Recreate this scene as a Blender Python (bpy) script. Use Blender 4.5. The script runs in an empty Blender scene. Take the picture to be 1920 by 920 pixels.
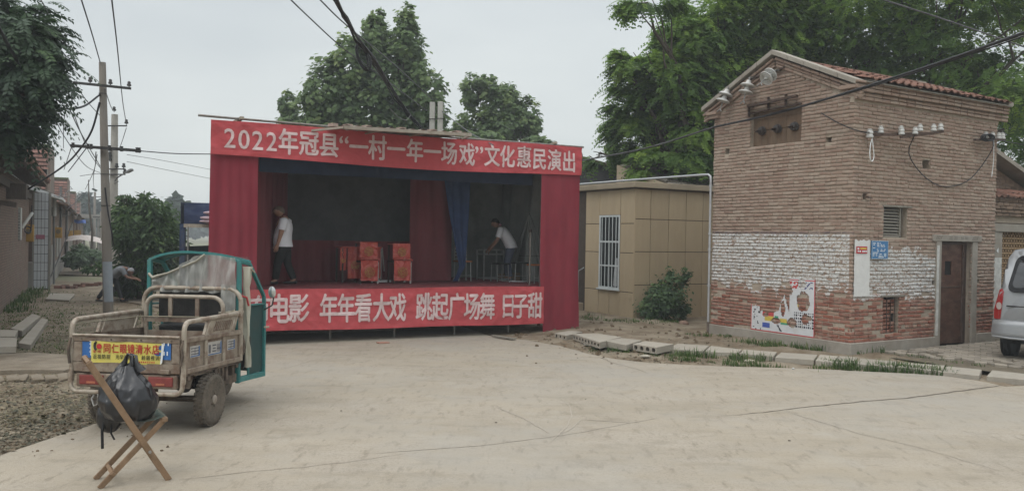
import bpy, bmesh, math, random
import numpy as np
from mathutils import Vector, Matrix, noise
random.seed(7)
RNG = np.random.default_rng(11)
SC = bpy.context.scene
COL = SC.collection
R = math.radians

# ------------------------------------------------------------------ camera
FPX, EYE = 1530.0, 2.1
_p, _r = R(.524), R(.975)
FW = Vector((0, math.cos(_p), -math.sin(_p)))
_u0, _r0 = Vector((0, math.sin(_p), math.cos(_p))), Vector((1, 0, 0))
UP = _u0 * math.cos(_r) - _r0 * math.sin(_r)
RT = _r0 * math.cos(_r) + _u0 * math.sin(_r)
CAMP = Vector((0, 0, EYE))
cam = bpy.data.cameras.new('camera')
cam.sensor_width = 36.0
cam.lens = FPX / 1920 * 36
cam.clip_start, cam.clip_end = .05, 3000
camo = bpy.data.objects.new('camera', cam)
COL.objects.link(camo)
M = Matrix((RT, UP, -FW)).transposed().to_4x4()
M.translation = CAMP
camo.matrix_world = M
SC.camera = camo

# ------------------------------------------------------------------ overcast sky
SUN_EL, SUN_AZ = R(52), R(-60)
w = bpy.data.worlds.new('World')
SC.world = w
w.use_nodes = True
nt = w.node_tree
nt.nodes.clear()
def wn(t, **k):
    n = nt.nodes.new(t)
    for a, b in k.items(): setattr(n, a, b)
    return n
out = wn('ShaderNodeOutputWorld'); bg = wn('ShaderNodeBackground')
bg.inputs['Strength'].default_value = .1
sky = wn('ShaderNodeTexSky', sky_type='NISHITA', sun_disc=False)
sky.sun_elevation = SUN_EL; sky.sun_rotation = SUN_AZ
sky.dust_density = 4; sky.air_density = 1.0
hs = wn('ShaderNodeHueSaturation'); hs.inputs['Saturation'].default_value = .25
tc = wn('ShaderNodeTexCoord'); sx = wn('ShaderNodeSeparateXYZ')
rp = wn('ShaderNodeValToRGB')
e = rp.color_ramp.elements
e[0].position = 0; e[0].color = (.57, .595, .575, 1)
e[1].position = 1; e[1].color = (1.5, 1.54, 1.58, 1)
x = e.new(.10); x.color = (.515, .55, .55, 1)
x = e.new(.30); x.color = (.485, .525, .545, 1)
x = e.new(.60); x.color = (1.0, 1.05, 1.08, 1)
mul = wn('ShaderNodeMix', data_type='RGBA', blend_type='MULTIPLY'); mul.inputs[0].default_value = 1
nz = wn('ShaderNodeTexNoise'); nz.inputs['Scale'].default_value = 2.2; nz.inputs['Detail'].default_value = 4
mp = wn('ShaderNodeMapping'); mp.inputs['Scale'].default_value = (1, 1, 3.5)
cr = wn('ShaderNodeValToRGB')
cr.color_ramp.elements[0].position = .3; cr.color_ramp.elements[0].color = (8.75, 8.85, 9.0, 1)
cr.color_ramp.elements[1].position = .7; cr.color_ramp.elements[1].color = (10.8, 10.7, 10.55, 1)
mx = wn('ShaderNodeMix', data_type='RGBA'); mx.inputs[0].default_value = .1
L = nt.links.new
L(tc.outputs['Generated'], sx.inputs[0]); L(sx.outputs['Z'], rp.inputs[0])
L(tc.outputs['Generated'], mp.inputs[0]); L(mp.outputs[0], nz.inputs['Vector']); L(nz.outputs[0], cr.inputs[0])
L(rp.outputs[0], mul.inputs[6]); L(cr.outputs[0], mul.inputs[7])
L(sky.outputs[0], hs.inputs['Color'])
L(mul.outputs[2], mx.inputs[6]); L(hs.outputs[0], mx.inputs[7])
L(mx.outputs[2], bg.inputs[0]); L(bg.outputs[0], out.inputs[0])
sl = bpy.data.lights.new('sun', 'SUN'); sl.energy = .55; sl.angle = R(30); sl.color = (1, .97, .92)
so = bpy.data.objects.new('sun', sl); COL.objects.link(so)
_d = Vector((math.sin(SUN_AZ) * math.cos(SUN_EL), math.cos(SUN_AZ) * math.cos(SUN_EL), math.sin(SUN_EL)))
_d = Vector((-.35, -.45, .82)).normalized()
so.rotation_euler = (-_d).to_track_quat('-Z', 'Y').to_euler()
sky.sun_elevation = math.asin(_d.z); sky.sun_rotation = math.atan2(_d.x, _d.y)
SC.view_settings.view_transform = 'Standard'
SC.view_settings.look = 'None'
SC.view_settings.exposure = .55
SC.view_settings.gamma = 1.0
SC.cycles.max_bounces = 6
SC.cycles.diffuse_bounces = 3
SC.cycles.transparent_max_bounces = 12
SC.cycles.caustics_reflective = False
SC.cycles.caustics_refractive = False

# ------------------------------------------------------------------ placing helpers (real positions from the survey of the photo)
def ray(u, v): return RT * ((u - 960) / FPX) + UP * ((460 - v) / FPX) + FW
def G(u, v, z=0.0):
    d = ray(u, v); return CAMP + d * ((z - EYE) / d.z)
def D(u, v, y):
    d = ray(u, v); return CAMP + d * (y / d.y)
def hit(u, v, P, n):
    d = ray(u, v); return CAMP + d * ((Vector(P) - CAMP).dot(n) / d.dot(n))

# ------------------------------------------------------------------ mesh builder
class MB:
    def __init__(s): s.v = []; s.f = []; s.m = []; s.mi = 0; s.xf = None
    def add(s, vs, fs):
        o = len(s.v)
        if s.xf: s.v += [tuple(s.xf(Vector(p))) for p in vs]
        else: s.v += [tuple(p) for p in vs]
        s.f += [tuple(i + o for i in f) for f in fs]; s.m += [s.mi] * len(fs)
        return s
    def box(s, c, size, rot=None):
        x, y, z = size[0] / 2, size[1] / 2, size[2] / 2
        vs = [Vector((a * x, b * y, d * z)) for a, b, d in ((-1,-1,-1),(1,-1,-1),(1,1,-1),(-1,1,-1),(-1,-1,1),(1,-1,1),(1,1,1),(-1,1,1))]
        if rot is not None:
            m = rot if isinstance(rot, Matrix) else Matrix.Rotation(rot, 3, 'Z')
            vs = [m @ p for p in vs]
        c = Vector(c)
        return s.add([p + c for p in vs], [(3,2,1,0),(4,5,6,7),(0,1,5,4),(1,2,6,5),(2,3,7,6),(3,0,4,7)])
    def bx(s, x0, x1, y0, y1, z0, z1):
        return s.box(((x0+x1)/2, (y0+y1)/2, (z0+z1)/2), (abs(x1-x0), abs(y1-y0), abs(z1-z0)))
    def bar(s, a, b, w_, h=None, up=(0,0,1)):
        a, b = Vector(a), Vector(b); h = h or w_
        d = b - a; l = d.length
        if l < 1e-6: return s
        y = d / l; up = Vector(up)
        if abs(y.dot(up)) > .98: up = Vector((1, 0, 0))
        x = y.cross(up).normalized(); z = x.cross(y)
        return s.box((a + b) / 2, (w_, l, h), Matrix((x, y, z)).transposed())
    def tube(s, pts, r, n=8, cap=True, closed=False):
        pts = [Vector(p) for p in pts]; k = len(pts)
        rs = r if isinstance(r, (list, tuple)) else [r] * k
        t0 = (pts[1] - pts[0]).normalized()
        nrm = t0.orthogonal().normalized()
        vs = []
        for i, p in enumerate(pts):
            if closed: t = (pts[(i+1) % k] - pts[i-1])
            else: t = pts[min(i+1, k-1)] - pts[max(i-1, 0)]
            t = t.normalized() if t.length > 1e-9 else t0
            nrm = (nrm - t * nrm.dot(t))
            nrm = nrm.normalized() if nrm.length > 1e-6 else t.orthogonal().normalized()
            bn = t.cross(nrm)
            for j in range(n):
                a = 2 * math.pi * j / n
                vs.append(p + (nrm * math.cos(a) + bn * math.sin(a)) * rs[i])
        fs = []
        for i in range(k if closed else k - 1):
            for j in range(n):
                a, b = i * n + j, i * n + (j + 1) % n
                c, d = ((i+1) % k) * n + (j + 1) % n, ((i+1) % k) * n + j
                fs.append((a, b, c, d))
        if cap and not closed:
            fs.append(tuple(reversed(range(n)))); fs.append(tuple(range((k-1)*n, k*n)))
        return s.add(vs, fs)
    def lathe(s, prof, n=16, mtx=None, cap=True):
        vs = []
        for r_, z in prof:
            for j in range(n):
                a = 2 * math.pi * j / n
                p = Vector((r_ * math.cos(a), r_ * math.sin(a), z))
                vs.append(mtx @ p if mtx else p)
        fs = []
        for i in range(len(prof) - 1):
            for j in range(n):
                fs.append((i*n+j, i*n+(j+1) % n, (i+1)*n+(j+1) % n, (i+1)*n+j))
        if cap:
            fs.append(tuple(reversed(range(n)))); fs.append(tuple(range((len(prof)-1)*n, len(prof)*n)))
        return s.add(vs, fs)
    def prism(s, poly, z0, z1):
        n = len(poly)
        zz0 = z0 if isinstance(z0, (list, tuple)) else [z0] * n
        zz1 = z1 if isinstance(z1, (list, tuple)) else [z1] * n
        vs = [(p[0], p[1], zz0[i]) for i, p in enumerate(poly)] + [(p[0], p[1], zz1[i]) for i, p in enumerate(poly)]
        fs = [tuple(reversed(range(n))), tuple(range(n, 2*n))] + [(i, (i+1) % n, n + (i+1) % n, n + i) for i in range(n)]
        return s.add(vs, fs)
    def grid(s, nx, ny, fn):
        vs = [fn(i / nx, j / ny) for j in range(ny + 1) for i in range(nx + 1)]
        fs = [(j*(nx+1)+i, j*(nx+1)+i+1, (j+1)*(nx+1)+i+1, (j+1)*(nx+1)+i) for j in range(ny) for i in range(nx)]
        return s.add(vs, fs)
    def mesh(s, name, mats, smooth=None, bevel=0, rnd=False, seg=1):
        me = bpy.data.meshes.new(name)
        me.from_pydata(s.v, [], s.f)
        if not isinstance(mats, (list, tuple)): mats = [mats]
        for m in mats: me.materials.append(m)
        if len(mats) > 1: me.polygons.foreach_set('material_index', s.m)
        if bevel:
            bm = bmesh.new(); bm.from_mesh(me)
            bmesh.ops.remove_doubles(bm, verts=bm.verts, dist=1e-5)
            es = [e for e in bm.edges if len(e.link_faces) == 2 and e.calc_face_angle(0) > .5]
            bmesh.ops.bevel(bm, geom=es, offset=bevel, segments=seg, affect='EDGES', profile=.6, clamp_overlap=True)
            bm.to_mesh(me); bm.free()
        if smooth:
            me.polygons.foreach_set('use_smooth', [True] * len(me.polygons))
            me.set_sharp_from_angle(angle=R(smooth))
        me.update()
        return me
    def build(s, name, mats, parent=None, smooth=None, bevel=0, loc=None, seg=1):
        return link(name, s.mesh(name, mats, smooth, bevel, seg=seg), parent, loc)

def link(name, me, parent=None, loc=None, rz=0):
    o = bpy.data.objects.new(name, me); COL.objects.link(o)
    if parent: o.parent = parent
    if loc is not None: o.location = loc
    if rz: o.rotation_euler = (0, 0, rz)
    return o
def thing(name, label, cat, loc=(0,0,0), rz=0, group=None):
    return tag(link(name, None, None, loc, rz), label, cat, group)
def tag(o, label=None, cat=None, group=None, kind=None):
    if label: o['label'] = label
    if cat: o['category'] = cat
    if group: o['group'] = group
    if kind: o['kind'] = kind
    return o
def kids(o): return KIDS.get(o.name, [])
def copy_tree(o, loc=None, rz=None, label=None, parent=None):
    ch = [c for c in bpy.data.objects if c.parent == o]
    c = o.copy(); COL.objects.link(c)
    if parent: c.parent = parent
    if loc is not None: c.location = loc
    if rz is not None: c.rotation_euler = (0, 0, rz)
    if label: c['label'] = label
    for k in ch: copy_tree(k, parent=c)
    return c
def nmesh(name, V, Fq, mats, attr=None):
    """fast numpy mesh: V (n,3), Fq (m,3|4)"""
    me = bpy.data.meshes.new(name)
    k = Fq.shape[1]; m = len(Fq)
    me.vertices.add(len(V)); me.vertices.foreach_set('co', V.astype(np.float32).ravel())
    me.loops.add(m * k); me.loops.foreach_set('vertex_index', Fq.astype(np.int32).ravel())
    me.polygons.add(m)
    me.polygons.foreach_set('loop_start', np.arange(0, m*k, k, dtype=np.int32))
    me.update(calc_edges=True)
    for x in (mats if isinstance(mats, (list, tuple)) else [mats]): me.materials.append(x)
    if attr is not None:
        for nme, vals in attr.items():
            a = me.attributes.new(nme, 'FLOAT', 'POINT'); a.data.foreach_set('value', vals.astype(np.float32))
    me.validate()
    return me

# ------------------------------------------------------------------ materials
_MC = {}
def mat(name, col, rough=.85, var=.18, scale=6.0, col2=None, s2=1.5, amt2=.5, thr=(.45, .65), bump=0.0, bscale=60.0, metal=0.0, spec=.3,
        alpha=None, trans=0, stretch=None, detail=5, obj=None, perobj=0.0, sheen=0, coat=0):
    if name in _MC: return _MC[name]
    m = bpy.data.materials.new(name); _MC[name] = m
    m.use_nodes = True; t = m.node_tree; b = t.nodes['Principled BSDF']
    N = t.nodes.new; K = t.links.new
    b.inputs['Roughness'].default_value = rough; b.inputs['Metallic'].default_value = metal
    b.inputs['Specular IOR Level'].default_value = spec
    if coat: b.inputs['Coat Weight'].default_value = coat; b.inputs['Coat Roughness'].default_value = .15
    if alpha is not None: b.inputs['Alpha'].default_value = alpha
    if trans: b.inputs['Transmission Weight'].default_value = trans
    tc = N('ShaderNodeTexCoord'); src = tc.outputs['Object']
    if obj: tc.object = obj
    if stretch:
        mp = N('ShaderNodeMapping'); mp.inputs['Scale'].default_value = stretch; K(src, mp.inputs[0]); src = mp.outputs[0]
    nz = N('ShaderNodeTexNoise'); nz.inputs['Scale'].default_value = scale; nz.inputs['Detail'].default_value = detail
    nz.inputs['Roughness'].default_value = .65
    K(src, nz.inputs['Vector'])
    rp = N('ShaderNodeValToRGB'); K(nz.outputs[0], rp.inputs[0])
    c = Vector(col[:3])
    rp.color_ramp.elements[0].position = .3; rp.color_ramp.elements[0].color = (*(c * (1 - var)), 1)
    rp.color_ramp.elements[1].position = .7; rp.color_ramp.elements[1].color = (*(c * (1 + var)), 1)
    cur = rp.outputs[0]
    if col2 is not None:
        n2 = N('ShaderNodeTexNoise'); n2.inputs['Scale'].default_value = s2; n2.inputs['Detail'].default_value = 7; n2.inputs['Roughness'].default_value = .7
        K(src, n2.inputs['Vector'])
        mr = N('ShaderNodeMapRange'); mr.inputs[1].default_value = thr[0]; mr.inputs[2].default_value = thr[1]; mr.inputs[4].default_value = amt2
        K(n2.outputs[0], mr.inputs[0])
        mx = N('ShaderNodeMix'); mx.data_type = 'RGBA'; K(mr.outputs[0], mx.inputs[0]); K(cur, mx.inputs[6]); mx.inputs[7].default_value = (*col2, 1)
        cur = mx.outputs[2]
    if perobj:
        oi = N('ShaderNodeObjectInfo'); h = N('ShaderNodeHueSaturation'); mr = N('ShaderNodeMapRange')
        mr.inputs[3].default_value = 1 - perobj; mr.inputs[4].default_value = 1 + perobj
        K(oi.outputs['Random'], mr.inputs[0]); K(mr.outputs[0], h.inputs['Value']); K(cur, h.inputs['Color']); cur = h.outputs[0]
    K(cur, b.inputs['Base Color'])
    if bump:
        n3 = N('ShaderNodeTexNoise'); n3.inputs['Scale'].default_value = bscale; n3.inputs['Detail'].default_value = 6
        K(src, n3.inputs['Vector'])
        bp = N('ShaderNodeBump'); bp.inputs['Strength'].default_value = bump; bp.inputs['Distance'].default_value = .02
        K(n3.outputs[0], bp.inputs['Height']); K(bp.outputs[0], b.inputs['Normal'])
    return m

def foliage(name, ramp, trans=.35, rough=.55):
    m = bpy.data.materials.new(name); m.use_nodes = True; t = m.node_tree; b = t.nodes['Principled BSDF']
    N = t.nodes.new; K = t.links.new
    at = N('ShaderNodeAttribute'); at.attribute_name = 'tone'
    rp = N('ShaderNodeValToRGB'); K(at.outputs['Fac'], rp.inputs[0])
    els = rp.color_ramp.elements
    els[0].position = ramp[0][0]; els[0].color = (*ramp[0][1], 1)
    els[1].position = ramp[-1][0]; els[1].color = (*ramp[-1][1], 1)
    for p_, c in ramp[1:-1]:
        q = els.new(p_); q.color = (*c, 1)
    K(rp.outputs[0], b.inputs['Base Color'])
    b.inputs['Roughness'].default_value = rough; b.inputs['Specular IOR Level'].default_value = .25
    tl = N('ShaderNodeBsdfTranslucent'); K(rp.outputs[0], tl.inputs[0])
    mx = N('ShaderNodeMixShader'); mx.inputs[0].default_value = trans
    o = t.nodes['Material Output']
    K(b.outputs[0], mx.inputs[1]); K(tl.outputs[0], mx.inputs[2]); K(mx.outputs[0], o.inputs[0])
    return m

# lettering: one mesh builder per text, each glyph placed by its own centre
_GC = {}
def glyph(ch, bold):
    k = (ch, bold)
    if k in _GC: return _GC[k]
    c = bpy.data.curves.new('glyph', 'FONT'); c.body = ch; c.size = 1; c.resolution_u = 3; c.offset = bold
    c.align_x = 'CENTER'
    o = bpy.data.objects.new('glyph', c); COL.objects.link(o)
    dg = bpy.context.evaluated_depsgraph_get()
    me = bpy.data.meshes.new_from_object(o.evaluated_get(dg))
    vs = [v.co.copy() for v in me.vertices]; fs = [tuple(p.vertices) for p in me.polygons]
    bpy.data.objects.remove(o); bpy.data.meshes.remove(me); bpy.data.curves.remove(c)
    _GC[k] = (vs, fs); return _GC[k]
def lettering(mb, ch, fn, h, wd=None, bold=.02, base=.36):
    """fn maps (x, y, lift) in metres from the glyph centre onto the surface; h = em height; strokes are thickened by shifted layers"""
    vs, fs = glyph(ch, 0); wd = wd or h
    for k, (a, b) in enumerate(((0, 0), (bold, 0), (-bold, 0), (0, bold * .7), (0, -bold * .7)) if bold else ((0, 0),)):
        mb.add([fn((p.x + a) * wd, (p.y - base + b) * h, k * .0007) for p in vs], fs)
# ================================================================== SETTING: ground, road, paving
BA = R(30.4)                                   # heading of the brick building's right-hand face
DR = Vector((math.cos(BA), math.sin(BA), 0)); DL = Vector((-math.sin(BA), math.cos(BA), 0))
KC = Vector((6.25, 15.0, 0.1))                 # its near corner
ROAD_E = [(-9.0, 3.0), (-4.75, 7.5)] + [G(u, v)[:2] for u, v in ((190,790),(300,722),(440,662))] + [(-4.8, 15.2), (-6.1, 18.0)]
ROAD_R = [G(u, v)[:2] for u, v in ((920,630),(985,637),(1050,648),(1100,662),(1150,672),(1220,680),(1350,686),(1500,690),(1570,693),(1640,697),(1710,700),(1780,705),(1850,716),(1885,724),(1920,723))] + [(9.4, 12.3), (16, 10.0), (60, -2), (60, -40), (-40, -40), (-40, -8)]
ROAD = [tuple(p) for p in ROAD_E] + [(-1.2, 19.4)] + [tuple(p) for p in ROAD_R]
def in_poly(x, y, P):
    c = False; j = len(P) - 1
    for i in range(len(P)):
        if (P[i][1] > y) != (P[j][1] > y) and x < (P[j][0]-P[i][0]) * (y-P[i][1]) / (P[j][1]-P[i][1]) + P[i][0]: c = not c
        j = i
    return c
KL = [G(u, v)[:2] for u, v in ((1085,634),(1200,646),(1400,662),(1650,680),(1800,693),(1930,704))]
def kerb_d(x, y):
    """signed metres behind the row of kerb slabs"""
    for i in range(len(KL) - 1):
        if x <= KL[i+1][0] or i == len(KL) - 2:
            (x0, y0), (x1, y1) = KL[i], KL[i+1]
            l = math.hypot(x1-x0, y1-y0)
            return ((x1-x0) * (y-y0) - (y1-y0) * (x-x0)) / l
def sst(a, b, t): t = min(1, max(0, (t-a)/(b-a))); return t*t*(3-2*t)
def gz(x, y):
    z = 0.035 * (noise.noise(Vector((x*.9, y*.9, 3))) + .6 * noise.noise(Vector((x*2.7, y*2.7, 9))))
    z += .012 * noise.noise(Vector((x*9, y*9, 1)))
    if x > -.5 and y > 9: z += .09 * sst(-.1, .5, kerb_d(x, y)) * sst(-.3, 1.5, x)
    if x > .0 and x < 3 and y > 13.5 and y < 19: z += .06 * math.exp(-((x-1.1)**2 + (y-16.6)**2) / .5)
    q = Vector((x - KC.x, y - KC.y, 0)); lx, ly = q.dot(DR), q.dot(DL)
    if lx > .7 and ly > -4.5 and kerb_d(x, y) > -.1: z = z * .15 + .04
    return z

dirt = mat('trodden earth', (.15, .113, .074), .95, .3, 7, (.27, .23, .17), 1.3, .8, (.42, .62), .7, 45, detail=8)
mb = MB()
x0, x1, y0, y1, st = -19, 15, 4.5, 34, .115
nx, ny = int((x1-x0)/st), int((y1-y0)/st)
def gp(i, j):
    x, y = x0 + (x1-x0)*i, y0 + (y1-y0)*j
    z = gz(x, y) * (.15 if (i < .001 or j > .999 or i > .999 or j < .001) else 1)
    if in_poly(x, y, ROAD): z = -.07
    return (x, y, z - .012)
mb.grid(nx, ny, gp)
o = mb.build('ground', dirt, smooth=60); tag(o, kind='structure')
mb = MB()                                      # the land beyond, out to the horizon, in four pieces round the near patch
for a, b, c, d in ((-1500, x0, -100, 1500), (x1, 1500, -100, 1500), (x0, x1, y1, 1500), (x0, x1, -100, y0)):
    mb.add([(a, c, -.015), (b, c, -.015), (b, d, -.015), (a, d, -.015)], [(0, 1, 2, 3)])
field = mat('far land', (.13, .14, .07), .95, .3, .3, (.2, .17, .12), .08, .8, (.4, .6))
o = mb.build('terrain', field); tag(o, kind='structure')

# ---- concrete road
conc = mat('road concrete', (.34, .298, .24), .92, .10, 1.4, (.26, .23, .185), .55, .55, (.44, .72), .35, 120, detail=9)
t = conc.node_tree; N = t.nodes.new; K = t.links.new; b = t.nodes['Principled BSDF']
src = b.inputs['Base Color'].links[0].from_socket
tc_ = N('ShaderNodeTexCoord')
def mixin(src, fac, col):
    mx = N('ShaderNodeMix'); mx.data_type = 'RGBA'; K(fac, mx.inputs[0]); K(src, mx.inputs[6]); mx.inputs[7].default_value = (*col, 1); return mx.outputs[2]
def nmask(scale, lo, hi, amt, det=6, sc=(1,1,1), rot=0):
    mp = N('ShaderNodeMapping'); mp.inputs['Scale'].default_value = sc; mp.inputs['Rotation'].default_value = (0, 0, rot)
    n = N('ShaderNodeTexNoise'); n.inputs['Scale'].default_value = scale; n.inputs['Detail'].default_value = det; n.inputs['Roughness'].default_value = .7
    r = N('ShaderNodeMapRange'); r.inputs[1].default_value = lo; r.inputs[2].default_value = hi; r.inputs[4].default_value = amt
    K(tc_.outputs['Object'], mp.inputs[0]); K(mp.outputs[0], n.inputs['Vector']); K(n.outputs[0], r.inputs[0]); return r.outputs[0]
src = mixin(src, nmask(30, .50, .60, .5), (.20, .17, .13))                    # exposed aggregate
src = mixin(src, nmask(70, .52, .60, .45, 4), (.44, .40, .34))
src = mixin(src, nmask(1.3, .44, .62, .6, 10, (.22, 1, 1), R(-12)), (.27, .23, .17))      # long dusty streaks
src = mixin(src, nmask(.45, .42, .58, .5, 9), (.35, .30, .225))
src = mixin(src, nmask(9, .54, .66, .65, 10, (1, .3, 1), R(-25)), (.19, .16, .12))
src = mixin(src, nmask(3.2, .52, .66, .5, 12, (.5, 1, 1), R(8)), (.215, .185, .14))
src = mixin(src, nmask(.22, .46, .6, .5, 5), (.30, .285, .255))
src = mixin(src, nmask(.8, .56, .68, .45, 9), (.385, .35, .295))
src = mixin(src, nmask(150, .55, .62, .35, 2), (.16, .14, .11))
K(src, b.inputs['Base Color'])
from mathutils.geometry import tessellate_polygon
def smooth_edge(P, amp=.025):
    out_ = []
    for i in range(len(P)):
        a, c = Vector(P[i]).to_2d(), Vector(P[(i+1) % len(P)]).to_2d()
        k = max(1, int((c-a).length / .18)) if (c-a).length < 12 else 1
        for j in range(k):
            p = a.lerp(c, j / k)
            q = noise.noise(Vector((p.x*2.2, p.y*2.2, 0))) + .5 * noise.noise(Vector((p.x*7, p.y*7, 5)))
            if k > 1: p = p + Vector((q, q)) * amp
            out_.append((p.x, p.y))
    return out_
RP = smooth_edge(ROAD)
mb = MB()
tri = tessellate_polygon([[Vector((p[0], p[1], 0)) for p in RP]])
n = len(RP)
mb.add([(p[0], p[1], 0.0) for p in RP], [tuple(f) for f in tri])
mb.add([(p[0], p[1], 0.0) for p in RP] + [(p[0], p[1], -.12) for p in RP], [(i, (i+1) % n, n + (i+1) % n, n + i) for i in range(n)])
me = mb.mesh('road', conc)
bm = bmesh.new(); bm.from_mesh(me); bmesh.ops.recalc_face_normals(bm, faces=bm.faces)
for f in bm.faces:
    if abs(f.normal.z) > .9 and f.normal.z < 0: f.normal_flip()
bm.to_mesh(me); bm.free()
road = link('road', me); tag(road, kind='structure')

# cracks and joints in the concrete: narrow ragged grooves, darker dirt filling them
crackm = mat('crack dirt', (.12, .10, .075), .95, .25, 20)
lightm = mat('dust line', (.34, .30, .245), .95, .1, 20)
def ribbon(name, pts, w0, w1, m_, z=.004, jag=.03, parent=road, step=.07, seed=0):
    P = [Vector((p[0], p[1])) for p in pts]; out_ = []
    for i in range(len(P)-1):
        k = max(1, int((P[i+1]-P[i]).length / step))
        out_ += [P[i].lerp(P[i+1], j/k) for j in range(k)]
    out_.append(P[-1]); mbx = MB(); vs = []
    for i, p in enumerate(out_):
        d = (out_[min(i+1, len(out_)-1)] - out_[max(i-1, 0)]).normalized(); nrm = Vector((-d.y, d.x))
        q = p + nrm * jag * (noise.noise(Vector((i*.31, seed, 0))) + .5 * noise.noise(Vector((i*1.1, seed, 4))))
        f = i / len(out_)
        ww = (w0 + (w1-w0) * f) * (1 + .8 * noise.noise(Vector((i*.7, seed, 9)))) * min(1, 8*f + .15, 8*(1-f) + .15)
        vs += [(*(q + nrm*ww/2), z), (*(q - nrm*ww/2), z)]
    mbx.add(vs, [(2*i, 2*i+1, 2*i+3, 2*i+2) for i in range(len(out_)-1)])
    return mbx.build(name, m_, parent)
g2 = lambda *uv: [G(u, v)[:2] for u, v in uv]
ribbon('crack', g2((1340,781),(1430,773),(1500,764),(1560,758),(1620,752),(1700,746),(1760,738),(1820,730),(1880,722)), .012, .045, crackm, seed=1)
ribbon('crack', g2((1120,668),(1150,680),(1195,692),(1215,700)), .012, .006, crackm, seed=2)
ribbon('crack', g2((1470,770),(1600,810),(1720,838),(1880,884)), .007, .005, crackm, seed=3)
ribbon('crack', g2((520,695),(600,672),(660,668)), .006, .006, crackm, seed=5)
ribbon('crack', g2((330,900),(480,883),(640,868),(760,850)), .007, .004, crackm, seed=6)
ribbon('crack', g2((470,722),(640,724),(705,719)), .005, .005, crackm, seed=7)
ribbon('tyre_mark', g2((1030,830),(1062,800),(1072,780),(1068,760),(1050,745)), .02, .01, lightm, seed=8, jag=.01)
ribbon('tyre_mark', g2((930,762),(985,785),(1030,812)), .02, .015, lightm, seed=9, jag=.01)
ribbon('tyre_mark', g2((690,850),(900,835),(1060,815),(1250,780)), .015, .01, lightm, seed=10, jag=.02)
ribbon('tyre_mark', g2((1060,812),(1090,786),(1180,792)), .015, .015, lightm, seed=12, jag=.02)
for i, (u, v) in enumerate(((690,702),(1098,748),(1480,826),(1802,870),(930,792),(640,770),(960,880))):
    p = G(u, v); mb = MB(); s_ = .009 + .011 * random.random()
    mb.lathe([(0, 0), (s_, .003), (s_*.8, s_*.6), (0, s_*.8)], 7, Matrix.Translation((p.x, p.y, 0)), cap=False)
    mb.build('pebble', crackm if i % 3 else lightm, road)
# brick dust rubble lying flat on the concrete in front of the stage
mb = MB(); p = G(718, 643)
mb.box((p.x, p.y, .012), (.22, .16, .02), .5)
tag(mb.build('brick', mat('red brick piece', (.36, .2, .15), .9, .2, 20), None), 'flat pinkish brick piece lying alone on the road before the stage', 'brick')

# ---- hexagonal paving before the brick building
paver_m = mat('paving', (.29, .255, .21), .92, .16, 5, (.2, .175, .13), 3, .6, (.4, .65), .4, 90, perobj=.22)
pav = thing('pavement', None, None, KC - Vector((0, 0, .1)), BA); tag(pav, kind='structure')
hx = .115
variants = []
for k in range(4):
    mb = MB(); P = [(hx*.94*math.cos(R(60*i+30)), hx*.94*math.sin(R(60*i+30))) for i in range(6)]
    mb.prism(P, -.05, [.0 + .004*random.uniform(-1, 1) for _ in range(6)])
    variants.append(mb.mesh('paver', paver_m, bevel=.006))
cells = []
for j in range(-36, 4):
    for i in range(0, 62):
        lx = i * hx * math.sqrt(3) + (j % 2) * hx * math.sqrt(3) / 2; ly = j * hx * 1.5
        wp = KC + DR * lx + DL * ly
        if ly > -.12 or lx < .75 - ly*.2 or lx > 8: continue
        if kerb_d(wp.x, wp.y) < .28: continue
        q = wp - CAMP; u = 960 + FPX * q.dot(RT) / q.dot(FW)
        if u > 1990: continue
        if lx < 1.6 - ly * .2 and random.random() < .35: continue
        cells.append((q.length, lx, ly))
cells.sort()
for _, lx, ly in cells[:298]:
    o = link('paver', random.choice(variants), pav, (lx, ly, .098 + random.uniform(-.006, .006)), random.choice(range(6)) * R(60))
    o.rotation_euler = (random.uniform(-.02, .02), random.uniform(-.02, .02), o.rotation_euler[2])
mb = MB()
for _, lx, ly in cells[298:]:
    mb.prism([(lx + hx*.94*math.cos(R(60*i+30)), ly + hx*.94*math.sin(R(60*i+30))) for i in range(6)], .05, .098 + random.uniform(-.005, .005))
if mb.v: tag(mb.build('far_paver', paver_m, pav), kind='stuff')
mb = MB(); mb.add([(.6, -4.0, .062), (8.6, -4.6, .062), (8.6, 3, .062), (.3, .2, .062)], [(0, 1, 2, 3)])
o = mb.build('paving_bed', mat('joint soil', (.12, .10, .07), .95, .3, 9), pav)

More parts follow.
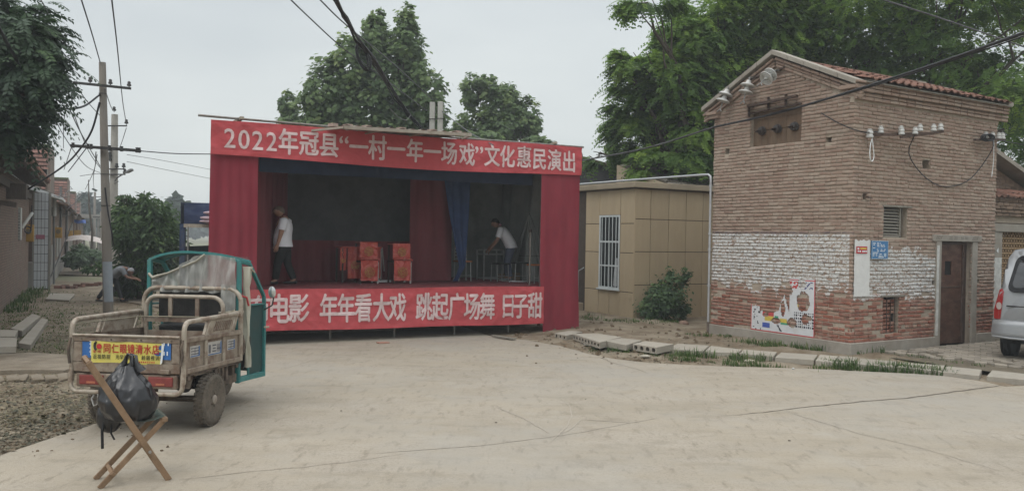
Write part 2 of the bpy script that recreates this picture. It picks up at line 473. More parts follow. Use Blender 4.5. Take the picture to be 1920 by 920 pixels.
# ---- concrete slabs laid as a kerb
slabm = mat('slab concrete', (.33, .30, .25), .93, .14, 5, (.28, .25, .2), 2.5, .6, (.45, .65), .4, 80, perobj=.1)
holem = mat('core hole dark', (.03, .027, .022), 1, .1, 9)
def slab(quad, zt, th, label, holes=None, group=None, edges=None):
    P = [G(u, v, zt) for u, v in quad]
    c = sum(P, Vector()) / 4
    t_ = thing('concrete_slab', label, 'slab', (c.x, c.y, 0), 0, group)
    Q = [(p.x - c.x, p.y - c.y) for p in P]
    if not holes:
        mb = MB(); mb.prism([q for q in Q], zt - th, [zt + random.uniform(-.008, .008) for _ in Q])
        mb.build('slab', slabm, t_, bevel=.008)
        return t_
    # hollow-core slab: end face on edge i, round cores run in from it
    i, k, r_ = holes
    a, b_ = Vector(Q[i]).to_2d(), Vector(Q[(i+1) % 4]).to_2d(); d = b_ - a; l = d.length; d = d / l
    inn = (Vector(Q[(i+2) % 4]).to_2d() - b_); inn = inn.normalized()
    mb = MB(); zb = zt - th
    # end face with round holes: ring of cells, each hole a 12-gon cut in its cell
    wd = l / k
    for h in range(k):
        cx, cz = (h + .5) * wd, (zt + zb) / 2
        n_ = 12; ring = []; outer = []
        for q in range(n_):
            an = 2*math.pi*(q + .5)/n_; ca, sa = math.cos(an), math.sin(an)
            ring.append((cx + r_*ca, cz + r_*sa))
            s_ = min(wd/2/abs(ca) if abs(ca) > 1e-6 else 9, th/2/abs(sa) if abs(sa) > 1e-6 else 9)
            outer.append((cx + s_*ca, cz + s_*sa))
        to = lambda p, dep=0: (a.x + d.x*p[0] + inn.x*dep, a.y + d.y*p[0] + inn.y*dep, p[1])
        V_ = [to(p) for p in ring] + [to(p) for p in outer] + [to(p, .3) for p in ring]
        F_ = [(q, (q+1) % n_, n_+(q+1) % n_, n_+q) for q in range(n_)] + [(q, 2*n_+q, 2*n_+(q+1) % n_, (q+1) % n_) for q in range(n_)]
        mb.mi = 0; mb.add(V_, F_)
        mb.mi = 1; mb.add([to(p, .29) for p in ring], [tuple(range(n_))])
        mb.mi = 0
        for c1, c2 in (((h*wd, zb), (h*wd, zt)),):
            pass
        # corners of the cell left open by the radial fan
        for sx_ in (-1, 1):
            for sz_ in (-1, 1):
                cor = (cx + sx_*wd/2, cz + sz_*th/2)
                near = sorted(range(n_), key=lambda q: (outer[q][0]-cor[0])**2 + (outer[q][1]-cor[1])**2)[:2]
                mb.add([to(cor), to(outer[near[0]]), to(outer[near[1]])], [(0, 1, 2)])
    Pt = [(q[0], q[1], zt) for q in Q]; Pb = [(q[0], q[1], zb) for q in Q]
    mb.add(Pt + Pb, [(0, 1, 2, 3), (7, 6, 5, 4)] + [(j, (j+1) % 4, 4+(j+1) % 4, 4+j) for j in range(4) if j != i])
    mb.build('slab', [slabm, holem], t_)
    return t_
G1 = 'concrete slabs laid in a row along the road'
slab([(1074,625.5),(1124.8,641.5),(1165,631.2),(1120,624.4)], .17, .12, 'hollow concrete slab with nine round core holes nearest the stage', (0, 9, .036), G1)
slab([(1131.7,638),(1174,645.5),(1203.8,637.7),(1163.7,632)], .16, .12, 'raised concrete slab between two slabs with core holes', None, G1)
slab([(1186.7,644.3),(1231,651),(1263.4,644.5),(1210.7,638.6)], .16, .12, 'hollow concrete slab with four round holes facing the road', (0, 4, .045), G1)
slab([(1040,624),(1062,629),(1092,621.5),(1068,619)], .14, .09, 'small hollow slab end half under the red curtain', (0, 3, .03), G1)
for q, lb in (([(1250,653),(1318,657),(1330,647.5),(1270,644)], 'flat kerb slab right after the slab with four holes'),
              ([(1321,657.5),(1384,660.5),(1391,654.5),(1332,648)], 'flat kerb slab below the left end of the torn poster, before the drain pipe'),
              ([(1386,661),(1450,667.5),(1457,659),(1394,655)], 'flat kerb slab below the torn poster'),
              ([(1452.5,668.5),(1526,674.5),(1533,664),(1464,659.5)], 'long flat kerb slab below the right half of the torn poster'),
              ([(1529,675.5),(1562,678),(1572,666.5),(1537,664)], 'short broken kerb slab left of the building corner'),
              ([(1565,678),(1602,680.5),(1607,669.5),(1574,667)], 'short kerb slab below the corner of the brick building'),
              ([(1605,681),(1677,687.5),(1682,676.5),(1612,671)], 'flat kerb slab half hidden by grass, below the low window'),
              ([(1681,687.5),(1766,694.5),(1772,685),(1688,677.5)], 'flat kerb slab half hidden by grass, below the rusty door'),
              ([(1768,695.5),(1836,703),(1841,693),(1774,685.5)], 'flat kerb slab at the edge of the hexagonal paving'),
              ([(1850,704),(1926,712),(1926,700),(1860,693)], 'flat kerb slab in front of the silver van')):
    slab(q, .075, .1, lb, None, G1)
G2 = 'old stone slabs lying by the left wall'
for q, zt, lb in (([(20,615),(42,620),(76,592),(60,588)], .12, 'long worn kerb stone slanting towards the left brick wall'),
              ([(34,642),(58,645),(90,598),(78,596)], .10, 'second slanting kerb stone, nearer the tricycle'),
              ([(-20,632),(-20,650),(30,648),(32,633)], .16, 'cut stone step at the left edge of the photo'),
              ([(-20,618),(-20,630),(28,629),(34,618)], .13, 'broken stone slab behind the stone step'),
              ([(85,560),(130,562),(140,550),(95,549)], .05, 'pale concrete slab before the white tiled gate pier')):
    slab(q, zt, .12, lb, None, G2)
# broken thin strip of concrete edge on the left and narrow paths
pathm = mat('old path concrete', (.22, .185, .14), .94, .2, 4, (.14, .11, .075), 1.5, .85, (.42, .62), .5, 60)
mb = MB(); mb.prism([tuple(G(u, v)[:2]) for u, v in ((-30,700),(-30,668),(60,664),(128,668),(150,690),(120,698),(60,697))], -.05, .035)
tag(mb.build('path', pathm), kind='structure')
mb = MB(); mb.prism([tuple(G(u, v)[:2]) for u, v in ((560,620),(200,560),(330,558),(520,590))], -.05, .02)
mb.prism([tuple(G(u, v)[:2]) for u, v in ((110,516),(330,522),(330,512),(120,503))], -.05, .05)
tag(mb.build('path', pathm), kind='structure')
for i in range(6):
    u0 = -15 + i*24 + random.uniform(-4, 4)
    sb_ = slab([(u0, 716+random.uniform(-3,3) - i), (u0+random.uniform(18,26), 713 - i), (u0+22, 702 - i*.7), (u0+1, 704 - i*.7)], .018 + .02*random.random(), .06, 'thin broken strip of concrete at the edge of the left path, %s from the left' % 'first second third fourth fifth sixth'.split()[i], None, 'broken concrete strips along the left path')
    for c_ in list(bpy.data.objects):
        if c_.parent == sb_: c_.data.materials[0] = pathm; c_.rotation_euler = (random.uniform(-.06, .06), random.uniform(-.06, .06), random.uniform(-.1, .1))
# ================================================================== BRICK BUILDING
Wd, Ln, HE, HA = 3.58, 4.65, 4.93, 5.86          # gable width (local y), length (local x), eave, apex
bb = thing('brick_building', 'tall brick building with tiled gable roof, torn poster and rusty iron door', 'building', KC - Vector((0, 0, .1)), BA)
def brick_mat():
    m = bpy.data.materials.new('old brick'); m.use_nodes = True; t = m.node_tree; b = t.nodes['Principled BSDF']
    N = t.nodes.new; K = t.links.new
    b.inputs['Roughness'].default_value = .93; b.inputs['Specular IOR Level'].default_value = .2
    tc = N('ShaderNodeTexCoord'); tc.object = bb; P = tc.outputs['Object']
    sp = N('ShaderNodeSeparateXYZ'); K(P, sp.inputs[0])
    def math_(op, a, c=None, clamp=False):
        n = N('ShaderNodeMath'); n.operation = op; n.use_clamp = clamp
        for i, q in enumerate((a, c)):
            if q is None: continue
            if isinstance(q, (int, float)): n.inputs[i].default_value = q
            else: K(q, n.inputs[i])
        return n.outputs[0]
    def nz(scale, det=6, sc=(1, 1, 1), rough=.65):
        mp = N('ShaderNodeMapping'); mp.inputs['Scale'].default_value = sc; K(P, mp.inputs[0])
        n = N('ShaderNodeTexNoise'); n.inputs['Scale'].default_value = scale; n.inputs['Detail'].default_value = det; n.inputs['Roughness'].default_value = rough
        K(mp.outputs[0], n.inputs['Vector']); return n.outputs[0]
    def rng(v, a, c, lo=0, hi=1):
        n = N('ShaderNodeMapRange'); n.inputs[1].default_value = a; n.inputs[2].default_value = c; n.inputs[3].default_value = lo; n.inputs[4].default_value = hi
        K(v, n.inputs[0]); return n.outputs[0]
    def mix(f, a, c):
        n = N('ShaderNodeMix'); n.data_type = 'RGBA'
        if isinstance(f, float): n.inputs[0].default_value = f
        else: K(f, n.inputs[0])
        for i, q in ((6, a), (7, c)):
            if isinstance(q, tuple): n.inputs[i].default_value = (*q, 1)
            else: K(q, n.inputs[i])
        return n.outputs[2]
    X, Y, Z = sp.outputs
    at = N('ShaderNodeAttribute'); at.attribute_name = 'rnd'
    oi = N('ShaderNodeObjectInfo')
    rnd = math_('FRACT', math_('ADD', at.outputs['Fac'], oi.outputs['Random']))
    r1 = N('ShaderNodeValToRGB'); K(rnd, r1.inputs[0])
    e = r1.color_ramp.elements
    e[0].position = 0; e[0].color = (.25, .168, .13, 1); e[1].position = 1; e[1].color = (.34, .268, .215, 1)
    for p_, c in ((.25, (.28, .196, .152)), (.55, (.30, .217, .17)), (.8, (.315, .238, .187))):
        q = e.new(p_); q.color = (*c, 1)
    low = rng(math_('ADD', Z, math_('MULTIPLY', nz(1.6), .9)), 1.35, 1.85, 1, 0)      # redder washed brick near the ground
    r2 = N('ShaderNodeValToRGB'); K(rnd, r2.inputs[0]); e = r2.color_ramp.elements
    e[0].position = 0; e[0].color = (.20, .085, .062, 1); e[1].position = 1; e[1].color = (.33, .23, .175, 1)
    q = e.new(.5); q.color = (.28, .11, .075, 1)
    c = mix(low, r1.outputs[0], r2.outputs[0])
    c = mix(rng(nz(5, 8), .45, .7, 0, .55), c, (.365, .305, .245))       # mortar dust over the face
    c = mix(rng(nz(18, 5), .55, .7, 0, .45), c, (.16, .12, .095))
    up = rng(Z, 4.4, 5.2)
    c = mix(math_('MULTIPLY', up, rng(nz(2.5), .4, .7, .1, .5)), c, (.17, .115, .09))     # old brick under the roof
    # whitewash panels with ragged lower edges and flaked spots
    n1, n2 = nz(1.9, 8), nz(8, 6, (1, 1, 1.7))
    left = math_('LESS_THAN', X, .045)
    zl = math_('ADD', Z, math_('MULTIPLY', math_('SUBTRACT', n1, .5), 1.7))
    wl = math_('MULTIPLY', math_('MULTIPLY', math_('GREATER_THAN', zl, 1.18), math_('LESS_THAN', Z, 2.27)), math_('MULTIPLY', left, math_('GREATER_THAN', Y, .05)))
    zr = math_('ADD', Z, math_('MULTIPLY', math_('SUBTRACT', n1, .5), .9))
    top = math_('SUBTRACT', 2.1, math_('MULTIPLY', X, .06))
    wr = math_('MULTIPLY', math_('GREATER_THAN', zr, 1.08), math_('LESS_THAN', math_('ADD', Z, math_('MULTIPLY', math_('SUBTRACT', n1, .5), 1.3)), math_('SUBTRACT', 2.06, math_('MULTIPLY', math_('ABSOLUTE', math_('SUBTRACT', X, 1.5)), .14))))
    wr = math_('MULTIPLY', wr, math_('MULTIPLY', math_('LESS_THAN', X, 2.56), math_('GREATER_THAN', X, .045)))
    flake = math_('MULTIPLY', rng(n2, .54, .60, 1, 0), rng(nz(21, 4, (1, 1, 1.6)), .53, .60, 1, .1))
    whi = math_('MULTIPLY', math_('MAXIMUM', wl, wr), flake)
    mixw = mix(rng(nz(11, 5), .4, .7, 0, .6), (.60, .61, .60), (.43, .42, .39))
    c = mix(math_('MULTIPLY', whi, .93), c, mixw)
    blue = math_('MULTIPLY', math_('MULTIPLY', rng(nz(3.2, 4, (1, 1, 2)), .56, .62, 0, .7), rng(nz(17, 4), .56, .6)), math_('MAXIMUM', wl, wr))
    c = mix(blue, c, (.10, .12, .19))
    band = math_('MULTIPLY', math_('MULTIPLY', math_('GREATER_THAN', Z, 2.265), math_('LESS_THAN', Z, 2.32)), left)
    c = mix(math_('MULTIPLY', band, rng(n2, .35, .6, .7, .2)), c, (.09, .085, .12))
    K(c, b.inputs['Base Color'])
    bp = N('ShaderNodeBump'); bp.inputs['Strength'].default_value = .7; bp.inputs['Distance'].default_value = .012
    K(nz(38, 7), bp.inputs['Height']); K(bp.outputs[0], b.inputs['Normal'])
    return m
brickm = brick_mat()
mortar = mat('lime mortar', (.37, .31, .245), .96, .25, 12, (.27, .22, .17), 3, .6, bump=.6, bscale=50)
cement = mat('cement render', (.30, .275, .235), .93, .12, 4, (.22, .19, .155), 1.5, .6, bump=.35, bscale=60)
darkm = mat('dark void', (.015, .014, .013), 1, .1, 5)
rustm = mat('rusted iron', (.085, .055, .042), .7, .35, 9, (.05, .04, .035), 3, .7, bump=.25, bscale=60, metal=.2)

# openings: (a0, a1, z0, z1, depth)
HL = [(1.2, 2.53, 4.09, 4.80, .14), (3.12, 3.24, 4.0, 4.12, .2), (.49, .62, 4.01, 4.11, .2)]
HR = [(.9, 1.62, 2.235, 2.81, .12), (2.72, 3.80, .05, 2.18, .14), (.93, 1.42, .40, 1.10, .12), (2.07, 2.33, 3.60, 3.78, .2), (.27, .36, 2.93, 3.02, .2), (2.46, 2.58, 1.32, 1.40, .15), (4.0, 4.12, 1.32, 1.40, .15)]
def wall_mesh(axis, length, holes, topfn, zbase=.0, inset=.003):
    """mortar backing with openings; axis 'x' = face y=0, axis 'y' = face x=0"""
    mb = MB()
    cut = sorted({0, length, *[h[0] for h in holes], *[h[1] for h in holes], *([1.85] if axis == 'y' else [])})
    zc = sorted({zbase, 4.93, *[h[2] for h in holes], *[h[3] for h in holes]})
    P = (lambda a, d, z: (a, inset + d, z)) if axis == 'x' else (lambda a, d, z: (inset + d, a, z))
    for i in range(len(cut)-1):
        for j in range(len(zc)-1):
            a, b_, c, d = cut[i], cut[i+1], zc[j], zc[j+1]
            if any(h[0]-1e-6 <= a and b_ <= h[1]+1e-6 and h[2]-1e-6 <= c and d <= h[3]+1e-6 for h in holes): continue
            mb.add([P(a,0,c), P(b_,0,c), P(b_,0,d), P(a,0,d)], [(0,1,2,3)])
        if axis == 'y':
            a, b_ = cut[i], cut[i+1]
            mb.add([P(a,0,4.93), P(b_,0,4.93), P(b_,0,topfn(b_)), P(a,0,topfn(a))], [(0,1,2,3)])
    for a, b_, c, d, dep in holes:
        V = [P(a,0,c), P(b_,0,c), P(b_,0,d), P(a,0,d), P(a,dep,c), P(b_,dep,c), P(b_,dep,d), P(a,dep,d)]
        mb.mi = 0; mb.add(V, [(0,1,5,4),(1,2,6,5),(2,3,7,6),(3,0,4,7)])
        mb.mi = 1; mb.add(V, [(4,5,6,7)])
    return mb
def gable_top(y): return HE + (HA-HE) * (1 - abs(y-1.85)/1.95)
wl_ = wall_mesh('y', Wd, HL, gable_top).build('gable_wall', [mortar, darkm], bb)
wr_ = wall_mesh('x', Ln, HR, None).build('side_wall', [mortar, darkm], bb)
mb = MB(); mb.bx(Ln-.02, Ln-.01, .02, Wd, 0, HE); mb.bx(.02, Ln-.02, Wd-.02, Wd-.01, 0, HE)
mb.add([(Ln-.01, .02, HE), (Ln-.01, Wd, HE), (Ln-.01, 1.85, HA)], [(0,1,2)])
mb.build('rear_wall', mortar, bb)

bx_variants = []
for k in range(8):
    mb = MB(); mb.box((0, 0, 0), (.24, .03, .056))
    mb.v = [(a + random.uniform(-.006,.006), b_ + (random.uniform(-.004,.004)), c + random.uniform(-.005,.005)) for a, b_, c in mb.v]
    bx_variants.append(mb.mesh('brick', brickm, bevel=.007))
allb = []                                       # (px size, wall, axis, centre a, z, length, tilt)
def lay(axis, length, holes, zmax, parent):
    row = 0; z = .30
    while z < zmax:
        a = -.005 if row % 2 else -.13
        hdr = (row % 5 == 3)
        while a < length:
            l = (.115 if hdr else .24) + random.uniform(-.006, .006)
            a0, a1 = max(a, 0 if axis == 'y' else -.01), min(a + l, length)
            a += l + .011
            if a1 - a0 < .04: continue
            c = (a0 + a1)/2
            if axis == 'y' and z + .05 > gable_top(c) - .16 and z > 4.8: continue
            if axis == 'x' and z > 4.74: continue
            seg = [(a0, a1)]
            for h in holes:
                if z + .03 > h[2] and z - .03 < h[3]:
                    ns = []
                    for s0, s1 in seg:
                        if h[1] <= s0 or h[0] >= s1: ns.append((s0, s1)); continue
                        if s0 < h[0] - .03: ns.append((s0, h[0]))
                        if s1 > h[1] + .03: ns.append((h[1], s1))
                    seg = ns
            for s0, s1 in seg:
                if s1 - s0 < .03: continue
                ez = .0
                if z < 1.3 and random.random() < .07: ez = -.03       # spalled back
                zw = z + .007*noise.noise(Vector((c*.9, row*.35, 3 if axis == 'x' else 9))) + random.gauss(0, .0022)
                allb.append((axis, (s0+s1)/2, zw, s1-s0, random.uniform(-.02, .02), ez + random.gauss(0, .0045), parent))
        z += .0695; row += 1
lay('y', Wd, HL, 5.8, wl_); lay('x', Ln, HR, 4.7, wr_)
random.shuffle(allb)
def wpos(axis, a, z): return (KC + (DL if axis == 'y' else DR) * a)
cand = [b_ for b_ in allb if b_[3] > .2 and abs(b_[5]) < .02]
cand.sort(key=lambda b_: (wpos(b_[0], b_[1], b_[2]) - CAMP).length + (0 if .35 < b_[2] < 2.6 else 2))
own = {0: [], 1: []}
for b_ in cand:
    k = 0 if b_[0] == 'y' else 1
    if len(own[k]) < 145: own[k].append(b_)
ownset = {id(b_) for k in own.values() for b_ in k}
for b_ in allb:
    if id(b_) in ownset:
        ax, a, z, l, ti, pr, par = b_
        o = link('brick', random.choice(bx_variants), par)
        if ax == 'x': o.location = (a, .004 - pr, z); o.rotation_euler = (0, ti, 0)
        else: o.location = (.004 - pr, a, z); o.rotation_euler = (0, ti, R(-90))
        o.scale = (l / .24, 1, 1)
for ax, par, nm in (('y', wl_, 'brickwork'), ('x', wr_, 'brickwork')):
    V, F, Rn = [], [], []
    for b_ in allb:
        if b_[0] != ax or id(b_) in ownset: continue
        _, a, z, l, ti, pr, _p2 = b_
        o_ = len(V); j = lambda s_: random.uniform(-s_, s_)
        hl, hz = l/2, .028
        # bevelled face: outer rectangle at the mortar plane, inner slightly smaller proud face
        ring0 = [(-hl, .02, -hz), (hl, .02, -hz), (hl, .02, hz), (-hl, .02, hz)]
        ring1 = [(-hl+j(.003), -.006, -hz+j(.004)), (hl+j(.003), -.006, -hz+j(.004)), (hl+j(.003), -.006, hz+j(.004)), (-hl+j(.003), -.006, hz+j(.004))]
        ring2 = [(x_*(1-.007/hl), -.012+j(.003), z_*(1-.2)) for x_, y_, z_ in ring1]
        rr = random.random(); tl = math.tan(ti)
        for p in ring0 + ring1 + ring2:
            zz = z + p[2] + p[0]*tl; d = p[1] - pr
            V.append((a + p[0], d, zz) if ax == 'x' else (d, a - p[0], zz)); Rn.append(rr)
        for r_ in (0, 4):
            for q in range(4): F.append((o_+r_+q, o_+r_+(q+1) % 4, o_+r_+4+(q+1) % 4, o_+r_+4+q))
        F.append((o_+8, o_+9, o_+10, o_+11))
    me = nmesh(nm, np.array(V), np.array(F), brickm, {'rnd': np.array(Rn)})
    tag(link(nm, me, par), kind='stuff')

# plinth, corner, door frame
mb = MB()
mb.prism([(-.06, -.06), (-.06, Wd), (.02, Wd), (.02, .02), (2.55, .02), (2.55, -.05)], -.12, .275)
mb.bx(3.98, Ln, -.05, .02, -.12, .28)
mb.prism([(-.085, -.085), (-.085, Wd), (-.06, Wd), (-.06, -.06), (2.5, -.05), (2.5, -.07)], -.14, .05)
mb.build('plinth', cement, bb, bevel=.01)
mb = MB(); mb.bx(2.55, 2.72, -.035, .05, -.1, 2.18); mb.bx(3.80, 3.98, -.035, .05, -.1, 2.18); mb.bx(2.42, 4.1, -.045, .05, 2.18, 2.315)
fr = mb.build('door_frame', cement, bb, bevel=.008)
mb = MB(); mb.bx(2.56, 2.64, -.037, -.034, .3, 2.1)
for x_ in (2.6, 3.45, 3.55): pass
mb.build('white_strip', mat('old white paint', (.52, .52, .49), .9, .25, 9), bb)
mb = MB()
for i, x_ in enumerate((2.50, 2.55, 2.60, 2.65, 3.75, 3.80, 3.85, 3.90)):      # zigzag marks pressed in the lintel
    mb.bar((x_, -.047, 2.22), (x_+.06, -.047, 2.29), .012, .004, (0, 1, 0))
for x_ in (2.95, 3.12, 3.35, 3.5): mb.bar((x_, -.047, 2.235+.01*(x_ > 3.2)), (x_+.1, -.047, 2.235), .012, .004, (0, 1, 0)); mb.bar((x_, -.047, 2.27), (x_+.1, -.047, 2.27), .012, .004, (0, 1, 0))
mb.build('lintel_carving', mat('stain', (.17, .15, .125), .95, .2, 9), bb)
# iron door: leaf with cross seams, small hatch hole, side stile
doorm = mat('rusty door sheet', (.075, .034, .022), .62, .4, 2.2, (.15, .085, .055), 3.5, .75, (.45, .68), .3, 30, spec=.35, stretch=(1, 1, 2.2))
mb = MB()
for (a, b_, c, d) in ((2.74, 3.0, 1.5, 1.78), (3.22, 3.58, 1.5, 1.78), (2.74, 3.58, 1.78, 2.12), (2.74, 3.58, 1.26, 1.5), (2.74, 3.58, .10, 1.24)):
    mb.bx(a, b_, .07, .085, c, d)
mb.bx(3.0, 3.22, .13, .14, 1.5, 1.78)
dr = mb.build('door', doorm, bb)
mb = MB(); mb.bx(3.0, 3.22, .092, .095, 1.5, 1.78); mb.build('hatch', darkm, dr)
mb = MB(); mb.bx(2.74, 3.58, .06, .072, 1.235, 1.265); mb.bx(3.58, 3.62, .045, .09, .1, 2.12); mb.bx(2.73, 3.7, .05, .09, 2.12, 2.17); mb.bx(2.72, 2.745, .05, .09, .1, 2.12)
mb.bx(3.62, 3.80, .10, .115, .08, 2.18)
mb.build('stile', rustm, dr, bevel=.004)
mb = MB()
for z_ in (.35, 1.0, 1.85): mb.tube([(3.6, .04, z_), (3.6, .04, z_+.1)], .014, 8)
mb.build('hinge', rustm, dr)
# louvred opening, with its lintel board
slatm = mat('weathered wood', (.20, .185, .155), .85, .25, 14, stretch=(1, 1, 8))
mb = MB(); mb.bx(.86, 1.74, -.03, .06, 2.81, 2.845); lv = mb.build('lintel_board', slatm, bb, bevel=.004)
mb = MB(); mb.bx(.9, .93, .02, .08, 2.25, 2.81); mb.bx(1.42, 1.46, .02, .08, 2.25, 2.81); mb.bx(.93, 1.42, .02, .08, 2.235, 2.27)
lf = mb.build('louvre_frame', slatm, bb, bevel=.004)
for i in range(9):
    mb = MB(); z_ = 2.30 + i*.058
    mb.box((1.175, .05, z_), (.48, .055, .012), Matrix.Rotation(R(38), 3, 'X')); mb.build('slat', slatm, lf)
# low window, half bricked in, with iron bars
mb = MB(); mb.bx(.84, 1.56, -.035, .08, 1.10, 1.135); mb.build('lintel_board', slatm, bb, bevel=.004)
low_w = MB(); low_w.bx(1.42, 1.46, .03, .08, .4, 1.1); low_w = low_w.build('low_window', rustm, bb)
mb = MB()
for x_ in (.98, 1.1, 1.22, 1.34): mb.tube([(x_, .035, .42), (x_, .035, 1.09)], .008, 6)
mb.build('bars', rustm, low_w)
for i in range(9):
    o = link('brick', bx_variants[i % 8], low_w, (1.10 + random.uniform(-.01, .02), .075 + random.uniform(-.02, .02), .44 + i*.072)); o.scale = (1.15, 1, 1)
    if i not in (3, 4): o = link('brick', bx_variants[(i+3) % 8], low_w, (1.33, .085, .44 + i*.072)); o.scale = (.55, 1, 1)
# attic opening: boards, insulator bushings, iron rail above
boardm = mat('brown attic board', (.13, .085, .055), .8, .3, 3, (.2, .15, .1), 1.4, .5, stretch=(1, 3, 1))
att = MB(); att.bx(.09, .11, 1.2, 2.53, 4.66, 4.80); att = att.build('attic_window', boardm, bb)
for i, (a, b_) in enumerate(((1.2, 1.66), (1.67, 2.14), (2.15, 2.53))):
    mb = MB(); mb.bx(.10 + .004*i, .12, a, b_, 4.10, 4.42); mb.build('board', boardm, att)
    mb = MB(); mb.bx(.098 + .003*i, .12, a, b_, 4.43, 4.66); mb.build('board', boardm, att)
bush = mat('brown glazed porcelain', (.03, .022, .02), .35, .3, 9, spec=.5)
for y_ in (1.43, 1.86, 2.27):
    mb = MB(); mt = Matrix.Translation((.1, y_, 4.42)) @ Matrix.Rotation(R(-100), 4, 'Y')
    mb.lathe([(.03, 0), (.09, .01), (.095, .03), (.05, .05), (.08, .07), (.08, .09), (.03, .11), (.02, .22)], 14, mt)
    mb.build('bushing', bush, att, smooth=50)
mb = MB(); mb.bar((-.10, 1.25, 4.98), (-.12, 2.5, 4.93), .06, .05); mb.bar((0, 1.3, 4.99), (-.1, 1.3, 4.98), .04); mb.bar((0, 2.45, 4.93), (-.12, 2.45, 4.93), .04)
mb.bar((-.03, 1.2, 4.83), (-.03, 2.55, 4.80), .06, .03)
mb.build('iron_rail', rustm, bb, bevel=.004)
mb = MB()
for y_ in (1.55, 2.0, 2.52):
    for k in range(9): mb.lathe([(.02, 0), (.035, .01), (.02, .025)], 10, Matrix.Translation((-.06, y_, 4.72 + k*.03 + .08*(y_ < 2.2))))
mb.build('coil_insulator', rustm, bb, smooth=50)

# raked coping, stepped brick cornices, roof
mb = MB(); cop = []
for s_ in (-1, 1):
    edge = -.12 if s_ < 0 else 3.85
    zz = lambda y: HA + .13 - abs(y-1.85) * .455
    n_ = 5
    for i in range(n_):
        a, b_ = 1.85 + (edge-1.85)*i/n_, 1.85 + (edge-1.85)*(i+1)/n_
        g = .004 * s_
        mb = MB(); y_a, y_b = a + (g if i else 0), b_ - g
        vs = [(-.16, y_a, zz(y_a)-.10), (.10, y_a, zz(y_a)-.10), (.10, y_a, zz(y_a)), (-.16, y_a, zz(y_a)), (-.16, y_b, zz(y_b)-.10), (.10, y_b, zz(y_b)-.10), (.10, y_b, zz(y_b)), (-.16, y_b, zz(y_b))]
        mb.add(vs, [(0,1,2,3),(7,6,5,4),(0,4,5,1),(1,5,6,2),(2,6,7,3),(3,7,4,0)])
        mb.build('coping', cement, bb, bevel=.008)
def cor_brick(mb, c, l, dy, dz, mtx): mb.box(c, (l, dy, dz), mtx)
# stepped courses under the right-hand eave (each brick seen separately)
eav = MB(); eav.bx(-.02, Ln+.05, .0, .1, 4.70, 5.07); eav = eav.build('cornice', mortar, bb)
for row, (out_, z_, h_) in enumerate(((.05, 4.78, .06), (.05, 4.85, .06), (.11, 4.92, .06), (.11, 4.99, .06), (.15, 5.05, .05))):
    a = -out_
    k = 0
    while a < Ln + .06:
        l = .24 if row != 2 else .24
        o = link('brick', bx_variants[(k+row) % 8], eav, (a + l/2, -out_ + .015 + random.uniform(-.006, .006), z_)); o.scale = (1, 2.2, h_/.056); k += 1
        a += l + .01
# raked courses on the gable
rk = MB(); rk.bx(.02, .03, .1, .2, 4.95, 5.0); rk = rk.build('raked_cornice', mortar, bb)
for out_, dz in ((.09, .165), (.05, .235), (.05, .30)):
    for s_ in (-1, 1):
        y_ = 1.85 + s_*.13; ang = math.atan(.47)
        while abs(y_ - 1.85) < 1.95:
            z_ = HA + .13 - abs(y_-1.85)*.455 - dz
            o = link('brick', random.choice(bx_variants), rk, (-out_ + .03, y_, z_)); o.scale = (1, 2.2, 1)
            o.rotation_euler = (0, s_*ang if False else 0, R(-90)); o.rotation_mode = 'XYZ'
            o.rotation_euler = Matrix.Rotation(-s_*ang, 3, 'X').to_4x4().to_3x3().__matmul__(Matrix.Rotation(R(-90), 3, 'Z')).to_euler()
            y_ += s_*.245*math.cos(ang)
# eave return stones at the two gable feet
for q in ((-.14, .1, -.14, .25, 4.94, 5.01), (-.14, .1, 3.4, 3.72, 4.88, 4.95), (-.10, .1, 3.4, 3.66, 4.80, 4.875)):
    mb = MB(); mb.bx(*q); mb.build('gable_foot', brickm, bb, bevel=.006)
tilem = mat('red clay tile', (.19, .088, .062), .9, .3, 9, (.12, .075, .055), 4, .85, (.4, .62), .4, 40, perobj=.28)
roof = MB()
zr = lambda y: HA - .05 - abs(y-1.85)*.352
for s_ in (-1, 1):
    e_ = -.2 if s_ < 0 else 3.85
    roof.add([(.08, 1.85, zr(1.85)-.02), (Ln+.2, 1.85, zr(1.85)-.02), (Ln+.2, e_, zr(e_)-.02), (.08, e_, zr(e_)-.02), (.08, 1.85, zr(1.85)-.045), (Ln+.2, 1.85, zr(1.85)-.045), (Ln+.2, e_, zr(e_)-.045), (.08, e_, zr(e_)-.045)],
             [(0,1,2,3),(7,6,5,4),(3,2,6,7),(1,5,6,2),(0,3,7,4)])
roof = roof.build('roof', slatm, bb)
tv = []
for k in range(4):                              # interlocking tile: shallow S profile
    mb = MB()
    def tf(i, j, k=k): 
        x_ = (i-.5)*.225; y_ = (j-.5)*.37
        return (x_, y_, .022*math.sin(i*2*math.pi*1.0) + .010*abs(math.sin(i*4*math.pi)) + (1-j)*.03)
    mb.grid(8, 1, tf)
    n0 = len(mb.v); mb.add([(p[0], p[1], p[2]-.02) for p in mb.v[:9]] , [])
    mb.f += [(i, n0+i, n0+i+1, i+1) for i in range(8)]; mb.m += [0]*8
    tv.append(mb.mesh('tile', tilem, smooth=50))
ang = math.atan(.352)
for r_ in range(7):
    for c_ in range(21):
        y_ = -.06 + r_*.29; x_ = .2 + c_*.222
        if random.random() < .03 and r_ > 0: continue
        o = link('tile', tv[(r_+c_) % 4], roof, (x_, y_, zr(y_) + .02 + random.uniform(-.008, .01)))
        o.rotation_euler = (ang + random.uniform(-.04, .05), random.uniform(-.03, .03), random.uniform(-.04, .04))
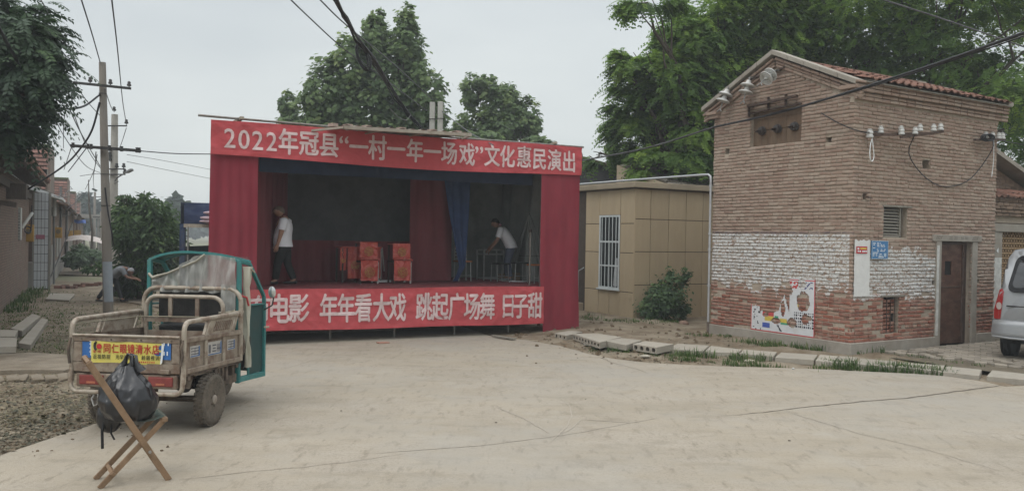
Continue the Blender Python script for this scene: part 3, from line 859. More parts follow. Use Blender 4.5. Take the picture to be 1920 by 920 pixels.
for c_ in range(16):
    mb = MB(); x0_ = .1 + c_*.3
    mb.tube([(x0_, 1.85, HA-.05), (x0_+.31, 1.85, HA-.04)], [.085, .075], 8); mb.build('ridge_tile', tilem, roof, smooth=60)
mb = MB(); mb.bx(Ln-.08, Ln+.2, 1.75, 1.95, HA-.12, HA+.02)
for s_ in (-1,):
    e_ = -.2
    mb.add([(Ln+.05, 1.85, zr(1.85)+.08), (Ln+.24, 1.85, zr(1.85)+.08), (Ln+.24, e_, zr(e_)+.05), (Ln+.05, e_, zr(e_)+.05), (Ln+.05, 1.85, zr(1.85)), (Ln+.24, 1.85, zr(1.85)), (Ln+.24, e_, zr(e_)-.02), (Ln+.05, e_, zr(e_)-.02)], [(0,1,2,3),(3,2,6,7),(0,3,7,4),(1,5,6,2)])
mb.build('coping', cement, bb)

# plaster panel, notices, poster
mb = MB()
def pl(i, j):
    x_ = .035 + .45*i; z_ = 1.13 + 1.04*j
    if j > .93: z_ += .04*noise.noise(Vector((i*6, 0, 0)))
    return (x_ + (.015*noise.noise(Vector((j*7, 1, 0))) if i in (0, 1) else 0), -.028 - .004*noise.noise(Vector((i*5, j*9, 0))), z_)
mb.grid(14, 24, pl)
plm = mat('white plaster', (.62, .62, .60), .9, .05, 5, (.42, .36, .27), 2.5, .5, (.55, .7), .2, 40)
mb.build('plaster_panel', plm, bb)
def flatlabel(face, a0, a1, z0, z1, off, th, m_, name, label, cat, parts, group=None, tilt=0):
    """a plate fixed on the building's face; parts = list of (kind, ...) printed marks"""
    t_ = thing(name, label, cat, KC - Vector((0, 0, .1)), BA, group)
    P = (lambda a, d, z: (a, -d, z)) if face == 'x' else (lambda a, d, z: (-d, a, z))
    mb = MB(); mb.add([P(a0,off,z0), P(a1,off,z0), P(a1,off,z1), P(a0,off,z1), P(a0,off-th,z0), P(a1,off-th,z0), P(a1,off-th,z1), P(a0,off-th,z1)], [(0,1,2,3),(7,6,5,4),(0,4,5,1),(1,5,6,2),(2,6,7,3),(3,7,4,0)])
    mb.build('plate', m_, t_)
    for nm, m2, rects in parts:
        mb = MB()
        for (b0, b1, c0, c1) in rects: mb.add([P(b0,off+.002,c0), P(b1,off+.002,c0), P(b1,off+.002,c1), P(b0,off+.002,c1)], [(0,1,2,3)])
        tag(mb.build(nm, m2, t_), kind='stuff' if nm == 'lettering' else None)
    return t_
wprint = mat('white print', (.68, .70, .70), .7, .05, 9); bprint = mat('sign blue', (.045, .16, .33), .5, .1, 9, spec=.4)
rprint = mat('sign red', (.42, .045, .05), .6, .15, 9); yprint = mat('yellow print', (.62, .5, .08), .7, .1, 9)
rows = []
for i, (a, b_) in enumerate(((0, .55), (.03, .8), (.3, .85), (0, .2), (.28, .9), (.3, .85), (0, .38), (0, .68), (0, .68), (.4, .9))):
    z_ = 2.125 - i*.029
    x_ = a
    while x_ < b_: rows.append((.53 + x_*.42, .53 + min(b_, x_ + random.uniform(.08, .2))*.42, z_ - .014, z_)); x_ += random.uniform(.15, .25) + .03
bprint2 = mat('sign pale blue', (.40, .50, .58), .6, .1, 9)
flatlabel('x', .505, .985, 1.825, 2.165, .05, .02, bprint, 'notice_board', 'blue enamel notice plate with white lines of text beside the white plaster', 'sign',
          [('lettering', wprint, rows), ('border', bprint2, [(.505, .985, 1.825, 1.835), (.505, .985, 2.155, 2.165), (.505, .515, 1.835, 2.155), (.975, .985, 1.835, 2.155)]), ('map_mark', bprint2, [(.86, .93, 1.87, 1.93)])])
flatlabel('x', .075, .385, 1.925, 2.055, .04, .004, rprint, 'notice_sticker', 'small red paper notice with pale print on the white plaster', 'sign',
          [('lettering', wprint, [(.10, .15, 2.0, 2.03), (.11, .14, 1.95, 1.985), (.155, .20, 1.95, 1.98), (.24, .28, 1.95, 1.98), (.29, .33, 1.95, 1.98), (.34, .37, 1.95, 1.98)]), ('line', yprint, [(.18, .36, 2.005, 2.028)])])

# torn poster on the gable wall: the sheet is what is left between the torn-out patches
post = thing('torn_poster', 'torn white poster with red border and colourful scraps low on the gable wall', 'poster', KC - Vector((0, 0, .1)), BA)
TORN = [(1.06, .96, .15, .20), (1.0, .62, .09, .10), (1.98, .62, .07, .05), (1.72, .52, .12, .06), (1.32, .52, .12, .09), (1.10, 1.30, .10, .10), (1.37, 1.16, .05, .10), (.93, .64, .10, .05), (1.55, .78, .06, .16)]
def in_sheet(a, z):
    n_ = .05 * noise.noise(Vector((a*9, z*9, 0))) + .03 * noise.noise(Vector((a*25, z*25, 2)))
    top = 1.40 if a < 1.38 else (.68 + .10*max(0, 1 - abs(a-1.55)/.22) + (.1 if a > 2.15 else 0) + .28*max(0, 1 - abs(a-1.52)/.14))
    if not (.77 < a < 2.40 and .27 < z < top + (n_ if a > 1.38 or z < 1.3 else 0)): return False
    for cx, cz, rx, rz in TORN:
        if ((a-cx)/rx)**2 + ((z-cz)/rz)**2 < 1 + n_*9: return False
    return True
mb = MB(); nA, nZ = 84, 58; step = 1.65/nA
paper = mat('poster paper', (.56, .57, .58), .7, .06, 7, (.45, .42, .36), 3, .4, (.55, .7)); 
pm = [paper, mat('poster red', (.45, .07, .07), .7, .2, 12), mat('poster blue', (.06, .10, .35), .7, .2, 12), mat('poster yellow', (.55, .42, .08), .7, .2, 12), mat('poster green', (.07, .30, .18), .7, .2, 12), mat('poster ink', (.03, .03, .04), .7, .2, 12), mat('poster navy', (.05, .05, .16), .7, .2, 12)]
def pcol(a, z):
    if a < .785 or a > 2.385 or z < .285: return 0
    if a < .805 or a > 2.365 or z < .305 or 1.36 < z < 1.375: return 1
    if 1.20 < z < 1.34:
        if 1.16 < a < 1.38 and noise.noise(Vector((a*14, z*14, 7))) > -.1: return 1
        if .84 < a < 1.16 and abs(noise.noise(Vector((a*9, z*9, 17)))) < .13: return 6
    if a < 1.3 and .42 < z < .76:
        if ((a*100) % 5) < 3 and ((z*100) % 5.5) < 3.3 and noise.noise(Vector((a*20, z*20, 1))) > -.35 and a < 1.28: return 5
    if a > 1.38:
        if .60 < z < .70 and 1.78 < a < 2.08: return 1
        if .49 < z < .60 and 1.78 < a < 2.02: return 3
        if .46 < z < .62 and 1.66 < a < 1.77: return 4
        if .36 < z < .47 and 1.88 < a < 2.08: return 2
        if .5 < z < .58 and 1.44 < a < 1.62: return 3
        if .46 < z < .54 and 1.42 < a < 1.6: return 4
        if abs((z-.36) - (a-1.62)*1.2) < .03 and .31 < z < .44: return 5
        if 2.12 < a < 2.34 and noise.noise(Vector((a*22, z*22, 4))) > .35: return 5
        if .66 < z < .72 and 1.5 < a < 1.56: return 1
    if ((a-1.14)/.06)**2 + ((z-.88)/.05)**2 < 1 and a > 1.1: return 3
    return 0
for i in range(nA):
    for j in range(nZ):
        a, z = .76 + (i+.5)*step, .26 + (j+.5)*.02
        if not in_sheet(a, z): continue
        mb.mi = pcol(a, z)
        def pt(a, z): return (-.024 - .003*noise.noise(Vector((a*6, z*6, 0))), a, z)
        mb.add([pt(a-step/2, z-.01), pt(a-step/2, z+.01), pt(a+step/2, z+.01), pt(a+step/2, z-.01)], [(0,1,2,3)])
mb.build('sheet', pm, post)

# drain pipe at the far edge of the gable wall, running back to the low building
pipem = mat('galvanised pipe', (.42, .43, .44), .45, .12, 8, metal=.35, spec=.5)
pp = thing('drain_pipe', 'pale grey pipe rising at the gable wall and bending over to the beige building', 'pipe', KC - Vector((0, 0, .1)), BA)
mb = MB(); mb.tube([(-.06, 3.60, .05), (-.06, 3.60, 3.50)], .026, 10); mb.tube([(-.06, 3.60, 3.46), (-.06, 3.615, 3.54), (-.06, 3.68, 3.58), (-.05, 3.78, 3.585), (.1, 6.5, 3.62), (.25, 9.7, 3.64)], .026, 10)
mb.build('pipe', pipem, pp, smooth=50)
for z_ in (1.1, 1.9, 2.25, 3.3):
    mb = MB(); mb.lathe([(.036, 0), (.036, .05)], 12, Matrix.Translation((-.06, 3.60, z_))); mb.build('collar', pipem, pp, smooth=50)
mb = MB(); mb.tube([(-.06, 3.6, -.1), (-.06, 3.6, .32)], .034, 10); mb.build('foot_pipe', mat('dark pipe foot', (.14, .11, .09), .7, .3, 9), pp, smooth=50)

# large porcelain suspension insulators under the gable
porc = mat('white porcelain', (.46, .46, .44), .35, .12, 7, (.3, .27, .23), 4, .5, spec=.5)
for y_, z_, sw, lb in ((3.02, 5.42, (-.25, .1), 'grey two-disc porcelain insulator hanging lowest under the left slope of the gable'), (2.42, 5.52, (-.22, .05), 'grey two-disc porcelain insulator in the middle under the gable'), (1.74, 5.55, (-.95, .0), 'round disc insulator tipped towards the road under the gable peak')):
    t_ = thing('gable_insulator', lb, 'insulator', KC - Vector((0, 0, .1)), BA, 'porcelain insulators under the gable')
    m4 = Matrix.Translation((-.16, y_, z_)) @ Matrix.Rotation(sw[0], 4, 'Y').inverted() @ Matrix.Rotation(sw[1]*2.2, 4, 'X')
    for k, zz_ in enumerate((-.16, -.31)):
        mb = MB(); mb.lathe([(.02, .10), (.045, .095), (.055, .05), (.07, .03), (.125, .012), (.15, -.012), (.146, -.026), (.11, -.012), (.10, -.028), (.085, -.01), (.07, -.03), (.05, -.005), (.03, -.04), (.015, -.05)], 24, m4 @ Matrix.Translation((0, 0, zz_)))
        mb.build('disc', porc, t_, smooth=50)
    mb = MB(); p0 = m4 @ Vector((0, 0, .0)); p1 = m4 @ Vector((0, 0, -.07)); mb.tube([p0, p1], .02, 8); mb.bar((0, y_, z_+.02), tuple(p0), .03, .03)
    p2, p3 = m4 @ Vector((0, 0, -.34)), m4 @ Vector((.0, .0, -.5)); mb.tube([p2, p3], .014, 6); mb.tube([p3, p3 + Vector((-.03, .07, -.06))], .012, 6); mb.tube([p3, p3 + Vector((-.03, -.06, -.07))], .012, 6)
    mb.build('clamp', mat('grey iron', (.2, .2, .19), .6, .2, 9, metal=.4), t_, smooth=50)
mb = MB(); mb.bar((-.05, 1.6, 5.60), (-.08, 3.1, 5.44), .035); mb.build('iron_rail', rustm, bb)

# cross-arms with small white insulators on the right-hand face
def spool(x_, y_, z_, par, hang=False, s_=1.0):
    mb = MB(); pr = [(.018, 0), (.045, .0), (.05, .02), (.036, .04), (.044, .055), (.044, .075), (.03, .09), (.034, .105), (.02, .115)]
    pr = [(a*s_, b_*s_) for a, b_ in pr]
    mb.lathe(pr, 12, Matrix.Translation((x_, y_, z_))); return mb.build('porcelain_insulator', wpor, par, smooth=50)
wpor = mat('bright porcelain', (.46, .46, .44), .3, .05, 7, spec=.5)
ca = thing('cross_arm', 'rusty iron cross-arm with white insulators on the right brick wall', 'cross arm', KC - Vector((0, 0, .1)), BA)
mb = MB(); mb.bar((.45, -.05, 4.13), (1.75, -.42, 4.22), .05, .05); mb.bar((.95, -.28, 4.10), (2.05, -.42, 4.28), .05, .05); mb.bar((.5, 0, 4.13), (.5, -.08, 4.13), .04); mb.bar((1.7, 0, 4.22), (1.7, -.42, 4.22), .04)
mb.build('arm', rustm, ca, bevel=.004)
for x_, y_, z_ in ((.62, -.10, 4.17), (.98, -.28, 4.15), (1.05, -.22, 4.20), (1.30, -.34, 4.18), (1.45, -.34, 4.25), (1.78, -.40, 4.27), (1.97, -.42, 4.30)): spool(x_, y_, z_, ca, s_=1.15)
spool(.30, -.10, 4.06, ca, s_=1.4)
ca2 = thing('cross_arm', 'smaller cross-arm wound with black cable at the far end of the right brick wall', 'cross arm', KC - Vector((0, 0, .1)), BA)
mb = MB(); mb.bar((3.62, -.12, 4.27), (4.72, -.12, 4.36), .045, .045); mb.build('arm', rustm, ca2)
for x_ in (4.02, 4.27, 4.5, 4.64): spool(x_, -.12, 4.33 + (x_-4)*.05, ca2, s_=1.15)
mb = MB()
for k in range(4):
    mb.tube([(3.95 + .17*math.cos(q) , -.16 - .03*k, 4.33 + .07*math.sin(q)) for q in [i*math.pi/8 for i in range(16)]], .012, 6, closed=True)
mb.build('cable_coil', mat('black cable', (.02, .02, .022), .5, .2, 9), ca2, smooth=50)
blackc = _MC['black cable']
# hanging loop of thin white wire and loose cables on the wall
def cable(name, pts, r_, m_, label, cat='cable', sag=0, group=None, n=24, ns=6):
    """smooth cable through points (Catmull-Rom), optional sag for two-point spans"""
    P = [Vector(p) for p in pts]
    if len(P) == 2:
        out_ = [P[0].lerp(P[1], i/n) + Vector((0, 0, -4*sag*(i/n)*(1-i/n))) for i in range(n+1)]
    else:
        Q = [P[0]*2 - P[1]] + P + [P[-1]*2 - P[-2]]; out_ = []
        k = max(3, n // (len(P)-1))
        for i in range(1, len(Q)-2):
            for j in range(k):
                t = j/k; a, b_, c, d = Q[i-1], Q[i], Q[i+1], Q[i+2]
                out_.append(.5*((2*b_) + (c-a)*t + (2*a-5*b_+4*c-d)*t*t + (3*b_-a-3*c+d)*t**3))
        out_.append(P[-1])
    mb = MB(); mb.tube(out_, r_, ns); o = mb.build(name, m_, None, smooth=60)
    return tag(o, label, cat, group)
LB = lambda x_, y_, z_: KC + DR*x_ + DL*y_ + Vector((0, 0, z_-.1))
cable('wire', [LB(.32,-.14,4.06), LB(.27,-.14,3.9), LB(.25,-.15,3.72), LB(.30,-.15,3.62), LB(.38,-.14,3.7), LB(.35,-.14,3.9), LB(.33,-.13,4.05)], .008, wprint, 'white wire looped below the leftmost wall insulator', 'wire')
cable('wire', [LB(-.16,.62,4.56), LB(-.1,.2,4.3), LB(.1,-.1,4.15), LB(.5,-.12,4.18)], .011, blackc, 'thin black wire dropping across the building corner to the cross-arm', 'wire')
cable('wire', [LB(1.25,-.36,4.15), LB(1.45,-.12,3.85), LB(1.95,-.05,3.50), LB(2.6,-.04,3.28), LB(3.3,-.05,3.35), LB(3.8,-.06,3.6), LB(4.25,-.12,4.1), LB(4.27,-.13,4.3)], .010, blackc, 'black wire sagging between the two wall cross-arms', 'wire')
cable('wire', [LB(4.3,-.13,4.3), LB(4.36,-.1,3.9), LB(4.34,-.08,3.55)], .008, wprint, 'short white wire end hanging below the smaller cross-arm', 'wire')
# ragged edge of the broken hole, an iron hook
mb = MB(); mb.bar((.30, 0, 2.98), (.33, -.09, 2.96), .03); mb.bar((.33, -.09, 2.96), (.42, -.09, 2.95), .02); mb.bar((.28, 0, 3.02), (.38, -.06, 3.05), .018)
mb.build('iron_hook', rustm, bb)
for c in ((2.03, 3.66), (2.10, 3.80), (2.36, 3.72)):
    o = link('brick', bx_variants[1], wr_, (c[0], .03, c[1])); o.scale = (.4, 1, 1); o.rotation_euler = (0, .15, 0)
# ================================================================== BEIGE TILED BUILDING
BO = Vector((3.17, 21.16, 0))
be = thing('beige_building', 'small beige panelled building with a tall barred window between stage and brick building', 'building', BO, BA)
beigem = mat('beige wall panel', (.40, .315, .205), .75, .06, 3, (.33, .255, .165), 1.2, .6, (.45, .7), .1, 60, spec=.35, perobj=.05, stretch=(1, 1, .3))
groove = mat('panel joint', (.06, .045, .035), .9, .2, 9)
conc2 = mat('roof slab concrete', (.34, .28, .20), .92, .15, 4, (.2, .17, .13), 2, .6, bump=.3)
mb = MB(); mb.bx(.02, 4.4, .02, 4.2, -.1, 3.44)
core_holes = mb.build('core', groove, be)
zs = [.02, .80, 1.785, 2.65, 3.44]; 
def panel(face, a0, a1, z0, z1):
    mb = MB(); g = .009
    if face == 'x': mb.bx(a0+g, a1-g, -.002, .04, z0+g, z1-g)
    else: mb.bx(-.002, .04, a0+g, a1-g, z0+g, z1-g)
    mb.build('panel', beigem, be, bevel=.003)
zsR = [.02, .93, 1.80, 2.65, 3.44]
xs = [-.002, .53, 1.15, 1.76, 2.37, 2.98, 3.6, 4.4]
for i in range(7):
    for j in range(4): panel('x', xs[i], xs[i+1], zsR[j], zsR[j+1])
ys = [.0, .595, 1.52, 2.17]
for z0, z1 in zip([.02, .73, 1.76, 2.53], [.73, 1.76, 2.53, 3.44]):
    panel('y', 0, .595, z0, z1); panel('y', 1.52, 2.17, z0, z1)
panel('y', .595, 1.52, 2.76, 3.44); panel('y', .595, 1.04, .02, .78); panel('y', 1.04, 1.52, .02, .78)
panel('y', .595, .61, .78, 2.76)
# recess on the far left with steps, a railing, a red frame and a blue plate
mb = MB(); mb.bx(1.2, 1.24, 2.17, 4.2, 0, 3.44); 
mb.build('porch_wall', beigem, be)
mb = MB(); mb.bx(-.25, .4, 2.25, 3.0, 0, .3); mb.build('step', conc2, be, bevel=.01)
mb = MB(); mb.tube([(-.1, 2.35, .3), (-.1, 2.35, 1.2), (.1, 2.2, 1.35), (.3, 2.2, 1.35)], .02, 8); mb.tube([(-.1, 2.6, .3), (-.1, 2.6, 1.15)], .015, 8); mb.tube([(-.1, 2.35, 1.0), (-.1, 2.9, .95)], .015, 8)
mb.build('handrail', mat('grey steel rail', (.25, .26, .26), .5, .1, 9, metal=.5), be, smooth=50)
mb = MB(); mb.bx(1.17, 1.2, 2.9, 3.9, 2.2, 2.9); mb.build('red_frame', mat('dull red paint', (.22, .06, .06), .7, .2, 9), be)
mb = MB(); mb.bx(1.17, 1.2, 2.4, 2.75, 1.55, 1.8); mb.build('house_plate', mat('blue plate', (.05, .09, .26), .5, .1, 9), be)
# window: dark glass, white frame, bars, curtain scrap
wh = mat('white window metal', (.52, .55, .55), .45, .08, 9, spec=.4)
glass = mat('dark window glass', (.018, .022, .024), .12, .2, 3, spec=.6)
win = MB(); win.bx(.015, .03, .61, 1.52, .78, 2.76); win = win.build('window', glass, be)
mb = MB()
for a, b_, c, d in ((.61, .66, .78, 2.76), (1.47, 1.52, .78, 2.76), (.66, 1.47, .78, .83), (.66, 1.47, 2.71, 2.76), (.66, 1.47, 2.02, 2.07), (.66, 1.47, 1.38, 1.42), (1.05, 1.09, .83, 2.02)):
    mb.bx(-.01, .012, a, b_, c, d)
mb.build('frame', wh, win)
mb = MB(); mb.bx(-.06, .0, .58, 1.55, .745, .78); mb.build('sill', wh, win)
for k in range(5):
    mb = MB(); y_ = .74 + k*.155; mb.tube([(-.028, y_, .79), (-.028, y_, 2.75)], .011, 8); mb.build('bar', wh, win)
mb = MB()
mb.grid(6, 8, lambda i, j: (.013 - .002*math.sin(i*14), .70 + .18*i*(1-.4*j), .86 + .75*j))
mb.build('curtain', mat('pale curtain', (.35, .36, .37), .9, .2, 9), win, smooth=80)
# roof slab and grey roof tiles behind it
mb = MB(); mb.prism([(-.12, -.12), (4.6, -.12), (4.6, 4.4), (-.12, 4.4)], 3.46, 3.61)
mb.build('roof_slab', conc2, be, bevel=.01)
gtile = mat('grey roof tile', (.17, .15, .125), .9, .25, 7, (.10, .09, .075), 3, .6, perobj=.25, bump=.4)
gt = thing('tiled_shed', 'low roof of old grey tiles between the beige and the brick building', 'shed', BO + DR*1.7 + DL*.6, BA)
mb = MB(); mb.add([(0, 0, 3.62), (3, 0, 3.62), (3, 2.4, 4.35), (0, 2.4, 4.35), (0, 0, 3.3), (3, 0, 3.3), (3, 2.4, 3.3), (0, 2.4, 3.3)], [(0,1,2,3),(0,4,5,1),(1,5,6,2),(2,6,7,3),(3,7,4,0)])
mb.build('roof', conc2, gt)
gv = []
for k in range(3):
    mb = MB(); mb.grid(4, 1, lambda i, j: ((i-.5)*.2, (j-.5)*.24, .03*math.sin(i*math.pi) + (1-j)*.02)); n0 = 5
    mb.add([(p[0], p[1], p[2]-.02) for p in mb.v[:5]], []); n0 = len(mb.v)-5; mb.f += [(i, n0+i, n0+i+1, i+1) for i in range(4)]; mb.m += [0]*4
    gv.append(mb.mesh('roof_tile', gtile, smooth=60))
for r_ in range(9):
    for c_ in range(13):
        y_ = .05 + r_*.26
        o = link('roof_tile', random.choice(gv), gt, (.1 + c_*.22, y_, 3.66 + y_*.305 + random.uniform(-.01, .015)))
        o.rotation_euler = (R(17) + random.uniform(-.06, .06), random.uniform(-.05, .05), random.uniform(-.08, .08))
# dark grey house behind, seen over the beige roof
dk = mat('dark plaster', (.085, .085, .088), .9, .2, 1.5, (.05, .05, .052), 2.5, .6)
dh = thing('dark_house', 'dark grey house gable behind the stage and the beige building', 'house', D(1085, 440, 27), R(8))
dh.location.z = 0
mb = MB(); mb.prism([(0, 0), (3.6, 0), (3.6, 6), (0, 6)], 0, [4.75, 3.9, 3.9, 4.75]); mb.prism([(-3, 0), (0, 0), (0, 6), (-3, 6)], 0, [3.7, 4.75, 4.75, 3.7]); mb.build('wall', dk, dh)
rt_ = mat('dark roof tile', (.12, .085, .07), .9, .3, 9)
mb = MB()
for (x0_, z0_), (x1_, z1_) in (((-3.1, 3.72), (0, 4.83)), ((0, 4.83), (3.9, 3.9))):
    mb.add([(x0_, -.2, z0_), (x1_, -.2, z1_), (x1_, 6, z1_), (x0_, 6, z0_), (x0_, -.2, z0_-.08), (x1_, -.2, z1_-.08), (x1_, 6, z1_-.08), (x0_, 6, z0_-.08)], [(0,1,2,3),(7,6,5,4),(0,4,5,1)])
mb.build('roof', rt_, dh)
mb = MB(); mb.lathe([(.22, 4.6), (.22, 5.0), (.15, 5.15), (.0, 5.2)], 12, Matrix.Translation((.1, 1.0, 0))); mb.build('chimney', dk, dh, smooth=50)

# ================================================================== SHED RIGHT OF THE BRICK BUILDING
sh = thing('gate_shed', 'brick shed with red tile coping and woven cane gate behind the silver van', 'shed', KC - Vector((0, 0, .1)), BA)
oldb = mat('old dark brick', (.25, .18, .135), .95, .3, 9, (.16, .11, .08), 3, .6, bump=.5, perobj=.25)
mb = MB(); mb.bx(4.68, 5.16, .30, .6, 0, 3.0); mb.bx(5.16, 9.5, .34, .5, 2.62, 3.0); mb.build('wall', mortar, sh)
sb = []
for k in range(4):
    q = MB(); q.box((0, 0, 0), (.235, .03, .056)); q.v = [(a+random.uniform(-.006,.006), b_, c+random.uniform(-.005,.005)) for a, b_, c in q.v]; sb.append(q.mesh('brick', oldb, bevel=.006))
for r_ in range(38):
    z_ = .15 + r_*.0705
    if z_ > 2.75: break
    for x_ in ((4.80, 5.04) if r_ % 2 else (4.75, 4.95, 5.10)):
        if random.random() < .06: continue
        o = link('brick', random.choice(sb), sh, (x_, .296 + random.uniform(-.01, .01), z_)); o.scale.x = 1 if r_ % 2 else (.6 if x_ != 4.95 else 1)
for row, (o_, z_) in enumerate(((.04, 2.80), (.08, 2.875), (.12, 2.95), (.12, 3.02), (.10, 3.10))):
    for k in range(18):
        o = link('brick', random.choice(sb), sh, (4.76 + k*.25 + (row % 2)*.12, .32 - o_, z_)); o.scale = (1, 2.4, 1.15)
for k in range(19):
    for r_ in range(2):
        o = link('tile', tv[k % 4], sh, (4.80 + k*.225, .22 + r_*.26, 3.22 + r_*.10)); o.rotation_euler = (.38 + random.uniform(-.06, .06), random.uniform(-.06, .06), random.uniform(-.05, .05))
mb = MB(); mb.bx(5.16, 5.50, .30, .55, 0, 2.42); mb.build('pillar', cement, sh, bevel=.01)
mb = MB(); mb.bx(5.0, 9.5, .27, .5, 2.42, 2.60); mb.build('lintel', cement, sh, bevel=.01)
mb = MB(); mb.bx(5.18, 5.47, .294, .297, .5, 1.85); mb.build('white_strip', _MC['old white paint'], sh)
mb = MB(); mb.add([(5.25, .29, 2.0), (5.33, .29, 1.95), (5.33, .29, 2.07)], [(0,1,2)]); mb.build('white_mark', wprint, sh)
wov = mat('woven cane', (.33, .22, .12), .8, .3, 30, perobj=.15); 
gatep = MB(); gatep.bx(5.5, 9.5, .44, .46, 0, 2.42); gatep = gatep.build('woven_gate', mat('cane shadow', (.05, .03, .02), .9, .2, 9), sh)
mb = MB()
for i in range(24):
    for j in range(42):
        if (i + j) % 2: continue
        mb.box((5.53 + i*.055, .425, .1 + j*.056), (.05, .02, .048))
tag(mb.build('weave', wov, gatep), kind='stuff')
mb = MB()
for j in range(20): mb.bx(5.5, 6.9, .40, .415, .1 + j*.112 + .04, .1 + j*.112 + .07)
tag(mb.build('cane_strip', wov, gatep), kind='stuff')
# higher gable behind
sg = thing('rear_shed', 'dark brick gable with red tiled roof at the right edge behind the gate shed', 'shed', KC - Vector((0, 0, .1)), BA)
mb = MB(); mb.prism([(4.68, 1.0), (9.5, 1.0), (9.5, 4), (4.68, 4)], 0, [4.50, 2.9, 2.9, 4.50]); mb.build('wall', oldb, sg)
for r_ in range(20):
    z_ = 3.0 + r_*.07
    for k in range(12):
        x_ = 4.8 + k*.25 + (r_ % 2)*.12
        if z_ > 4.35 - (x_-4.68)*.33: continue
        link('brick', random.choice(sb), sg, (x_, .99, z_))
mb = MB(); mb.add([(4.55, .6, 4.70), (9.6, .6, 3.02), (9.6, 4.2, 3.02), (4.55, 4.2, 4.70), (4.55, .6, 4.60), (9.6, .6, 2.92), (9.6, 4.2, 2.92), (4.55, 4.2, 4.60)], [(0,1,2,3),(7,6,5,4),(0,4,5,1)])
rfs = mb.build('roof', cement, sg)
for r_ in range(12):
    for k in range(9):
        x_ = 4.75 + r_*.29; o = link('tile', tv[(r_+k) % 4], rfs, (x_, .72 + k*.225, 4.68 - (x_-4.55)*.333)); o.rotation_euler = Matrix.Rotation(R(18.5)+random.uniform(-.04,.04), 3, 'Y').__matmul__(Matrix.Rotation(R(90), 3, 'Z')).to_euler()

# ================================================================== SILVER VAN (only its rear left corner is in the frame)
vanp = mat('silver paint', (.27, .28, .29), .38, .04, 3, metal=.35, spec=.5, coat=.6, col2=(.28, .27, .25), s2=6, amt2=.3)
vang = mat('grey bumper plastic', (.24, .245, .25), .5, .05, 5)
vdark = mat('black rubber', (.012, .012, .013), .7, .2, 20, bump=.2)
vglass = mat('van glass', (.02, .022, .024), .08, .2, 3, spec=.7)
frit = mat('glass border black', (.006, .006, .007), .25, .1, 3)
lred = mat('tail lamp red', (.28, .008, .01), .15, .2, 30, spec=.6, coat=.8)
lclear = mat('tail lamp clear', (.42, .36, .34), .12, .1, 9, spec=.6, coat=.5)
VA = R(-47)                                     # heading: local +y is forward
van = thing('silver_van', 'silver minivan parked before the shed, cut by the right edge of the photo', 'van', (9.28, 14.10, .06), VA); van.scale = (1.05, 1.05, 1.12)
W2 = .80
def section(y):                                 # body half outline at distance y from the tail: list of (x, z)
    rise = sst(0, .55, y); belly = .42 - .08*sst(0, .5, y)
    wmax = W2 * (.90 + .10*sst(0, .35, y))
    lean = 0
    ztop = 1.02 + .80*min(1, (y + .02)/.42)**.7 if y < .42 else 1.82
    if y > 2.9: ztop = 1.82 - (y-2.9)*.75
    ztop = max(ztop, .9)
    pts = []
    prof = [(0, .96, belly), (.06, .99, belly+.12), (.2, 1, .72), (.5, 1.0, .98), (.62, .985, 1.08), (.8, .90, 1.45), (.9, .84, 1.66), (.96, .74, 1.77), (1, .5, 1.815), (1, 0, 1.83)]
    for _, f, z in prof:
        pts.append((wmax*f, min(z, ztop)))
    return pts
mb = MB(); ys_ = [0, .03, .08, .16, .26, .36, .46, .6, .9, 1.3, 1.8, 2.4, 2.9, 3.2, 3.6, 3.75]
rows_ = []
for y in ys_:
    s_ = section(y); rows_.append([(x_, y, z_) for x_, z_ in s_] + [(-x_, y, z_) for x_, z_ in reversed(s_[:-1])])
vs = [p for r_ in rows_ for p in r_]; n = len(rows_[0])
mb.add(vs, [(i*n+j, i*n+j+1, (i+1)*n+j+1, (i+1)*n+j) for i in range(len(rows_)-1) for j in range(n-1)] + [tuple(range(n))] + [tuple((len(rows_)-1)*n + k for k in reversed(range(n)))])
mb.add(vs, [((i+1)*n, i*n, i*n+n-1, (i+1)*n+n-1) for i in range(len(rows_)-1)])
me = mb.mesh('body', vanp)
bm = bmesh.new(); bm.from_mesh(me); bmesh.ops.remove_doubles(bm, verts=bm.verts, dist=.0005); bmesh.ops.recalc_face_normals(bm, faces=bm.faces); bm.to_mesh(me); bm.free()
me.polygons.foreach_set('use_smooth', [True]*len(me.polygons)); me.set_sharp_from_angle(angle=R(40))
body = link('body', me, van)
# tail surface helper: slanted rear face
def tail(x_, z_, off=0):
    q = .42 * max(0, (z_-1.02)/.80)**(1/.7) - .0 if z_ > 1.02 else 0
    bul = -.05*(1 - (x_/W2)**2)
    return (x_, q + bul - off + .02*abs(x_/W2)**4*3, z_)
def tailpatch(name, m_, outline, off, parent, n_=10, smooth=60, thick=.03):
    mb = MB(); P = outline
    c = (sum(p[0] for p in P)/len(P), sum(p[1] for p in P)/len(P))
    rings = []
    for f in (1, .8, .5, 0.02): rings.append([tail(c[0]+(p[0]-c[0])*f, c[1]+(p[1]-c[1])*f, off) for p in P])
    k = len(P); vs = [p for r_ in rings for p in r_] + [(p[0], p[1]+thick, p[2]) for p in rings[0]]
    fs = [(r_*k+i, r_*k+(i+1) % k, (r_+1)*k+(i+1) % k, (r_+1)*k+i) for r_ in range(3) for i in range(k)] + [tuple(3*k+i for i in range(k))]
    fs += [(4*k+i, 4*k+(i+1) % k, (i+1) % k, i) for i in range(k)]
    mb.add(vs, fs); return mb.build(name, m_, parent, smooth=smooth)
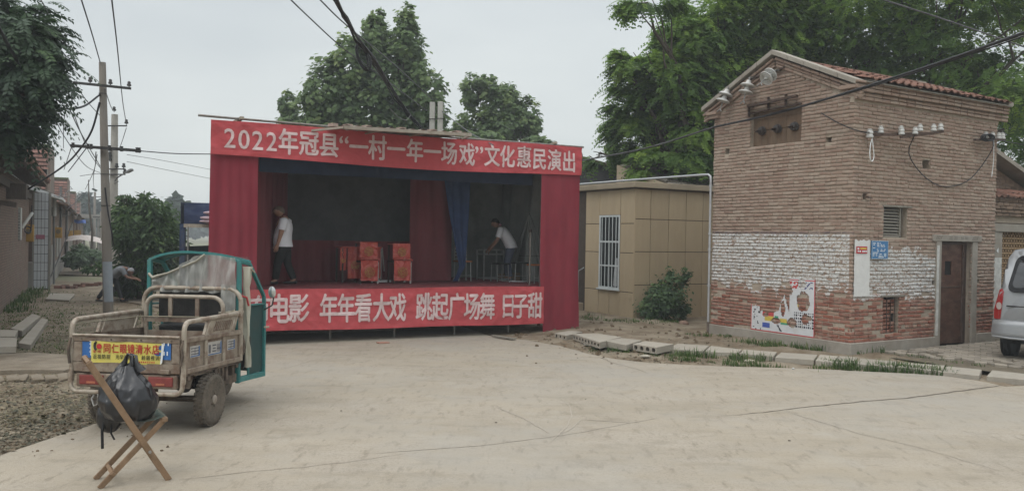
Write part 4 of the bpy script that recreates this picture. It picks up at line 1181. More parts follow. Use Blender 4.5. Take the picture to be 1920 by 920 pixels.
def rrect(x0, x1, z0, z1, r_, taper=0, n_=5):
    P = []
    for cx, cz, a0 in ((x1-r_, z1-r_, 0), (x0+r_, z1-r_, 90), (x0+r_, z0+r_, 180), (x1-r_, z0+r_, 270)):
        for k in range(n_+1):
            a = R(a0 + 90*k/n_); z_ = cz + r_*math.sin(a); x_ = cx + r_*math.cos(a)
            x_ *= 1 - taper*(z_-z0)/(z1-z0); P.append((x_, z_))
    return P
tg = tailpatch('tailgate', vanp, rrect(-.665, .665, .60, 1.76, .09, .17), .018, van)
tailpatch('rear_window', frit, rrect(-.60, .60, 1.10, 1.68, .11, .13), .030, tg)
tailpatch('glass', vglass, rrect(-.53, .53, 1.17, 1.61, .08, .12), .036, tg)
tailpatch('trim_groove', frit, rrect(-.60, -.2, .87, .885, .006), .022, tg)
tailpatch('handle', vang, rrect(-.12, .12, .92, 1.0, .03), .035, tg)
tailpatch('plate_recess', vang, rrect(-.28, .28, .70, .86, .03), .026, tg)
for s_ in (-1, 1):
    P = [(s_*W2*1.0, .66), (s_*.69, .66), (s_*.665, .9), (s_*.645, 1.10), (s_*.68, 1.15), (s_*.72, 1.13), (s_*.765, .95), (s_*W2*1.005, .80)]
    if s_ > 0: P = P[::-1]
    tl = tailpatch('tail_lamp', lred, P, .03, van, thick=.12)
    P = [(s_*(.715) + .045*math.cos(q), .87 + .06*math.sin(q)) for q in [i*math.pi/7 for i in range(14)]]
    tailpatch('lens', lclear, P, .042, tl)
# bumper wraps the corner
mb = MB()
def bmp(i, j):
    a = (i*2-1); x_ = a*(W2+.015); yb = -.11 + .10*abs(a)**8
    prof = [(.0, .37), (-.02, .42), (-.01, .52), (.0, .60), (.035, .645), (.09, .655)]
    f = j*(len(prof)-1); k = min(int(f), len(prof)-2); t = f-k
    d = prof[k][0]*(1-t)+prof[k+1][0]*t; z_ = prof[k][1]*(1-t)+prof[k+1][1]*t
    return (x_ - (a > 0)*d*.3 + (a < 0)*d*.3, yb + d, z_)
mb.grid(30, 15, bmp)
for s_ in (-1, 1):
    mb.grid(6, 10, lambda i, j, s_=s_: (s_*(W2+.015) , -.01 + .40*i, .37 + .28*j))
mb.build('bumper', vanp, van, smooth=50)
mb = MB(); mb.tube([(-.79, -.06, .385), (-.5, -.135, .375), (.5, -.135, .375), (.79, -.06, .385)], .018, 8); mb.build('bumper_lip', _MC['silver paint'], van, smooth=60)
for s_ in (-1, 1):
    for y_, nm in ((.62, 'rear'), (3.05, 'front')):
        mt = Matrix.Translation((s_*.70, y_, .29)) @ Matrix.Rotation(R(90), 4, 'Y')
        mb = MB(); mb.lathe([(.19, -.09), (.27, -.092), (.288, -.07), (.29, -.05), (.282, -.045), (.282, -.035), (.29, -.03), (.29, .03), (.282, .035), (.282, .045), (.29, .05), (.288, .07), (.27, .092), (.19, .09)], 32, mt)
        wl2 = mb.build('wheel', vdark, van, smooth=40)
        mb = MB(); mb.lathe([(.19, -.05), (.18, .05), (.05, .04), (.04, .06), (.0, .06)], 20, mt, cap=False); mb.build('rim', vang, wl2, smooth=40)
mb = MB(); mb.bx(-.7, .7, .1, 3.4, .28, .42); mb.build('underbody', vdark, van)
mb = MB()
for s_ in (-1, 1):
    mb.add([(s_*.742, 1.0, 1.12), (s_*.742, 2.0, 1.12), (s_*.69, 2.0, 1.6), (s_*.69, 1.0, 1.6)], [(0,1,2,3)])
    mb.add([(s_*.742, 2.1, 1.12), (s_*.742, 3.0, 1.12), (s_*.69, 2.8, 1.6), (s_*.69, 2.1, 1.6)], [(0,1,2,3)])
mb.v = [(a*1.04, b_, c) for a, b_, c in mb.v]
mb.build('side_window', vglass, van)
# ================================================================== STAGE
SA = math.atan2(3.6, 7.05)
S0 = Vector((-5.51, 15.0, 0)); DS = Vector((math.cos(SA), math.sin(SA), 0)); NS = Vector((-math.sin(SA), math.cos(SA), 0))
FZ, SW, SD = 1.035, 7.9, 3.9
def SP(s, b, z=0): return S0 + DS*s + NS*b + Vector((0, 0, z))
def s_of(u, v): return (hit(u, v, S0, NS) - S0).dot(DS)
def z_of(u, v): return hit(u, v, S0, NS).z
st = thing('stage', 'makeshift village stage with black tarpaulin box and dark red carpeted floor', 'stage', S0, SA)
clothr = mat('red curtain cloth', (.20, .024, .037), .9, .15, 3, (.25, .05, .06), 2, .4, bump=.15, bscale=250, stretch=(1, 1, .25))
bannr = mat('bright red banner cloth', (.44, .072, .08), .85, .07, 4, (.37, .055, .062), 3, .6, bump=.5, bscale=9)
tarpd = mat('black tarpaulin', (.055, .058, .058), .85, .15, 3, (.08, .085, .085), 1.5, .5, bump=.3, bscale=6)
tarpg = mat('grey green tarpaulin', (.20, .215, .20), .85, .15, 2, (.27, .285, .26), 2.5, .5, bump=.3, bscale=6)
wing = mat('dark red wing cloth', (.15, .035, .04), .92, .15, 3, stretch=(1, 1, .3), bump=.2, bscale=30)
bluec = mat('blue side cloth', (.035, .06, .14), .9, .15, 3, (.05, .085, .2), 2, .5, bump=.2, bscale=20)
carpet = mat('red stage carpet', (.17, .035, .04), .95, .3, 5, (.09, .04, .04), 14, .7, bump=.3, bscale=90)
steel = mat('painted steel tube', (.22, .21, .19), .6, .25, 9, (.14, .09, .06), 6, .6, metal=.3)
# platform and carpet with a woven grid relief near the front
mb = MB(); mb.bx(.1, SW-.05, .06, SD, FZ-.14, FZ-.035); mb.build('platform', mat('platform plank', (.10, .075, .05), .9, .3, 6), st)
mb = MB()
for j in range(10): mb.bx(.12, SW-.07, .02 + j*.385, .02 + (j+1)*.385 - .012, FZ-.035, FZ - .008)
tag(mb.build('floor_board', mat('platform plank', (.1,.075,.05)), st), kind='stuff')
mb = MB()
mb.grid(150, 60, lambda i, j: (.05 + (SW-.1)*i, .0 + SD*j, FZ + .006*math.sin(i*360)*(1 if j < .9 else 0) + .012*noise.noise(Vector((i*14, j*8, 0))) + .004))
mb.build('carpet', carpet, st, smooth=60)
# supports under the floor
for s_ in (1.0, 2.3, 3.65, 5.0, 6.3, 7.5):
    for b_ in (.35, 2.0, 3.6):
        mb = MB(); mb.tube([(s_, b_, 0), (s_, b_, FZ-.14)], .025, 8); mb.build('support', steel, st)
mb = MB(); mb.tube([(.3, .35, .3), (7.8, .35, .3)], .02, 6); mb.build('brace', steel, st)
mb = MB(); mb.tube([(.3, 1.6, .03), (4.2, 1.4, .03)], .02, 6); mb.build('brace', steel, st)
# frame
for (a, b_) in (((.04, .08, 0), (.04, .08, 4.17)), ((SW-.06, .08, 0), (SW-.06, .08, 4.17)), ((.64, SD, 0), (.64, SD, 3.9)), ((SW-.06, SD, 0), (SW-.06, SD, 4.0)), ((.70, .12, 1), (.70, .12, 4.1)), ((6.98, .12, 1), (6.98, .12, 4.1))):
    mb = MB(); mb.tube([a, b_], .025, 8); mb.build('post', steel, st)
mb = MB(); mb.tube([(-.27, .04, 4.24), (2.5, .03, 4.215), (5, .03, 4.19), (8.0, .04, 4.20)], .022, 8); mb.build('top_rail', steel, st, smooth=60)
for s_ in (.45, 2.62, 7.2):
    mb = MB(); mb.bar((s_-.12, .4, 4.14), (s_+.05, -.02, 4.25), .07, .05); mb.build('clamp_block', mat('grey wood block', (.3, .26, .2), .9, .2, 9), st)
# tarpaulin roof, back and sides
mb = MB()
mb.grid(20, 12, lambda i, j: (SW*i + .155*SD*j*(1-i), .08 + SD*j, 4.08 - .12*j + .05*noise.noise(Vector((i*5, j*5, 3)))))
mb.grid(20, 10, lambda i, j: (.155*SD*(1-i) + SW*i, SD + .04*noise.noise(Vector((i*9, j*3, 1))), 3.98*j*1.0))
mb.build('tarpaulin_roof', tarpd, st, smooth=60)
mb = MB()
mb.grid(12, 10, lambda i, j: (.02 + .155*SD*i + .02*noise.noise(Vector((i*9, j*3, 1))), .1 + (SD-.1)*i, 4.0*j))
mb.build('tarpaulin_side', tarpd, st, smooth=60)
def pleat(s, z, amp, f, seed): return amp*math.sin(s*f + 1.3*noise.noise(Vector((s*1.5, z*.4, seed)))*2) + amp*.6*noise.noise(Vector((s*3, z*.8, seed+5)))
def curtain(name, a, b, z0, z1, m_, label, nx=60, nz_=30, amp=.03, f=22, seed=0, shape=None, cat='curtain', parent=None, flare=0):
    """cloth hung from a (s, depth) to b; shape(i, j) may move points"""
    (s0, b0), (s1, b1) = a, b; l = math.hypot(s1-s0, b1-b0); nx_, ny_ = -(b1-b0)/l, (s1-s0)/l
    mb = MB()
    def fn(i, j):
        z = z1 + (z0(i) if callable(z0) else z0)*j - z1*j
        p = pleat(i*l, z, amp*(.4 + .6*j), f, seed)
        s, q = s0 + (s1-s0)*i, b0 + (b1-b0)*i
        if shape: s, q, z = shape(i, j, s, q, z)
        return (s + nx_*p, q - ny_*p*1.0 + flare*0, z)
    mb.grid(nx, nz_, fn)
    o = mb.build(name, m_, parent, smooth=70)
    if parent is None:
        o.location = S0; o.rotation_euler = (0, 0, SA); tag(o, label, cat)
    return o
# backdrop: nearly black cloth, red lower part
curtain('backdrop', (1.6, 2.98), (5.6, 2.98), 1.9, 3.95, tarpd, '', 40, 12, .02, 5, 3, parent=st)
curtain('red_dado', (1.2, 2.94), (5.6, 2.94), FZ+.01, 1.97, wing, '', 120, 8, .03, 26, 5, parent=st)
# side opening, stage left of the blue cloth: grey tarpaulin behind
curtain('grey_tarpaulin', (4.8, 3.80), (7.86, 3.80), FZ-.02, 3.95, tarpg, '', 90, 20, .07, 7, 8, parent=st)
curtain('grey_tarpaulin', (7.80, 3.85), (7.74, .1), FZ-.02, 4.0, tarpg, '', 90, 24, .09, 6, 9, parent=st,
        shape=lambda i, j, s, q, z: (s - .25*math.sin(math.pi*i)*j*.6, q, z))
for k in range(7):
    mb = MB(); b_ = .5 + k*.42; mb.tube([(7.62, 1.9, 2.7), (7.62 - .1*(k % 2), b_, FZ+.02)], .016, 6); mb.build('tarpaulin_fold', tarpg, st, smooth=60)
curtain('wing_curtain', (.80, .30), (1.97, 2.92), FZ+.02, 3.95, wing, 'dark red wing curtain at the left inside the stage, behind the standing man', 60, 20, .04, 14, 11)
curtain('wing_curtain', (4.62, 2.2), (5.70, 2.2), FZ+.02, 3.95, wing, 'dark red wing curtain right of the covered stage chairs', 60, 20, .035, 16, 13)
def bshape(i, j, s, q, z):
    f = j**1.25
    left = s + (.42*f)*(1-i); c = 5.83
    w_ = 1 - .93*f**1.4 if True else 1
    s2 = c + (s - c)*max(.16, 1 - .9*f)
    if j > .88: s2 -= (j-.88)*1.6
    return (s2, q - .25*f, z)
curtain('side_curtain', (5.36, 2.05), (6.10, 2.05), FZ+.03, 3.95, bluec, 'blue cloth gathered to a narrow foot, right of the dark red wing curtain', 40, 34, .05, 18, 17, shape=bshape)
curtain('valance', (.9, .5), (6.95, .5), 3.30, 3.95, mat('dark navy valance', (.02, .03, .06), .9, .2, 3), '', 60, 4, .02, 9, 19, parent=st)
# red curtains at both sides of the opening
curtain('front_curtain', (-.05, .03), (.80, .03), .42, 3.60, clothr, 'tall red curtain at the left end of the stage front', 60, 30, .018, 30, 21, shape=lambda i, j, s, q, z: (s - .02*j*(1-i), q, z))
curtain('front_curtain', (6.88, .0), (7.88, .0), lambda i: .02 + .02*math.sin(i*9), 3.60, clothr, 'tall red curtain reaching the ground at the right end of the stage front', 60, 30, .014, 16, 23,
        shape=lambda i, j, s, q, z: (s + (.10*(1-i) + .04*i)*sst(.6, 1, j), q - .02, z))
# banners
def wave(s, z, seed, a=1.0):
    return a*(.012*noise.noise(Vector((s*1.3, z*2.5, seed))) + .012*noise.noise(Vector((s*4+z*3, z*5 - s*2, seed+3))) + .006*noise.noise(Vector((s*11 + z*9, z*13, seed+7))))
def banner(name, s0, s1, zt, zb, off, seed, label, chars, drop=0):
    t_ = thing(name, label, 'banner', S0, SA)
    mb = MB()
    mb.grid(260, 24, lambda i, j: (s0 + (s1-s0)*i, -off - wave(s0 + (s1-s0)*i, zb(i)*j + zt(i)*(1-j), seed, 1.6), zt(i)*(1-j) + zb(i)*j))
    mb.build('cloth', bannr, t_, smooth=70)
    whitep = mat('faded white lettering', (.60, .47, .46), .85, .12, 12, (.50, .30, .30), 9, .5, (.5, .7))
    for ch, u, v, h, wd in chars:
        s, z = s_of(u, v), z_of(u, v)
        mb = MB()
        lettering(mb, ch, lambda x, y, k: (s + x, -off - .007 - k - wave(s + x, z + y, seed, 1.6), z + y), h, wd, .027 if ch not in '“”2022' else .012)
        mb.build('character', whitep, t_)
    return t_
zt = lambda i: 4.165 + .015*math.sin(i*9); zbn = lambda i: 3.525 - .05*math.sin(i*math.pi)*0 + .02*math.sin(i*7+1) - .03*math.sin(i*math.pi)
TX = [('2',430,259,.50,.44),('0',456.5,261.5,.50,.44),('2',482,263.5,.50,.44),('2',508,265.5,.50,.44),('年',539.5,267.5,.52,.39),('冠',578,270,.50,.39),('县',615.5,273,.50,.40),('“',643,274,.56,.5),
      ('一',671,277,.5,.40),('村',706,278.5,.52,.39),('一',741,281,.5,.40),('年',776,284,.50,.375),('一',808,286,.5,.40),('场',840,288.5,.50,.375),('戏',873.5,290.5,.50,.375),('”',896,292,.56,.5),
      ('文',920.5,292.5,.50,.375),('化',949,294.5,.50,.375),('惠',980,296,.50,.375),('民',1009,299,.50,.375),('演',1037,301.5,.50,.375),('出',1064.5,304,.50,.375)]
banner('top_banner', -.06, 7.90, zt, zbn, .06, 31, 'long red banner with white 2022 lettering across the top of the stage', TX)
mb = MB()
LX = [('有',487,578,.52,.40),('电',522,579,.60,.41),('影',559,577.5,.58,.41),('年',615,578,.60,.375),('年',647.5,577.5,.60,.375),('看',680,577,.60,.375),('大',713.5,576.5,.60,.375),('戏',744,576,.60,.375),
      ('跳',793.5,575,.60,.375),('起',823.5,574.5,.60,.375),('广',854,574.5,.60,.375),('场',883,574.5,.60,.40),('舞',911.5,574,.60,.375),('日',950.5,573,.56,.375),('子',974,573,.58,.40),('甜',1001,572.5,.60,.375)]
banner('floor_banner', .60, 6.98, lambda i: 1.045 + .008*math.sin(i*11), lambda i: .262 - .05*i + .008*math.sin(i*13), .05, 47, 'red banner with large white characters along the edge of the stage floor', LX)
# small sheet roof resting on top of the stage
sr = thing('sheet_roof', 'pale sheet metal awning on a steel frame jutting over the top banner', 'awning', S0, SA)
awn = mat('dusty sheet metal', (.33, .29, .24), .7, .15, 4, (.22, .17, .13), 3, .6, metal=.1)
a0 = SP(2.75, 1.3, 4.25); 
P = [(3.0, -.62, 4.30), (5.62, -.62, 4.30), (5.75, 1.4, 4.60), (2.75, 1.4, 4.60)]
e1, e2 = D(645, 239, 15.3), D(883, 253, 16.6)
def toS(p): q = p - S0; return (q.dot(DS), q.dot(NS), q.z)
E1, E2 = toS(e1), toS(e2)
mb = MB(); mb.tube([E1, E2], .045, 4); mb.tube([(E1[0]-.75, E1[1]+1.3, E1[2]-.02), E1], .028, 4); mb.tube([(E2[0]+.25, E2[1]+1.5, E2[2]), E2], .028, 4)
for f in (.3, .65): 
    q = Vector(E1).lerp(Vector(E2), f); mb.tube([q, q + Vector((-.3, 1.3, -.02))], .02, 4)
mb.build('frame', awn, sr)
mb = MB(); A, B_ = Vector(E1), Vector(E2)
mb.grid(40, 4, lambda i, j: tuple(A.lerp(B_, i) + Vector((-.3*j, 1.5*j, .045 + .05*j*0 + .018*math.sin(i*75)))))
mb.build('sheet', awn, sr, smooth=40)
for f in (-.05, .06, .2, .47, .72, .93):
    q = A.lerp(B_, f) + Vector((0, .3, .07)); mb = MB(); mb.box(q, (.12, .16, .06), .4); mb.build('brick', mat('pinkish stone', (.36, .27, .23), .9, .2, 9), sr)

# ---------------------------------------------------------------- things on the stage
satin = mat('red gold satin', (.42, .06, .045), .42, .22, 4, (.42, .20, .07), 16, .55, (.55, .66), .25, 30, spec=.5)
gold = mat('gold embroidery', (.42, .22, .07), .5, .25, 25, (.36, .07, .05), 18, .8, (.48, .56), bump=.5, bscale=60)
darkw = mat('dark varnished wood', (.045, .03, .025), .5, .2, 9)
palem = mat('worn pale metal', (.32, .31, .29), .45, .2, 9, metal=.4)
def satin_sheet(t_, s0, s1, b_, z0, z1, seed, emb=True, lean=0, name='cover'):
    mb = MB(); 
    mb.grid(22, 18, lambda i, j: (s0 + (s1-s0)*i, b_ - lean*j + .03*noise.noise(Vector((i*4, j*3, seed))) + .02*noise.noise(Vector((i*9, j*11, seed))) - .012*math.sin(i*math.pi), z1 + (z0-z1)*j + .012*noise.noise(Vector((i*3, j, seed+9)))*j))
    o = mb.build(name, satin, t_, smooth=70)
    if emb:
        cx, cz, r_ = (s0+s1)/2, z0 + (z1-z0)*.42, min(s1-s0, z1-z0)*.27
        mb = MB(); 
        for k in range(3):
            ra = r_*(.34 + .33*k)
            mb.tube([(cx + ra*math.cos(q), b_ - lean*.5 - .030, cz + ra*math.sin(q)) for q in [i*math.pi/10 for i in range(20)]], .010, 4, closed=True)
        for k in range(8):
            q = k*math.pi/4; mb.tube([(cx + .2*r_*math.cos(q), b_ - lean*.5 - .03, cz + .2*r_*math.sin(q)), (cx + r_*1.15*math.cos(q), b_ - lean*.5 - .03, cz + r_*1.15*math.sin(q))], .008, 4)
        mb.build('embroidery', gold, o)
    return o
def opera_chair(s, b_, w_, h, label, side='R'):
    t_ = thing('covered_chair', label, 'chair', SP(s, b_, FZ), SA, 'stage chairs under red embroidered covers')
    seat = .50
    for x_ in (-w_/2+.02, w_/2-.02):
        mb = MB(); mb.bar((x_, .40, 0), (x_, .40, h-.02), .035); mb.build('leg', palem if x_ > 0 else darkw, t_)
        mb = MB(); mb.bar((x_, 0, 0), (x_, 0, seat), .035); mb.build('leg', palem if x_ > 0 else darkw, t_)
    mb = MB(); mb.bx(-w_/2, w_/2, -.02, .42, seat-.03, seat+.01); mb.build('seat', darkw, t_, bevel=.005)
    mb = MB(); mb.bx(-w_/2-.0, w_/2, -.01, .06, seat+.035, seat+.06); mb.bar((w_/2+.02, 0, seat+.03), (w_/2+.02, .4, seat+.03), .04, .03); mb.build('armrest', satin, t_, bevel=.004)
    satin_sheet(t_, -w_/2+.0, w_/2-.03, -.045, .07, seat+.02, s)
    satin_sheet(t_, -w_/2-.02, w_/2-.03, .0, seat+.07, h, s+4, True)
    mb = MB(); mb.bx(-w_/2-.0, w_/2-.04, .02, .44, h-.03, h-.012); mb.build('cover_top', satin, t_)
    return t_
opera_chair(3.50, 1.66, .42, .92, 'chair in red gold satin covers standing in front of the covered table')
opera_chair(4.21, 1.50, .42, .90, 'chair in red gold satin covers standing apart on the right')
tb = thing('covered_table', 'table hung with red gold satin cloths behind the middle chair', 'table', SP(3.44, 2.25, FZ), SA)
for x_ in (-.44, .44):
    for y_ in (-.2, .3):
        mb = MB(); mb.bar((x_, y_, 0), (x_, y_, .78), .035); mb.build('leg', palem if x_ > 0 else darkw, tb)
mb = MB(); mb.bx(-.46, .46, -.24, .34, .78, .81); mb.build('tabletop', satin, tb, bevel=.006)
satin_sheet(tb, -.34, -.02, -.26, .10, .80, 71); satin_sheet(tb, .05, .42, -.26, .10, .80, 73); satin_sheet(tb, -.50, -.36, -.2, .28, .79, 75)
mb = MB(); mb.bar((.46, -.22, .8), (.52, -.22, .26), .04, .02); mb.build('strap', palem, tb)
mb = MB(); mb.bx(-.3, .35, .2, .22, 0, .05)
# prop lying flat between the chairs
o = MB(); o.bx(3.80, 4.12, 2.0, 2.3, FZ+.01, FZ+.05); o = o.build('white_board', wprint, None, loc=S0); o.rotation_euler = (0, 0, SA); tag(o, 'pale flat board lying on the stage floor between the covered chairs', 'board')
# steel frame table, stools, small chair, boxes on the right
ftube = mat('silver tube', (.38, .39, .38), .35, .15, 9, metal=.6)
ft = thing('frame_table', 'silver tubular frame table the bending man is handling', 'table', SP(6.92, 2.62, FZ), SA)
for x_ in (-.27, .27):
    for y_ in (-.2, .2):
        mb = MB(); mb.bar((x_, y_, 0), (x_, y_, .76), .03); mb.build('leg', ftube, ft)
mb = MB(); 
for z_ in (.76, .65, .05):
    mb.bar((-.27, -.2, z_), (.27, -.2, z_), .022, .03); mb.bar((-.27, .2, z_), (.27, .2, z_), .022, .03)
    mb.bar((-.27, -.2, z_), (-.27, .2, z_), .022, .03); mb.bar((.27, -.2, z_), (.27, .2, z_), .022, .03)
mb.build('rail', ftube, ft)
mb = MB(); mb.bx(-.29, .29, -.22, .22, .775, .79); mb.build('tabletop', mat('grey laminate', (.22, .22, .21), .5, .1, 5), ft)
orange = mat('orange seat', (.45, .16, .06), .55, .12, 9)
def stool(s, b_, top, label, back=False, w_=.34, h=.46, rz=0):
    t_ = thing('stool' if not back else 'small_chair', label, 'stool' if not back else 'chair', SP(s, b_, FZ), SA + rz, None)
    for x_ in (-w_/2+.02, w_/2-.02):
        for y_ in (-w_/2+.03, w_/2-.03):
            mb = MB(); mb.tube([(x_, y_, 0), (x_*.93, y_*.93, h if not (back and y_ > 0) else .82)], .011, 6); mb.build('leg', ftube, t_)
    mb = MB(); mb.prism([(-w_/2, -w_/2), (w_/2, -w_/2), (w_/2, w_/2), (-w_/2, w_/2)], h, h+.035); mb.build('seat', top, t_, bevel=.012, seg=2)
    mb = MB(); mb.tube([(-w_/2+.02, -w_/2+.03, .14), (w_/2-.02, -w_/2+.03, .14)], .008, 6); mb.build('stretcher', ftube, t_)
    if back:
        for z_ in (.58, .66, .74, .81):
            mb = MB(); mb.bx(-w_/2+.03, w_/2-.03, w_/2-.05, w_/2-.03, z_-.022, z_+.022); mb.build('back_slat', darkw if z_ < .8 else rprint, t_)
    return t_
stool(6.08, 2.42, orange, 'small chair with orange seat and dark slatted back beside the blue cloth', True, .36)
stool(6.86, 1.95, mat('dark vinyl seat', (.03, .03, .03), .5, .1, 9), 'dark topped steel stool in front of the frame table', False, .36, .42, .1)
stool(7.42, 1.10, orange, 'orange topped stool at the right edge of the stage opening', False, .36, .42, .05)
stool(7.36, 1.90, _MC['dark vinyl seat'], 'dark topped stool behind the bending man', False, .36, .44, -.1)
cardb = mat('cardboard', (.24, .17, .11), .85, .1, 5)
for x_, y_, w_, h, lb in ((7.20, 2.45, .22, .16, 'small cardboard box by the bending man, left one of two'), (7.46, 2.40, .28, .19, 'larger cardboard box beside the small one under the stool')):
    t_ = thing('cardboard_box', lb, 'box', SP(x_, y_, FZ), SA)
    mb = MB(); mb.bx(-w_/2, w_/2, -.12, .12, 0, h); mb.build('box', cardb, t_, bevel=.004)
    mb = MB(); mb.bx(-w_/2, w_/2, -.12, -.01, h+.001, h+.006); mb.bx(-w_/2, w_/2, .01, .12, h+.001, h+.006); mb.build('flap', cardb, t_)
p_ = thing('upright_pole', 'thin dark pole standing at the right edge of the stage opening', 'pole', SP(6.88, .45, FZ), SA)
mb = MB(); mb.tube([(0, 0, 0), (0, 0, 1.25)], .02, 8); mb.build('pole', steel, p_)
mb = MB(); mb.lathe([(.03, 1.2), (.035, 1.24), (.03, 1.27)], 10); mb.build('collar', darkw, p_)
cable('wire', [SP(7.0, 1.2, FZ+.65), SP(7.7, .6, FZ+.72)], .006, blackc, 'thin wire slung across the right side of the stage', 'wire', .03)
cable('wire', [SP(6.9, 1.5, FZ+.02), SP(7.05, 1.7, FZ+.02), SP(7.3, 1.55, FZ+.02), SP(7.6, 1.8, FZ+.02)], .012, wprint, 'pale cable lying loose on the stage floor by the stools', 'cable')

# ---------------------------------------------------------------- truck behind the left end of the stage
tk = thing('cargo_truck', 'truck with dark blue tarpaulin over a dark open load bed behind the stage', 'truck', D(338, 440, 23.0), R(6)); tk.location.z = 0
btarp = mat('dark blue tarpaulin', (.03, .045, .105), .6, .2, 2, (.07, .09, .15), 3, .5, bump=.4, bscale=5)
steelb = mat('blue painted steel', (.03, .055, .12), .6, .25, 5, (.10, .07, .05), 5, .5)
mb = MB()
zt_ = 2.1 + (434-378)/1530*23
mb.grid(16, 8, lambda i, j: (.02 + .12*(1-j)*0 + 2.4*i + (.08 if i == 0 else 0), -.02 - .05*noise.noise(Vector((i*6+j*4, j*6-i*3, 0))), zt_ - .62*j + (-.04 if i < .03 else 0)))
mb.grid(16, 10, lambda i, j: (.02 + 2.4*i, 5*j, zt_ + .03*noise.noise(Vector((i*5, j*5, 2)))))
mb.grid(10, 8, lambda i, j: (.0 - .03*noise.noise(Vector((i*6, j*6, 9))), 5*(1-i), zt_ - .62*j))
mb.build('tarpaulin', btarp, tk, smooth=50)
mb = MB(); mb.bx(-.02, .12, 0, .12, .7, zt_-.6); mb.build('corner_post', steelb, tk)
mb = MB(); mb.bx(0, 2.4, 3.5, 3.6, .7, zt_-.5); mb.bx(.0, .06, .12, 3.5, .7, 1.7); mb.build('load_wall', mat('dark load', (.05, .05, .048), .9, .3, 4), tk)
mb = MB(); mb.bx(0, 2.4, 0, 5, .6, .75); mb.build('bed', steelb, tk)
mb = MB(); mb.bx(.1, 2.4, -.04, .1, zt_-.70, zt_-.60); mb.build('edge_board', mat('bleached board', (.40, .34, .27), .85, .3, 14, stretch=(6, 1, 1)), tk)
mb = MB(); mb.tube([(.22, -.04, .8), (.22, -.04, zt_-.68)], .022, 8); mb.build('stake', palem, tk)
mb = MB(); mb.bar((.78, -.12, .6), (1.14, -.1, zt_-.4), .05, .04); mb.build('prop', steel, tk)
for z_, x_ in ((.5, .5), (.5, 1.7)):
    for y_ in (.7, 4.2):
        mb = MB(); mb.lathe([(.25, -.12), (.45, -.13), (.5, -.09), (.5, .09), (.45, .13), (.25, .12)], 20, Matrix.Translation((x_, y_, .5)) @ Matrix.Rotation(R(90), 4, 'Y')); mb.build('wheel', vdark, tk, smooth=40)
for q, (x_, z_) in enumerate(((.95, 1.45), (.85, 1.05), (1.2, 1.0))):
    mb = MB(); mb.lathe([(.0, -.3), (.28, -.25), (.33, 0), (.28, .22), (0, .3)], 14, Matrix.Translation((x_, 2.8, z_)), cap=False); mb.build('load_sack', mat('dim sack', (.10, .095, .085), .9, .2, 6), tk, smooth=60)
pinkm = mat('pale pink sack', (.46, .34, .37), .8, .12, 6, (.38, .26, .30), 4, .5, bump=.5, bscale=9)
for k, (x_, z_, l, rz) in enumerate(((.98, .03, .75, .02), (.88, .12, .55, .1), (1.08, .17, .75, -.15), (1.0, .27, .6, .05))):
    o = MB(); o.grid(14, 12, lambda i, j: ((i-.5)*l*(1 - .12*math.cos(j*2*math.pi)), .18*math.cos(j*2*math.pi)*(math.sin(math.pi*min(max(i,.02),.98))**.4), .065*math.sin(j*2*math.pi)*(math.sin(math.pi*min(max(i,.02),.98))**.35) + .012*noise.noise(Vector((i*5, j*5, k)))))
    o = o.build('pink_sack', pinkm, None, smooth=80); o.location = tk.location + Vector((x_, .0, zt_-.56+z_)); o.rotation_euler = (0, rz*.6, R(6)+rz)
    tag(o, ['pink sack lying at the bottom of the pile on the truck', 'pink sack second from the bottom, poking out to the left', 'large pink sack lying tilted on the truck', 'topmost pink sack of the pile on the truck'][k], 'sack', 'pink sacks on the truck')
# ================================================================== CARGO TRICYCLE
TA = R(-5); TO = Vector((-3.92, 8.35, 0))
tr = thing('cargo_tricycle', 'dusty cargo tricycle with teal cab frame, rail sides and yellow banner on its tailgate', 'tricycle', TO, TA)
dust = mat('dusty beige metal', (.27, .225, .175), .62, .15, 7, (.13, .078, .052), 4, .85, (.42, .6), .2, 60, metal=.15, spec=.45)
dustl = mat('pale dusty metal', (.34, .295, .235), .55, .14, 9, (.17, .11, .075), 7, .8, (.48, .62), .15, 60, metal=.2, spec=.5)
teal = mat('teal painted tube', (.04, .18, .175), .5, .15, 9, (.12, .16, .14), 6, .5, (.5, .7))
tealp = mat('dark teal panel', (.018, .055, .055), .55, .2, 4, (.05, .06, .055), 3, .5)
muddy = mat('muddy tyre', (.105, .09, .072), .95, .3, 20, (.17, .14, .11), 4, .8, (.4, .6), .8, 60)
rimm = mat('dusty rim', (.36, .32, .27), .7, .25, 12, (.12, .085, .06), 6, .6)
chass = mat('rusty chassis', (.09, .07, .055), .85, .3, 8, (.2, .15, .11), 4, .7)
PITCH = .044
def tx(p): return Vector((p.x, p.y, p.z - PITCH*p.y))
def TB():
    m_ = MB(); m_.xf = tx; return m_
def arc(cx, cz, r_, a0, a1, y, n_=6, ax='x'):
    return [(cx + r_*math.cos(R(a0+(a1-a0)*k/n_)), y, cz + r_*math.sin(R(a0+(a1-a0)*k/n_))) for k in range(n_+1)]
HW, BL = .60, 1.40
Z0, Z1, Z2 = .655, 1.02, 1.185
mb = TB(); mb.bx(-HW, HW, 0.02, BL, Z0-.03, Z0); mb.build('bed', chass, tr)
